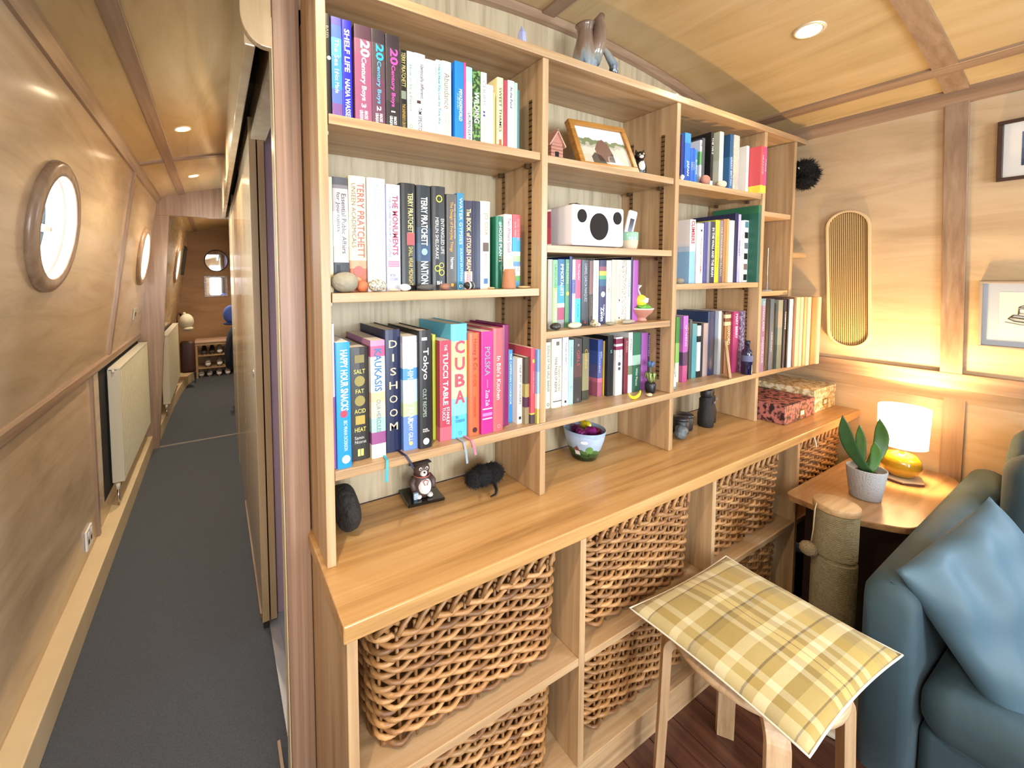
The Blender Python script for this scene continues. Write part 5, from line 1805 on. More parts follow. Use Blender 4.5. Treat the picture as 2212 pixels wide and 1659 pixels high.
def fuzz(root, spheres, mat, n=900, ln=0.008, seed=4, name='fur'):
    rnd = random.Random(seed)
    m = MB()
    for q in range(n):
        c, r = rnd.choice(spheres)
        u, v = rnd.uniform(-1, 1), rnd.uniform(0, 2 * PI)
        s = math.sqrt(1 - u * u)
        d = Vector((s * math.cos(v), s * math.sin(v), u))
        p = Vector(c) + Vector((d.x * r[0], d.y * r[1], d.z * r[2]))
        k = d.cross(Vector((rnd.uniform(-1, 1), rnd.uniform(-1, 1), rnd.uniform(-1, 1)))).normalized()
        tip = p + (d + k * 0.7).normalized() * ln * rnd.uniform(.6, 1.4)
        w = k.cross(d).normalized() * ln * 0.10
        w2 = k * ln * 0.10
        m._add([tuple(p - w), tuple(p + w), tuple(p + w2), tuple(tip)], [(0, 1, 3), (1, 2, 3), (2, 0, 3)])
    return tag(m.build(name, mat, root), kind='stuff')


t = thing('fluffy_toy', 'black fluffy toy creature with a thin tail on the worktop', 'toy', (0.690, 0.118, ZT + 0.004))
sp = [((-0.045, -0.004, 0.030), (0.026, 0.024, 0.024)), ((-0.012, 0.0, 0.030), (0.036, 0.030, 0.029)), ((0.026, 0.002, 0.030), (0.036, 0.032, 0.029)), ((-0.014, 0.006, 0.044), (0.020, 0.018, 0.016))]
m = MB()
m.smooth = True
for c, r in sp:
    m.ball(c, r[0], r[1], r[2], 16, 10, 0.05, 3)
m.build('body', FUR, t)
fuzz(t, sp, FUR, 1200, 0.008, 4)
m = MB()
m.smooth = True
m.tube([(0.012, -0.030, 0.012), (0.004, -0.048, 0.006), (-0.010, -0.062, 0.004), (-0.030, -0.066, 0.004)], [0.006, 0.0045, 0.003, 0.0018], 8)
m.build('tail', FUR, t)

# painted bowl with wrapped sweets
t = thing('painted_bowl', 'bowl painted with sky, trees and farm on the worktop', 'bowl', (1.10, 0.112, ZT))
m = MB()
m.smooth = True
m.lathe([(0.0, 0.0005), (0.036, 0.0005), (0.040, 0.004), (0.050, 0.030), (0.062, 0.068), (0.0685, 0.100), (0.0672, 0.1025), (0.065, 0.100), (0.058, 0.066), (0.044, 0.026), (0.0, 0.014)], 48)
mt, nt, N, L, b = new_mat('painted_landscape')
tc = N.new('ShaderNodeTexCoord')
sx = N.new('ShaderNodeSeparateXYZ')
L.new(tc.outputs['Object'], sx.inputs[0])
nz = N.new('ShaderNodeTexNoise')
nz.inputs['Scale'].default_value = 22
L.new(tc.outputs['Object'], nz.inputs['Vector'])
ma = N.new('ShaderNodeMath')
ma.operation = 'MULTIPLY_ADD'
ma.inputs[1].default_value = 0.03
L.new(nz.outputs['Fac'], ma.inputs[0])
L.new(sx.outputs[2], ma.inputs[2])
mr = N.new('ShaderNodeMapRange')
mr.inputs[1].default_value, mr.inputs[2].default_value = 0.015, 0.115
L.new(ma.outputs[0], mr.inputs[0])
cr = N.new('ShaderNodeValToRGB')
cr.color_ramp.interpolation = 'CONSTANT'
e = cr.color_ramp.elements
e[0].color = (*lin('1c2a18'), 1)
e[1].position, e[1].color = 0.14, (*lin('2f4a26'), 1)
for p_, c_ in ((0.30, '4a6a3a'), (0.42, '9fb4cc'), (0.62, 'a9bcd6'), (0.90, '9cb0cc')):
    k = e.new(p_)
    k.color = (*lin(c_), 1)
L.new(mr.outputs[0], cr.inputs['Fac'])
L.new(cr.outputs['Color'], b.inputs['Base Color'])
b.inputs['Roughness'].default_value = 0.25
m.build('bowl_body', mt, t)


def on_bowl(ang, z0, pts, col, nm):
    m = MB()
    vs = []
    for (du, dz) in pts:
        z = z0 + dz
        r = 0.0405 + (z - 0.004) * 0.293 + 0.0035
        a = ang + du / r
        vs.append((r * math.cos(a), r * math.sin(a), z))
    m._add(vs, [tuple(range(len(vs)))])
    o = m.build(nm, plain(col, 0.3), t)


circ = [(math.cos(2 * PI * i / 14), math.sin(2 * PI * i / 14)) for i in range(14)]
va = math.atan2(-0.94, -1.10)
on_bowl(va + 0.30, 0.046, [(x * .012, y * .013) for x, y in circ], '5f8a4a', 'painted_tree')
on_bowl(va + 0.30, 0.028, [(-.0012, -.008), (.0012, -.008), (.0012, .008), (-.0012, .008)], '3a2a1e', 'painted_trunk')
on_bowl(va - 0.45, 0.048, [(-.012, -.004), (.012, -.010), (.004, .010)], '8a4a48', 'painted_roof')
on_bowl(va - 0.42, 0.034, [(-.006, -.008), (.010, -.008), (.008, .006), (-.008, .006)], 'd9d4d0', 'painted_barn')
on_bowl(va + 0.0, 0.074, [(x * .012, y * .006) for x, y in circ], 'e6e8ee', 'painted_cloud')
rnd = random.Random(2)
for i, (x, y, z, c, lab) in enumerate(((-0.030, -0.012, 0.094, '6e1a56', 'dark magenta foil sweet in the painted bowl'), (0.006, -0.020, 0.098, '8a2a72', 'bright magenta foil sweet in the painted bowl'),
                                       (0.026, 0.018, 0.104, 'd8c62a', 'yellow foil sweet in the painted bowl'), (-0.012, 0.026, 0.094, '5e1648', 'deep purple foil sweet at the back of the painted bowl'),
                                       (0.036, -0.016, 0.088, '7a1e3e', 'dark red foil sweet in the painted bowl'))):
    m = MB()
    m.ball((0, 0, 0), 0.019, 0.015, 0.013, 12, 6, 0.10, i + 3, pw=0.7)
    m.build('wrapped_sweet', plain(c, 0.28, 0.3))
    o = bpy.context.scene.objects[[q.name for q in bpy.data.objects if q.name.startswith('wrapped_sweet')][-1]]
    o.location = (1.10 + x, 0.112 + y, ZT + z)
    o.rotation_euler = (rnd.uniform(-.4, .4), rnd.uniform(-.3, .3), rnd.uniform(0, 3))
    tag(o, lab, 'sweet')

# boxes covered in printed paper
RED_P = speckle('2a1418', 'b06a62', 55, .6, .42, .55)
CRM_P = speckle('b3925a', 'e6d8b4', 50, .6, .42, .56)


def paper_box(label, x0, x1, y0, y1, h, mat, lidh, tabx):
    t = thing('storage_box', label, 'box', (x0, y0, ZT))
    w, d = x1 - x0, y1 - y0
    MB().box(0.002, w - .002, 0.002, d - .002, 0.0005, h - .004).build('box_body', mat, t)
    MB().box(0, w, 0, d, h - lidh, h).build('lid', mat, t, bevel=0.0015)
    q = thing('label_holder', None, None)
    bpy.data.objects.remove(q)
    hd = MB()
    z0 = h * 0.36
    for b in ((tabx - .024, tabx + .024, z0 - .014, z0 - .010), (tabx - .024, tabx + .024, z0 + .010, z0 + .014), (tabx - .024, tabx - .020, z0 - .010, z0 + .010), (tabx + .020, tabx + .024, z0 - .010, z0 + .010)):
        hd.box(b[0], b[1], -0.0022, 0.0018, b[2], b[3])
    h_ = hd.build('label_holder', plain('a8803a', 0.35, 0.7), t)
    MB().box(tabx - .020, tabx + .020, -0.0006, 0.0016, z0 - .010, z0 + .010).build('paper_label', plain('ece4d2', 0.7), h_)
    return t


paper_box('lidded box in dark red floral paper on the worktop', 2.050, 2.332, -0.082, 0.198, 0.078, RED_P, 0.077, 0.16)
paper_box('lidded box in cream and gold paper by the boat side', 2.342, 2.575, -0.078, 0.200, 0.104, CRM_P, 0.030, 0.115)

# ------------------------------------------------------------------ on top of the bookcase
t = thing('drip_glaze_jug', 'brown and blue drip-glazed double-necked jug on the bookcase', 'jug', (1.045, 0.085, TOP1), -0.55)
mt, nt, N, L, b = new_mat('drip_glaze')
tc = N.new('ShaderNodeTexCoord')
mp = N.new('ShaderNodeMapping')
mp.inputs['Scale'].default_value = (60, 60, 9)
L.new(tc.outputs['Object'], mp.inputs[0])
nz = N.new('ShaderNodeTexNoise')
nz.inputs['Detail'].default_value = 4
nz.inputs['Scale'].default_value = 1.0
L.new(mp.outputs[0], nz.inputs['Vector'])
sx = N.new('ShaderNodeSeparateXYZ')
L.new(tc.outputs['Object'], sx.inputs[0])
ma = N.new('ShaderNodeMath')
ma.operation = 'MULTIPLY_ADD'
ma.inputs[1].default_value = 0.16
L.new(nz.outputs['Fac'], ma.inputs[0])
L.new(sx.outputs[2], ma.inputs[2])
mr = N.new('ShaderNodeMapRange')
mr.inputs[1].default_value, mr.inputs[2].default_value = 0.05, 0.26
L.new(ma.outputs[0], mr.inputs[0])
cr = N.new('ShaderNodeValToRGB')
e = cr.color_ramp.elements
e[0].color = (*lin('1a1512'), 1)
e[1].color = (*lin('6f5a4e'), 1)
for p_, c_ in ((0.24, '3a3530'), (0.34, '7f92a4'), (0.48, '93968f'), (0.62, '8a7464')):
    k = e.new(p_)
    k.color = (*lin(c_), 1)
L.new(mr.outputs[0], cr.inputs['Fac'])
L.new(cr.outputs['Color'], b.inputs['Base Color'])
b.inputs['Roughness'].default_value = 0.16
b.inputs['Coat Weight'].default_value = 0.6
m = MB()
m.smooth = True
m.lathe([(0.0, 0.0005), (0.026, 0.0005), (0.032, 0.010), (0.038, 0.045), (0.036, 0.085), (0.027, 0.125), (0.022, 0.150), (0.025, 0.170), (0.029, 0.176), (0.026, 0.177), (0.018, 0.150), (0.0, 0.12)], 32)
m.build('jug_body', mt, t)
m = MB()
m.smooth = True
m.tube([(0.020, -0.005, 0.060), (0.038, -0.006, 0.110), (0.044, -0.004, 0.150), (0.040, 0.0, 0.186), (0.052, 0.002, 0.205)], [0.026, 0.024, 0.021, 0.016, 0.010], 18)
m.build('second_neck', mt, t)
m = MB()
m.smooth = True
m.tube([(0.040, 0, 0.115), (0.066, 0.0, 0.092), (0.090, 0.0, 0.050), (0.086, 0, 0.014)], [0.008, 0.009, 0.013, 0.016], 12)
m.build('handle', mt, t)
m = MB()
m.smooth = True
m.tube([(0.030, 0, 0.016), (0.060, 0.0, 0.013), (0.090, 0, 0.014)], [0.018, 0.013, 0.0135], 12)
m.build('foot', plain('14110e', 0.15, coat=0.6), t)
m = MB()
m.lathe([(0.0, 0.0005), (0.010, 0.0005), (0.0125, 0.012), (0.011, 0.045), (0.0, 0.066)], 6)
o = m.build('crystal_point', plain('a6aad2', 0.15, coat=0.4))
o.location = (0.748, 0.035, TOP1)
tag(o, 'pale violet crystal point standing on the bookcase', 'crystal')
m = MB()
m.smooth = True
m.tube([(0.870, 0.03, TOP1 + .004), (0.895, 0.032, TOP1 + .0055), (0.915, 0.03, TOP1 + .004), (0.93, 0.035, TOP1 + .004)], 0.0035, 7)
tag(m.build('bead_string', plain('6a2a2e', 0.3)), 'short dark red bead string lying on the bookcase', 'beads')
stone('small clear glass pebble on the bookcase top', 1.40, 0.010, TOP1, 0.010, 0.008, 0.005, plain('d9d2c6', 0.08), 60)
stone('tiny amber glass pebble on the bookcase top', 1.475, 0.010, TOP1, 0.007, 0.007, 0.004, plain('a8704a', 0.1), 61)
t = thing('fluffy_pompom', 'black fluffy pompom hanging beside the last upright', 'pompom', (2.336, -0.012, 1.815))
sp = [((0.0, 0, 0.028), (0.040, 0.038, 0.036)), ((0.010, -0.012, 0.0), (0.036, 0.034, 0.030)), ((0.004, 0.0, -0.030), (0.036, 0.034, 0.026))]
m = MB()
m.smooth = True
for c, r in sp:
    m.ball(c, r[0], r[1], r[2], 14, 9, 0.1, 2)
m.build('core', FUR, t)
fuzz(t, sp, FUR, 1500, 0.016, 9)
m = MB()
m.smooth = True
m.tube([(-0.038, 0.004, 0.02), (-0.0475, 0.006, 0.03)], 0.003, 6)
m.build('hook', STEEL, t)
t = thing('place_card', 'lit white card on a clear stand in the narrow bay', 'card', (2.135, 0.030, 1.303), math.radians(25))
c = MB().box(-0.022, 0.022, -0.001, 0.001, 0.038, 0.185)
c.xform(Matrix.Rotation(math.radians(4), 4, 'Y'))
c.build('card_face', zones([(0, 'c9cbb8'), (.2, 'f4f0e2')], 0.147, offset=0.04), t)
MB().box(-0.006, 0.006, -0.003, 0.0, 0.002, 0.04).build('stem', plain('8a90a6', 0.2), t)
MB().box(-0.020, 0.020, -0.016, 0.016, 0.0004, 0.003).build('stand_foot', plain('aab0c2', 0.2), t)
stone('small purple amethyst on the narrow bay shelf', 2.046, 0.030, 1.637, 0.009, 0.008, 0.010, plain('7a5aa0', 0.2), 66, name='amethyst')

# ------------------------------------------------------------------ birch stool and plaid cushion
BIRCH = wood('b08e66', 'c8a884', 'd8bc9a', 'Z', rough=0.45, along=3, fine=60)
t = thing('stool', 'round birch stool with four bent legs under the plaid cushion', 'stool', (1.150, -0.362, 0.0))
m = MB()
m.smooth = True
m.lathe([(0.0, 0.428), (0.170, 0.428), (0.175, 0.432), (0.175, 0.444), (0.170, 0.448), (0.0, 0.448)], 48)
m.build('seat', wood('b08e66', 'c8a884', 'd8bc9a', 'X', rough=0.45, along=3, fine=60), t)
for k in range(4):
    a = math.radians(38 + 90 * k)
    m = MB()
    w = 0.021
    pr = []
    for q in range(7):
        b = PI / 2 * q / 6
        pr.append((0.145 + 0.045 * math.sin(b), 0.427 - 0.045 * (1 - math.cos(b))))
    mid = [(0.05, 0.4270)] + pr + [(0.196, 0.18), (0.203, 0.0005)]
    th = 0.020
    outer, inner = [], []
    for i, (r, z) in enumerate(mid):
        p0, p1 = mid[max(i - 1, 0)], mid[min(i + 1, len(mid) - 1)]
        dx, dz = p1[0] - p0[0], p1[1] - p0[1]
        l = math.hypot(dx, dz)
        nx, nz_ = -dz / l, dx / l
        outer.append((r, z))
        inner.append((r + dz / l * th * 1.0, z - dx / l * th * 1.0 if i < len(mid) - 2 else z))
    rings = []
    for (o_, i_) in zip(outer, inner):
        rings.append([(o_[0], -w, o_[1]), (o_[0], w, o_[1]), (i_[0] - 0.0, w, i_[1] - 0.004 if i_[1] > 0.3 else i_[1]), (i_[0], -w, i_[1] - 0.004 if i_[1] > 0.3 else i_[1])])
    m.loft(rings, caps=True)
    m.xform(Matrix.Rotation(a, 4, 'Z'))
    m.build('leg', BIRCH, t, bevel=0.0012)

# plaid: bands across and along, thin brown lines
mt, nt, N, L, b = new_mat('plaid')
tc = N.new('ShaderNodeTexCoord')
sp_ = N.new('ShaderNodeSeparateXYZ')
L.new(tc.outputs['Object'], sp_.inputs[0])


def band(axis, half, stops):
    mr = N.new('ShaderNodeMapRange')
    mr.inputs[1].default_value, mr.inputs[2].default_value = -half, half
    L.new(sp_.outputs[axis], mr.inputs[0])
    cr = N.new('ShaderNodeValToRGB')
    cr.color_ramp.interpolation = 'CONSTANT'
    e = cr.color_ramp.elements
    e[0].position, e[0].color = 0.0, (*lin(stops[0][1]), 1)
    e[1].position, e[1].color = stops[1][0], (*lin(stops[1][1]), 1)
    for p, c in stops[2:]:
        k = e.new(p)
        k.color = (*lin(c), 1)
    L.new(mr.outputs[0], cr.inputs['Fac'])
    return cr.outputs['Color']


yl, pl_, ol, br, yy = 'b09a56', 'd8ceaa', '9a8440', '5a442e', 'c2a648'
ax = band(0, 0.21, [(0, pl_), (.05, yl), (.11, pl_), (.16, yl), (.30, 'a89250'), (.33, pl_), (.37, ol), (.42, 'd8c27a'), (.47, '70583a'), (.477, 'd8c27a'), (.52, ol), (.57, pl_), (.61, yl), (.66, pl_), (.70, yy), (.80, yl), (.84, '8a7a58'), (.846, yl), (.90, pl_), (.94, yl)])
ay = band(1, 0.19, [(0, yl), (.06, br), (.070, 'b8a66a'), (.14, ol), (.20, pl_), (.26, yl), (.31, br), (.322, 'bfae74'), (.40, pl_), (.46, yl), (.56, ol), (.60, br), (.611, 'b8a66a'), (.68, pl_), (.73, yl), (.86, br), (.87, pl_), (.93, ol)])
mx = N.new('ShaderNodeMix')
mx.data_type = 'RGBA'
mx.inputs[0].default_value = 0.5
L.new(ax, mx.inputs[6])
L.new(ay, mx.inputs[7])
mu = N.new('ShaderNodeMix')
mu.data_type = 'RGBA'
mu.blend_type = 'MULTIPLY'
mu.inputs[0].default_value = 0.35
L.new(mx.outputs[2], mu.inputs[6])
L.new(ay, mu.inputs[7])
L.new(mu.outputs[2], b.inputs['Base Color'])
b.inputs['Roughness'].default_value = 0.85
b.inputs['Sheen Weight'].default_value = 0.2
wv = N.new('ShaderNodeTexNoise')
wv.inputs['Scale'].default_value = 600
L.new(tc.outputs['Object'], wv.inputs['Vector'])
bp = N.new('ShaderNodeBump')
bp.inputs['Strength'].default_value = 0.25
bp.inputs['Distance'].default_value = 0.002
L.new(wv.outputs['Fac'], bp.inputs['Height'])
L.new(bp.outputs['Normal'], b.inputs['Normal'])


def pillow_mesh(hx, hy, hz, nx=36, ny=32, ear=0.10, wr=0.0, seed=1, bot=0.7, pin=2.2):
    """Closed pillow: thick middle, thin seam, corners drawn out a little, edges pulled in between them."""
    rnd = random.Random(seed)
    ph = [rnd.uniform(0, 6.28) for _ in range(6)]

    def surf(sgn):
        def fn(u, v):
            a, c = 2 * u - 1, 2 * v - 1
            pull_x = 1 - 0.055 * (1 - c * c) ** 1.0 * 0 - 0.06 * (1 - c ** 2) * abs(a) ** 3
            pull_y = 1 - 0.06 * (1 - a ** 2) * abs(c) ** 3
            x = hx * a * (1 - 0.05 * (1 - c * c) * abs(a))
            y = hy * c * (1 - 0.05 * (1 - a * a) * abs(c))
            f = (max(0, 1 - abs(a) ** pin) * max(0, 1 - abs(c) ** pin)) ** 0.42
            z = hz * f * (sgn if sgn > 0 else -bot)
            if wr and sgn > 0:
                z += wr * f * (math.sin(5 * a + 3 * c + ph[0]) * math.sin(4 * c - 2 * a + ph[1]) + 0.6 * math.sin(9 * a - 5 * c + ph[2]))
            return (x, y, z)
        return fn
    m = MB()
    m.smooth = True
    m.grid(surf(1), nx, ny)
    m.grid(surf(-1), nx, ny, True)
    return m


def pillow(name, mat, parent, *a, **k):
    o = pillow_mesh(*a, **k).build(name, mat, parent)
    md = o.modifiers.new('weld', 'WELD')
    md.merge_threshold = 0.0005
    return o


t = thing('seat_cushion', 'yellow plaid cushion lying on the birch stool', 'cushion', (1.178, -0.362, 0.478), math.radians(-2))
pillow('cover', mt, t, 0.226, 0.188, 0.032, wr=0.002, bot=0.92)
m = MB()
m.smooth = True
pts = []
for i in range(80):
    s = i / 80 * 4
    k = int(s)
    f_ = s - k
    a, c = [(-1 + 2 * f_, -1), (1, -1 + 2 * f_), (1 - 2 * f_, 1), (-1, 1 - 2 * f_)][k]
    x = 0.226 * a * (1 - 0.05 * (1 - c * c) * abs(a))
    y = 0.188 * c * (1 - 0.05 * (1 - a * a) * abs(c))
    pts.append((x, y, 0))
m.tube(pts, 0.0024, 6, loop=True)
m.build('piping', plain('ddd6c4', 0.7), t)

# ------------------------------------------------------------------ corner side table
ZS = 0.562
t = thing('side_table', 'low wooden corner table with rounded corners by the sofa', 'table', (0, 0, 0))
poly = []


def round_poly(pts, r, n=6):
    out = []
    k = len(pts)
    for i in range(k):
        p0, p, p1 = Vector(pts[i - 1]), Vector(pts[i]), Vector(pts[(i + 1) % k])
        d0, d1 = (p0 - p).normalized(), (p1 - p).normalized()
        rr = min(r[i] if isinstance(r, (list, tuple)) else r, (p0 - p).length * .45, (p1 - p).length * .45)
        a, c = p + d0 * rr, p + d1 * rr
        for q in range(n + 1):
            u = q / n
            out.append(tuple(a * (1 - u) ** 2 + p * 2 * u * (1 - u) + c * u * u))
    return out


TT = wood('7e5a3a', 'a27a50', 'b58c62', 'X', rough=0.28, coat=0.2, along=2, fine=20, figure=0.8)
poly = round_poly([(1.845, -0.165), (1.835, -0.335), (1.93, -0.465), (2.50, -0.465), (2.58, -0.43), (2.58, -0.165)], [0.03, 0.05, 0.05, 0.05, 0.03, 0.02])
MB().prism(poly, 'Z', ZS - 0.022, ZS).build('table_top', TT, t, bevel=0.003)
MB().box(1.99, 2.50, -0.24, -0.18, 0.0, ZS - 0.0225).build('pedestal', plain('2a1510', 0.5), t)
MB().box(1.99, 2.03, -0.44, -0.24, 0.0, ZS - 0.0225).build('pedestal_wing', plain('2a1510', 0.5), t)

# ------------------------------------------------------------------ table lamp on a hexagonal tile
lx, ly = 2.372, -0.335
t = thing('tile_coaster', 'hexagonal stone tile under the lamp', 'coaster', (lx, ly, ZS), 0.3)
MB().prism([(0.066 * math.cos(PI / 3 * i), 0.066 * math.sin(PI / 3 * i)) for i in range(6)], 'Z', 0.0003, 0.006).build('cork_backing', plain('6a4636', 0.8), t)
MB().prism([(0.066 * math.cos(PI / 3 * i), 0.066 * math.sin(PI / 3 * i)) for i in range(6)], 'Z', 0.0062, 0.014).build('stone_top', plain('cdbfa6', 0.5, var=0.08, vscale=30), t, bevel=0.002)
t = thing('table_lamp', 'lit table lamp with mustard ball base and white drum shade', 'lamp', (lx, ly, ZS + 0.0142))
m = MB()
m.smooth = True
m.lathe([(0.0, 0.0002), (0.028, 0.0002), (0.034, 0.004), (0.050, 0.022), (0.0555, 0.046), (0.051, 0.072), (0.036, 0.090), (0.016, 0.097), (0.011, 0.099), (0.0, 0.099)], 40)
m.build('ball_base', plain('b08a1c', 0.16, coat=0.7), t)
m = MB()
m.smooth = True
m.lathe([(0.008, 0.098), (0.008, 0.120), (0.012, 0.122), (0.012, 0.150), (0.0, 0.150)], 16)
m.build('socket', plain('d8cfc0', 0.4), t)
m = MB()
m.smooth = True
m.ball((0, 0, 0.185), 0.024, 0.024, 0.030, 16, 12)
mt, nt, N, L, b = new_mat('bulb_glow')
b.inputs['Emission Color'].default_value = (1.0, 0.80, 0.50, 1)
b.inputs['Emission Strength'].default_value = 30
mt.cycles.emission_sampling = 'NONE'
m.build('bulb', mt, t)
mt, nt, N, L, b = new_mat('lamp_shade')
N.remove(b)
df = N.new('ShaderNodeBsdfDiffuse')
df.inputs[0].default_value = (*lin('f2e6cf'), 1)
tl = N.new('ShaderNodeBsdfTranslucent')
tl.inputs[0].default_value = (*lin('f6e3bd'), 1)
em = N.new('ShaderNodeEmission')
em.inputs[0].default_value = (1.0, 0.86, 0.62, 1)
em.inputs[1].default_value = 1.6
mx = N.new('ShaderNodeMixShader')
mx.inputs[0].default_value = 0.6
ad = N.new('ShaderNodeAddShader')
L.new(df.outputs[0], mx.inputs[1])
L.new(tl.outputs[0], mx.inputs[2])
L.new(mx.outputs[0], ad.inputs[0])
L.new(em.outputs[0], ad.inputs[1])
L.new(ad.outputs[0], N['Material Output'].inputs[0])
m = MB()
m.smooth = True
m.lathe([(0.0655, 0.122), (0.0675, 0.200), (0.0695, 0.274)], 48, cap=False)
m.build('drum_shade', mt, t)
for z, r in ((0.122, 0.0657), (0.274, 0.0696)):
    m = MB()
    m.smooth = True
    m.tube([(r * math.cos(2 * PI * i / 40), r * math.sin(2 * PI * i / 40), z) for i in range(40)], 0.0014, 6, loop=True)
    m.build('shade_ring', plain('e8d9b8', 0.5), t)
for k in range(3):
    a = 2 * PI * k / 3
    m = MB()
    m.tube([(0.012 * math.cos(a), 0.012 * math.sin(a), 0.122), (0.066 * math.cos(a), 0.066 * math.sin(a), 0.124)], 0.0012, 5)
    m.build('shade_spoke', STEEL, t)
d = bpy.data.lights.new('table_lamp_bulb', 'POINT')
d.energy = 34
d.color = (1.0, 0.66, 0.31)
d.shadow_soft_size = 0.032
o = bpy.data.objects.new('table_lamp_bulb', d)
COL.objects.link(o)
o.parent = t
o.location = (0, 0, 0.222)

# ------------------------------------------------------------------ potted plant
px, py = 2.062, -0.318
t = thing('plant_pot', 'pale grey textured ceramic pot on the corner table', 'pot', (px, py, ZS))
m = MB()
m.smooth = True
m.lathe([(0.0, 0.0004), (0.037, 0.0004), (0.041, 0.004), (0.0415, 0.014), (0.0425, 0.016), (0.0530, 0.108), (0.0525, 0.112), (0.0490, 0.111), (0.0465, 0.098), (0.0, 0.096)], 48)
m.build('pot_body', plain('a7a6a6', 0.7, bump=0.5, bscale=220), t)
m = MB()
m.lathe([(0.0, 0.0965), (0.0462, 0.0965), (0.0, 0.0985)], 24, cap=False)
m.build('soil', plain('4a3a34', 0.9, bump=0.6, bscale=160), t)
t = thing('succulent', 'broad-leaved green succulent growing in the grey pot', 'plant', (px, py, ZS + 0.098))


def fleshy_leaf(base, tip, bend, w, th, mat):
    base, tip, bend = Vector(base), Vector(tip), Vector(bend)
    m = MB()
    m.smooth = True
    n = 14
    ax_ = (tip - base).normalized()
    view = Vector((-0.95, -0.3, 0))
    side = ax_.cross(view).normalized()
    nor = side.cross(ax_)
    rings = []
    for i in range(n + 1):
        u = i / n
        p = base * (1 - u) + tip * u + bend * math.sin(PI * u)
        ww = w * (0.42 + 0.58 * math.sin(PI * min(1, 0.12 + u * 0.62))) * (1 - max(0, (u - 0.62) / 0.38) ** 2.2) + 0.0006
        tt = th * (1 - 0.75 * u) + 0.0006
        rings.append([tuple(p + side * ww * math.cos(a) + nor * (tt * math.sin(a) + 0.25 * ww * abs(math.cos(a)) ** 2)) for a in [2 * PI * k / 12 for k in range(12)]])
    m.loft(rings, caps=True)
    return m.build('leaf', mat, t)


LEAF = plain('3a5a22', 0.35, var=0.15, vscale=40)
fleshy_leaf((0.0, -0.004, 0), (-0.060, 0.052, 0.200), (-0.012, 0.012, -0.006), 0.0185, 0.006, plain('2c4a24', 0.35, var=0.15, vscale=40))
fleshy_leaf((0.012, 0.000, 0), (0.050, -0.014, 0.190), (0.022, -0.012, 0.0), 0.0185, 0.006, LEAF)
fleshy_leaf((0.006, 0.014, 0), (0.012, 0.026, 0.160), (0.004, 0.0, 0.0), 0.013, 0.005, LEAF)
fleshy_leaf((0.0, -0.010, 0), (0.014, -0.014, 0.112), (0.006, -0.006, 0.0), 0.0135, 0.005, plain('3f6a26', 0.35, var=0.1, vscale=40))

# ------------------------------------------------------------------ cat scratching post
t = thing('scratching_post', 'rope-wound scratching post with wooden cap on a pale round base', 'scratching post', (1.742, -0.336, 0.0))
m = MB()
m.smooth = True
m.lathe([(0.0, 0.0005), (0.182, 0.0005), (0.186, 0.004), (0.186, 0.014), (0.181, 0.019), (0.0, 0.019)], 56)
m.build('base_disc', plain('e0d4bc', 0.7), t)
m = MB()
m.smooth = True
prof = [(0.0, 0.0195)]
z = 0.020
while z < 0.615:
    r = 0.0515 + (0.0012 if z < 0.46 else 0.0)
    if 0.455 < z < 0.468:
        r -= 0.006
    for q in range(4):
        a = 2 * PI * q / 4
        prof.append((r + 0.0018 * math.sin(a), z + 0.0055 * q / 4))
    z += 0.0055
prof.append((0.0, 0.615))
m.lathe(prof, 32)
m.build('rope_winding', plain('a2936f', 0.95, bump=0.8, bscale=320, var=0.12, vscale=60), t)
m = MB()
m.smooth = True
m.lathe([(0.0, 0.6155), (0.054, 0.6155), (0.0565, 0.619), (0.0565, 0.636), (0.054, 0.640), (0.0, 0.640)], 40)
m.build('wooden_cap', wood('a8845a', 'c09c70', 'cfae86', 'X', rough=0.5, along=4, fine=60), t)
m = MB()
m.smooth = True
m.tube([(-0.040, 0.034, 0.6405), (-0.0555, 0.034, 0.618), (-0.056, 0.036, 0.55), (-0.056, 0.040, 0.505)], 0.0014, 5)
m.build('string', plain('cbbf9e', 0.9), t)
m = MB()
m.smooth = True
m.ball((-0.056, 0.046, 0.478), 0.023, 0.023, 0.023, 18, 12, 0.04, 4)
m.build('hanging_ball', plain('9c8866', 0.95, bump=1.0, bscale=260), t)

# ------------------------------------------------------------------ sofa
VEL = plain('344a54', 0.75, sheen=0.4, bump=0.08, bscale=40, var=0.10, vscale=9)
t = thing('sofa', 'teal velvet sofa against the boat side', 'sofa', (0, 0, 0))


def soft(name, x0, x1, y0, y1, z0, z1, r, parent=None, mat=VEL, sub=1):
    m = MB()
    m.smooth = True
    m.rbox(x0, x1, y0, y1, z0, z1, r, 5)
    return m.build(name, mat, parent or t)


m = MB()
m.smooth = True
# arm: tall upright slab with a rounded roll along its top, front end swept forward toward the floor
prof = []
n = 12
ya, yb = -0.468, -0.562
hh = 0.60
for i in range(n + 1):
    a = PI * i / n
    prof.append(((ya + yb) / 2 + (ya - yb) / 2 * math.cos(a), 0.0 + 0.045 * math.sin(a)))
rings = []
for (x, dz, sh) in ((1.462, -0.16, 0.55), (1.466, -0.05, 0.8), (1.476, -0.018, 0.93), (1.495, -0.004, 1.0), (1.56, 0.0, 1.0), (1.9, 0.012, 1.0), (2.3, 0.024, 1.0), (2.56, 0.03, 1.0)):
    ring = [(x, (ya + yb) / 2 + (ya - yb) / 2 * sh, 0.085)]
    for (y, z) in prof:
        ring.append((x, (ya + yb) / 2 + (y - (ya + yb) / 2) * sh, hh - 0.045 + z + dz))
    ring.append((x, (ya + yb) / 2 - (ya - yb) / 2 * sh, 0.085))
    rings.append(ring)
m.loft(rings, caps=True)
m.build('arm', VEL, t)
m = MB()
m.smooth = True
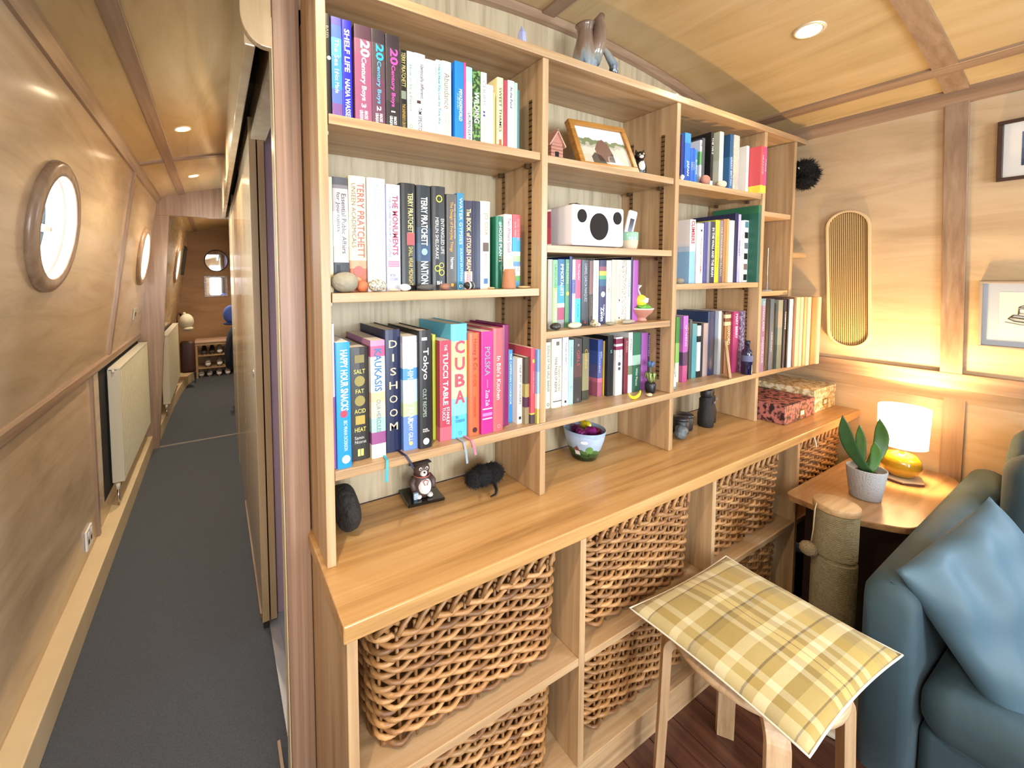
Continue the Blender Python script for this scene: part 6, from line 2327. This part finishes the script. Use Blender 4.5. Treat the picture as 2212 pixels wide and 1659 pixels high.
m.tube([(1.484, ya - 0.004, 0.10), (1.486, ya - 0.004, 0.30), (1.486, ya - 0.004, 0.50), (1.488, ya - .018, 0.562), (1.49, (ya + yb) / 2, 0.596), (1.488, yb + .018, 0.562), (1.486, yb + 0.004, 0.50), (1.486, yb + .004, 0.10)], 0.0032, 6)
m.build('piping', VEL, t)
soft('seat_base', 1.52, 2.56, -2.20, -0.564, 0.09, 0.245, 0.025)
soft('seat_cushion', 1.475, 2.32, -1.35, -0.566, 0.246, 0.385, 0.055)
soft('seat_cushion', 1.475, 2.32, -2.15, -1.353, 0.246, 0.385, 0.055)
m = MB()
m.smooth = True
bk = []
for y, k in ((-0.568, 0.6), (-0.576, 0.85), (-0.60, 1.0), (-1.2, 1.0), (-2.2, 1.0)):
    ring = []
    for i in range(16):
        a = 2 * PI * i / 16
        s = math.copysign(abs(math.sin(a)) ** 0.45, math.sin(a))
        c = math.copysign(abs(math.cos(a)) ** 0.45, math.cos(a))
        z = 0.62 + 0.225 * s * k
        ring.append((2.40 + 0.085 * c * k + (z - 0.5) * 0.09, y, z))
    bk.append(ring)
m.loft(bk, caps=True)
m.build('backrest', VEL, t)
for x in (1.57, 2.50):
    MB().box(x - .02, x + .02, -0.56, -0.50, 0.0, 0.0845).build('leg', plain('1c130e', 0.5), t)
    MB().box(x - .02, x + .02, -2.15, -2.10, 0.0, 0.0895).build('leg', plain('1c130e', 0.5), t)
VEL2 = plain('46606f', 0.6, sheen=0.5, bump=0.05, bscale=30, var=0.08, vscale=7)
t2 = thing('throw_pillow', 'blue-grey velvet throw pillow propped against the sofa arm', 'cushion', (1.665, -0.640, 0.545))
o = pillow('cover', VEL2, t2, 0.195, 0.185, 0.062, wr=0.014, seed=5, bot=0.8)
t2.matrix_world = Matrix.Translation((1.70, -0.650, 0.540)) @ Matrix.Rotation(math.radians(-22), 4, 'Z') @ Matrix.Rotation(math.radians(68), 4, 'X') @ Matrix.Rotation(math.radians(22), 4, 'Z')
t3 = thing('back_bolster', 'dark teal velvet back cushion at the sofa corner', 'cushion', (2.238, -0.650, 0.600))
m = MB()
m.smooth = True
m.rbox(-0.075, 0.075, -0.16, 0.07, -0.195, 0.205, 0.068, 5)
m.build('cover', VEL, t3)

# ------------------------------------------------------------------ rattan panel and pictures on the boat side


def on_right(y, z, off=0.0):
    """Point on the sloping starboard wall, off metres out from it."""
    k = math.hypot(1, 0.15)
    return Vector((XR(z), y, z)) + Vector((-1, 0, -0.15)) / k * off


def wall_frame(root, yc, zc_):
    e1 = Vector((0, -1, 0))
    e2 = Vector((-0.15, 0, 1)).normalized()
    e3 = e1.cross(e2)
    o = on_right(yc, zc_)
    root.matrix_world = Matrix(((e1.x, e2.x, e3.x, o.x), (e1.y, e2.y, e3.y, o.y), (e1.z, e2.z, e3.z, o.z), (0, 0, 0, 1)))


t = thing('rattan_panel', 'tall oblong rattan panel in a pale frame on the wall', 'wall panel')
wall_frame(t, -0.135, 1.348)
hw, hl = 0.070, 0.304


def stadium(w, l, n=16):
    out = []
    for i in range(n + 1):
        a = PI * i / n
        out.append((w * math.cos(a), l - w + w * math.sin(a)))
    for i in range(n + 1):
        a = PI + PI * i / n
        out.append((w * math.cos(a), -l + w + w * math.sin(a)))
    return out


m = MB()
A, B_ = stadium(hw, hl), stadium(hw - 0.009, hl - 0.009)
m.loft([[(x, y, 0.001) for x, y in A], [(x, y, 0.018) for x, y in A], [(x, y, 0.018) for x, y in B_], [(x, y, 0.001) for x, y in B_]], loop=True)
m.build('rim', plain('cdb48a', 0.45), t, bevel=0.002)
m = MB()
m.prism(B_, 'Z', 0.002, 0.005)
m.build('backing', plain('4a3520', 0.9), t)
CANE = plain('b49868', 0.6)
me_v = None
m = MB()
x = -hw + 0.013
while x < hw - 0.010:
    top = hl - hw + math.sqrt(max(0, (hw - 0.009) ** 2 - x * x))
    m.box(x - 0.0017, x + 0.0017, -top + .002, top - .002, 0.0075, 0.0092)
    x += 0.0066
tag(m.build('upright_canes', CANE, t), kind='stuff')
m = MB()
y = -hl + 0.014
while y < hl - 0.012:
    ex = hw - 0.010
    if abs(y) > hl - hw:
        ex = math.sqrt(max(1e-6, (hw - 0.010) ** 2 - (abs(y) - (hl - hw)) ** 2))
    m.box(-ex, ex, y - 0.0011, y + 0.0011, 0.0060, 0.0074)
    y += 0.0052
tag(m.build('cross_canes', plain('a2875a', 0.6), t), kind='stuff')


def picture(label, yc, zc_, w, h, fmat, fw, mat_w, mw, name='picture'):
    t = thing('framed_picture', label, 'picture')
    wall_frame(t, yc, zc_)
    for b in ((-w / 2, w / 2, h / 2 - fw, h / 2), (-w / 2, w / 2, -h / 2, -h / 2 + fw), (-w / 2, -w / 2 + fw, -h / 2 + fw, h / 2 - fw), (w / 2 - fw, w / 2, -h / 2 + fw, h / 2 - fw)):
        MB().box(b[0], b[1], b[2], b[3], 0.001, 0.022).build('frame_bar', fmat, t, bevel=0.0015)
    MB().box(-w / 2 + fw, w / 2 - fw, -h / 2 + fw, h / 2 - fw, 0.002, 0.010).build('mount', mat_w, t)
    return t


t = picture('dark framed print with white mount and blue picture high on the wall', -0.650, 1.788, 0.285, 0.20, plain('3a2318', 0.4), 0.012, plain('dcd8d2', 0.6), 0.03)
MB().box(-0.095, 0.095, -0.055, 0.055, 0.0101, 0.0106).build('print', zones([(0, '2c3f56'), (.3, '3a5270'), (.7, '4a6484')], 0.11, axis=1, offset=-.055, noise=.03), t)
t = picture('pale framed ink drawing of a canal boat on the wall', -0.640, 1.226, 0.320, 0.245, plain('9a8a78', 0.4), 0.008, plain('a3aab4', 0.55), 0.03)
MB().box(-0.118, 0.118, -0.082, 0.082, 0.0101, 0.0106).build('drawing_sheet', plain('cfcabb', 0.7), t)
INK = plain('3a3734', 0.7)


def ink(pts, r=0.0013, loop=False, nm='ink_line'):
    m = MB()
    m.tube([(p[0], p[1], 0.0111) for p in pts], r, 5, loop=loop)
    return m.build(nm, INK, t)


ink([(-0.088, 0.0), (-0.098, -0.014), (-0.085, -0.022), (0.10, -0.048), (0.112, -0.03), (0.11, -0.02)], 0.0022)
ink([(-0.088, 0.0), (-0.02, -0.009), (0.11, -0.022)], 0.0014)
ink([(-0.094, -0.008), (0.0, -0.024), (0.11, -0.034)], 0.0026)
ink([(-0.078, 0.002), (-0.078, 0.028), (0.095, 0.012), (0.10, -0.018)], 0.0015)
ink([(-0.078, 0.028), (-0.070, 0.034), (0.098, 0.020), (0.095, 0.012)], 0.0013)
ink([(-0.040, 0.028), (-0.040, 0.0)], 0.0015)
for k in range(3):
    x = -0.066 + k * 0.045
    z = 0.014 - k * 0.005
    ink([(x - .010, z - .007), (x + .016, z - .010), (x + .016, z + .007), (x - .010, z + .009)], 0.0011, True, 'ink_panel')
ink([(-0.058, 0.034), (-0.058, 0.052), (-0.062, 0.058), (-0.054, 0.058)], 0.0028, False, 'ink_chimney')
for x in (-0.02, 0.02, 0.055):
    ink([(x, 0.030 - x * .08), (x + .012, 0.033 - x * .08), (x + .02, 0.028 - x * .08)], 0.0022)
ink([(-0.105, -0.026), (-0.07, -0.034), (-0.05, -0.030), (-0.02, -0.042), (0.02, -0.040), (0.06, -0.052), (0.11, -0.05)], 0.0009, False, 'ink_ripple')

# ------------------------------------------------------------------ radiators under the gunwale
def radiator(label, x, y0, y1, z0, z1, pipe=True):
    t = thing('radiator', label, 'radiator', (x, y0, z0))
    L_, H_ = y1 - y0, z1 - z0
    m = MB()
    m.smooth = False
    n = int(L_ / 0.033)
    prof = []
    ys = []
    for i in range(n):
        a = L_ * i / n
        b = L_ / n
        ys += [(0.0, a + .004), (0.004, a + .008), (0.004, a + b - .008), (0.0, a + b - .004)]
    poly = ys + [(-0.010, L_), (-0.010, 0)]
    m.prism([(p[0], p[1]) for p in poly], 'Z', 0.0, H_)
    m.build('front_panel', CREAM_RAD, t)
    MB().box(-0.052, -0.046, 0.0, L_, 0.0, H_).build('rear_panel', CREAM_RAD, t)
    MB().box(-0.050, 0.004, -0.003, -0.001, 0.0, H_ - .004).build('side_cover', plain('c9bda2', 0.4), t)
    MB().box(-0.050, 0.006, -0.001, L_, H_ - .001, H_ + .008).build('top_grille', plain('cfcaba', 0.4), t, bevel=0.001)
    m = MB()
    m.smooth = True
    m.lathe([(0.0, 0), (0.010, 0), (0.011, 0.03), (0.0, 0.032)], 14, c=(-0.026, -0.012, 0.0 - 0.034))
    m.build('valve', plain('cfc9b8', 0.3), t)
    m = MB()
    m.smooth = True
    m.lathe([(0.0, 0), (0.006, 0), (0.006, 0.02), (0.0, 0.02)], 12, c=(-0.026, -0.006, H_ - .02))
    m.build('bleed_cap', plain('c9c2b0', 0.3), t)
    m = MB()
    m.smooth = True
    m.tube([(-0.026, -0.012, -0.034), (-0.026, -0.012, 0.116 - z0)], 0.0055, 8)
    m.build('pipe', STEEL, t)
    MB().box(-0.062, -0.0525, 0.02, L_ - .02, 0.02, H_ + .012).build('back_bracket', plain('16130f', 0.8), t)
    return t


radiator('cream panel radiator below the rail before the bulkhead', -0.484, 1.93, 2.98, 0.24, 0.875)
radiator('cream panel radiator beyond the bulkhead', -0.400, 3.55, 4.75, 0.22, 0.85)
t = thing('black_sheet', 'thin black sheet behind the corridor radiator', 'panel', (0, 0, 0))
MB().box(-0.5475, -0.5465, 1.80, 2.99, 0.20, 0.90).build('dark_board', plain('15120e', 0.9), t)  # thin black sheet flat on the wall behind the radiator

# ------------------------------------------------------------------ socket and switch
t = thing('power_socket', 'white double power socket low on the corridor wall', 'socket', (-0.548, 1.47, 0.20))
MB().box(0.0003, 0.010, -0.045, 0.045, -0.045, 0.045).build('faceplate', WHITE, t, bevel=0.003)
for y in (-0.02, 0.02):
    MB().box(0.0102, 0.0125, y - .008, y + .008, 0.015, 0.032).build('rocker', plain('f4f2ee', 0.3), t, bevel=0.001)
    MB().box(0.0102, 0.0106, y - .010, y + .010, -0.022, -0.002).build('pin_holes', plain('2a2a2a', 0.6), t)
t = thing('light_switch', 'grey light switch below the second porthole', 'switch')
e1, e2 = Vector((0, 1, 0)), Vector((0.15, 0, 1)).normalized()
e3 = e1.cross(e2)
o_ = Vector((XL(1.13), 2.66, 1.13))
t.matrix_world = Matrix(((e1.x, e2.x, e3.x, o_.x), (e1.y, e2.y, e3.y, o_.y), (e1.z, e2.z, e3.z, o_.z), (0, 0, 0, 1)))
MB().box(-0.040, 0.040, -0.042, 0.042, 0.0005, 0.010).build('faceplate', plain('b5b1a6', 0.35), t, bevel=0.003)
MB().box(-0.010, 0.010, -0.014, 0.014, 0.0102, 0.014).build('rocker', plain('4a4640', 0.4), t, bevel=0.001)
t = thing('notice_frame', 'narrow dark framed print beside the last porthole', 'picture')
o_ = Vector((XL(1.62) + 0.078, 5.55, 1.62))
t.matrix_world = Matrix(((e1.x, e2.x, e3.x, o_.x), (e1.y, e2.y, e3.y, o_.y), (e1.z, e2.z, e3.z, o_.z), (0, 0, 0, 1)))
MB().box(-0.20, 0.20, -0.19, 0.19, 0.001, 0.016).build('frame_board', plain('17150f', 0.5), t, bevel=0.002)
MB().box(-0.15, 0.15, -0.15, 0.15, 0.0162, 0.018).build('print', plain('3f3d38', 0.5), t)

# ------------------------------------------------------------------ mirrors on the stern wall
MIR = plain('f2f4f6', 0.03, 1.0)
t = thing('round_mirror', 'round wall mirror on the end wall', 'mirror', (0.035, 5.95, 1.645))
m = MB()
m.lathe([(0.0, 0.001), (0.150, 0.001), (0.150, 0.010), (0.0, 0.010)], 48)
m.xform(Matrix.Rotation(PI / 2, 4, 'X'))
m.build('mirror_glass', MIR, t)
m = MB()
m.smooth = True
m.tube([(0.154 * math.cos(2 * PI * i / 48), -0.008, 0.154 * math.sin(2 * PI * i / 48)) for i in range(48)], 0.007, 8, loop=True)
m.build('mirror_rim', plain('3a3532', 0.4), t)
t = thing('square_mirror', 'square mosaic-edged mirror below the round mirror', 'mirror', (0.020, 5.95, 1.265))
MB().box(-0.128, 0.128, -0.012, -0.001, -0.128, 0.128).build('mirror_glass', MIR, t)
for b in ((-0.152, 0.152, 0.129, 0.152), (-0.152, 0.152, -0.152, -0.129), (-0.152, -0.129, -0.129, 0.129), (0.129, 0.152, -0.129, 0.129)):
    MB().box(b[0], b[1], -0.014, -0.001, b[2], b[3]).build('frame_bar', speckle('9a8c84', 'd0ccd4', 120, .2), t)

# ------------------------------------------------------------------ shoe bench
BMB = wood('9a7a4e', 'b8966a', 'cbac82', 'X', rough=0.5, along=3, fine=50)
t = thing('shoe_bench', 'slatted wooden shoe bench at the corridor end', 'bench', (-0.262, 5.53, 0.0))
BW, BD = 0.56, 0.30
for x in (0.0, BW - 0.026):
    for y in (0.0, BD - 0.026):
        MB().box(x, x + 0.026, y, y + 0.026, 0.0005, 0.455).build('leg', BMB, t, bevel=0.002)
LV = (0.14, 0.315)
for z in LV:
    for k in range(5):
        y = 0.004 + k * 0.062
        MB().box(0.0262, BW - 0.0262, y, y + 0.026, z - 0.014, z).build('slat', BMB, t)
MB().box(-0.004, BW + .004, -0.006, BD + .004, 0.4555, 0.475).build('seat_board', BMB, t, bevel=0.002)
m = MB()
m.smooth = True
m.rbox(-0.012, BW + .012, -0.012, BD + .01, 0.4755, 0.520, 0.018, 3)
m.build('seat_pad', plain('c4a38c', 0.85), t)


def shoe(x, z, mat, label, y=5.55, s=1.0, rz=0.0):
    t = thing('shoe', label, 'shoe', (x, y, z), rz, 'shoes on the bench')
    m = MB()
    m.smooth = True
    rings = []
    for (yy, w, h) in ((0.0, 0.022, 0.022), (0.02, 0.034, 0.040), (0.06, 0.038, 0.046), (0.11, 0.036, 0.062), (0.16, 0.032, 0.085), (0.22, 0.031, 0.095), (0.25, 0.024, 0.085)):
        ring = []
        for i in range(12):
            a = 2 * PI * i / 12
            ring.append((w * s * math.cos(a), yy * s, 0.016 * s + h * s * 0.5 + h * 0.5 * s * math.sin(a)))
        rings.append(ring)
    m.loft(rings, caps=True)
    m.build('upper', mat, t)
    m = MB()
    poly = [(0.026 * math.cos(a) * s * (1.4 if math.sin(a) < 0 else 1.2), 0.126 * s + 0.130 * s * math.sin(a)) for a in [2 * PI * i / 18 for i in range(18)]]
    m.prism(poly, 'Z', 0.0008, 0.018 * s)
    m.build('sole', plain('8a7260', 0.8), t)
    m = MB()
    m.lathe([(0.0, 0), (0.018, 0.0), (0.0, 0.002)], 12, c=(0, 0.19 * s, 0.098 * s))
    m.build('opening', plain('1a1412', 0.9), t)
    return t


SW, SG, SD = plain('cfc9c6', 0.7), plain('a49c94', 0.7), plain('3a3230', 0.7)
for x, z, mm, lab in ((-0.20, 0.0, SG, 'grey shoe on the floor under the bench, against its leg'), (-0.10, 0.0, SG, 'grey shoe on the floor under the bench beside its pair'),
                      (0.02, 0.0, SW, 'white trainer on the floor under the bench'), (0.13, 0.0, SW, 'white trainer on the floor at the open end of the bench'),
                      (-0.115, LV[0], SW, 'pale slipper on the lower bench slats'), (0.03, LV[0], SW, 'white trainer on the lower bench slats'), (0.135, LV[0], SW, 'second white trainer on the lower bench slats'),
                      (0.035, LV[1], SW, 'white trainer on the upper bench slats'), (0.145, LV[1], SW, 'second white trainer on the upper bench slats'),
                      (-0.16, LV[1], SD, 'dark shoe on the upper bench slats'), (-0.06, LV[1], SD, 'second dark shoe on the upper bench slats')):
    shoe(x, z + 0.0008, mm, lab)

# ------------------------------------------------------------------ hat, scarf and bag on the radiator end; clothes on hooks
t = thing('sun_hat', 'cream cap hanging past the far radiator', 'hat', (-0.315, 4.86, 0.86))
m = MB()
m.smooth = True
m.ball((0.0, 0.0, 0.0), 0.078, 0.085, 0.095, 20, 14)
m.build('crown', plain('cbc4ae', 0.85, bump=0.3, bscale=120), t)
m = MB()
m.smooth = True
m.ball((0.012, -0.02, -0.085), 0.062, 0.07, 0.028, 18, 8)
m.build('peak', plain('c2bba4', 0.85), t)
m = MB()
m.smooth = True
m.ball((-0.02, 0, 0.098), 0.016, 0.016, 0.016, 10, 8)
m.build('button', plain('d6d0ba', 0.8), t)
t = thing('brown_satchel', 'dark brown leather satchel hanging at the far radiator end', 'bag', (-0.345, 5.02, 0.30))
m = MB()
m.smooth = True
m.rbox(-0.06, 0.10, -0.05, 0.06, -0.10, 0.30, 0.035, 4)
m.build('bag_body', plain('4a2a20', 0.5, bump=0.3, bscale=40), t)
m = MB()
m.smooth = True
m.tube([(-0.07, -0.06, 0.24), (-0.075, -0.10, 0.45), (-0.07, -0.11, 0.62), (-0.05, -0.06, 0.66), (-0.02, 0.0, 0.60)], 0.016, 8, flat=0.4)
m.build('strap', plain('3f231c', 0.5), t)
t = thing('walking_pole', 'thin blue-grey pole leaning by the shoe bench', 'pole', (-0.262, 5.28, 0.0))
m = MB()
m.smooth = True
m.tube([(0.0, 0.0, 0.0005), (-0.05, 0.10, 0.42)], 0.008, 8)
m.build('shaft', plain('6a7a86', 0.3, 0.5), t)
m = MB()
m.smooth = True
m.tube([(-0.05, 0.10, 0.42), (-0.056, 0.112, 0.47)], 0.013, 8)
m.build('grip', plain('1a1a1c', 0.7), t)
t = thing('peaked_hat', 'bright blue cap hanging on the cabin side of the corridor', 'hat', (0.150, 3.90, 1.00))
m = MB()
m.smooth = True
m.ball((0, 0, 0), 0.085, 0.09, 0.098, 18, 12)
m.build('crown', plain('4a62b4', 0.8), t)
m = MB()
m.smooth = True
m.ball((-0.012, -0.02, -0.096), 0.075, 0.07, 0.016, 18, 8)
m.build('peak', plain('2c3568', 0.8), t)
t = thing('dark_coat', 'dark navy coat hanging below the blue cap', 'coat', (0.185, 4.02, 0.40))
m = MB()
m.smooth = True
rings = []
for z, w, d in ((0.0, 0.085, 0.10), (0.1, 0.085, 0.12), (0.25, 0.075, 0.11), (0.40, 0.06, 0.09), (0.47, 0.03, 0.05)):
    rings.append([(w * math.cos(a) * (1 + 0.10 * math.sin(5 * a)), d * math.sin(a), z) for a in [2 * PI * i / 24 for i in range(24)]])
m.loft(rings, caps=True)
m.build('coat_body', plain('20222c', 0.9, bump=0.3, bscale=50), t)
m = MB()
m.smooth = True
m.tube([(-0.05, -0.06, 0.40), (-0.085, -0.09, 0.22), (-0.08, -0.09, 0.04)], [0.03, 0.032, 0.028], 10)
m.build('sleeve', plain('23262f', 0.9), t)
m = MB()
m.smooth = True
m.tube([(0.0, 0, 0.465), (0.0, 0, 0.50), (0.144, 0, 0.50)], 0.004, 6)
m.build('hook', STEEL, t)


def garment(label, x, y, z0, z1, w, col, seed, name='hanging_coat'):
    rnd = random.Random(seed)
    t = thing(name, label, 'coat', (x, y, z0))
    m = MB()
    m.smooth = True
    rings = []
    H_ = z1 - z0
    for k in range(9):
        u = k / 8
        ww = w * (0.95 - 0.2 * u) if u < 0.85 else w * (0.75 - (u - 0.85) * 3.2)
        rings.append([(ww * math.cos(a) * (1 + 0.06 * math.sin(6 * a + k)), 0.09 * (1 - .5 * u) * math.sin(a), H_ * u) for a in [2 * PI * i / 28 for i in range(28)]])
    m.loft(rings, caps=True)
    m.build('coat_body', plain(col, 0.85, bump=0.4, bscale=40), t)
    m = MB()
    m.smooth = True
    m.tube([(0, 0, H_), (0, 0.0, H_ + .03), (0.012, 0, H_ + .045)], 0.002, 6)
    m.build('hanger_hook', STEEL, t)
    return t


garment('dark red coat hanging inside the open sliding door', 0.40, 1.30, 0.62, 1.16, 0.17, '7a1230', 3)
garment('navy striped jacket hanging behind the red coat', 0.42, 1.52, 0.70, 1.28, 0.18, '1e2130', 5)
garment('black coat hanging low inside the open sliding door', 0.40, 1.02, 0.06, 0.46, 0.16, '0d0d12', 7)
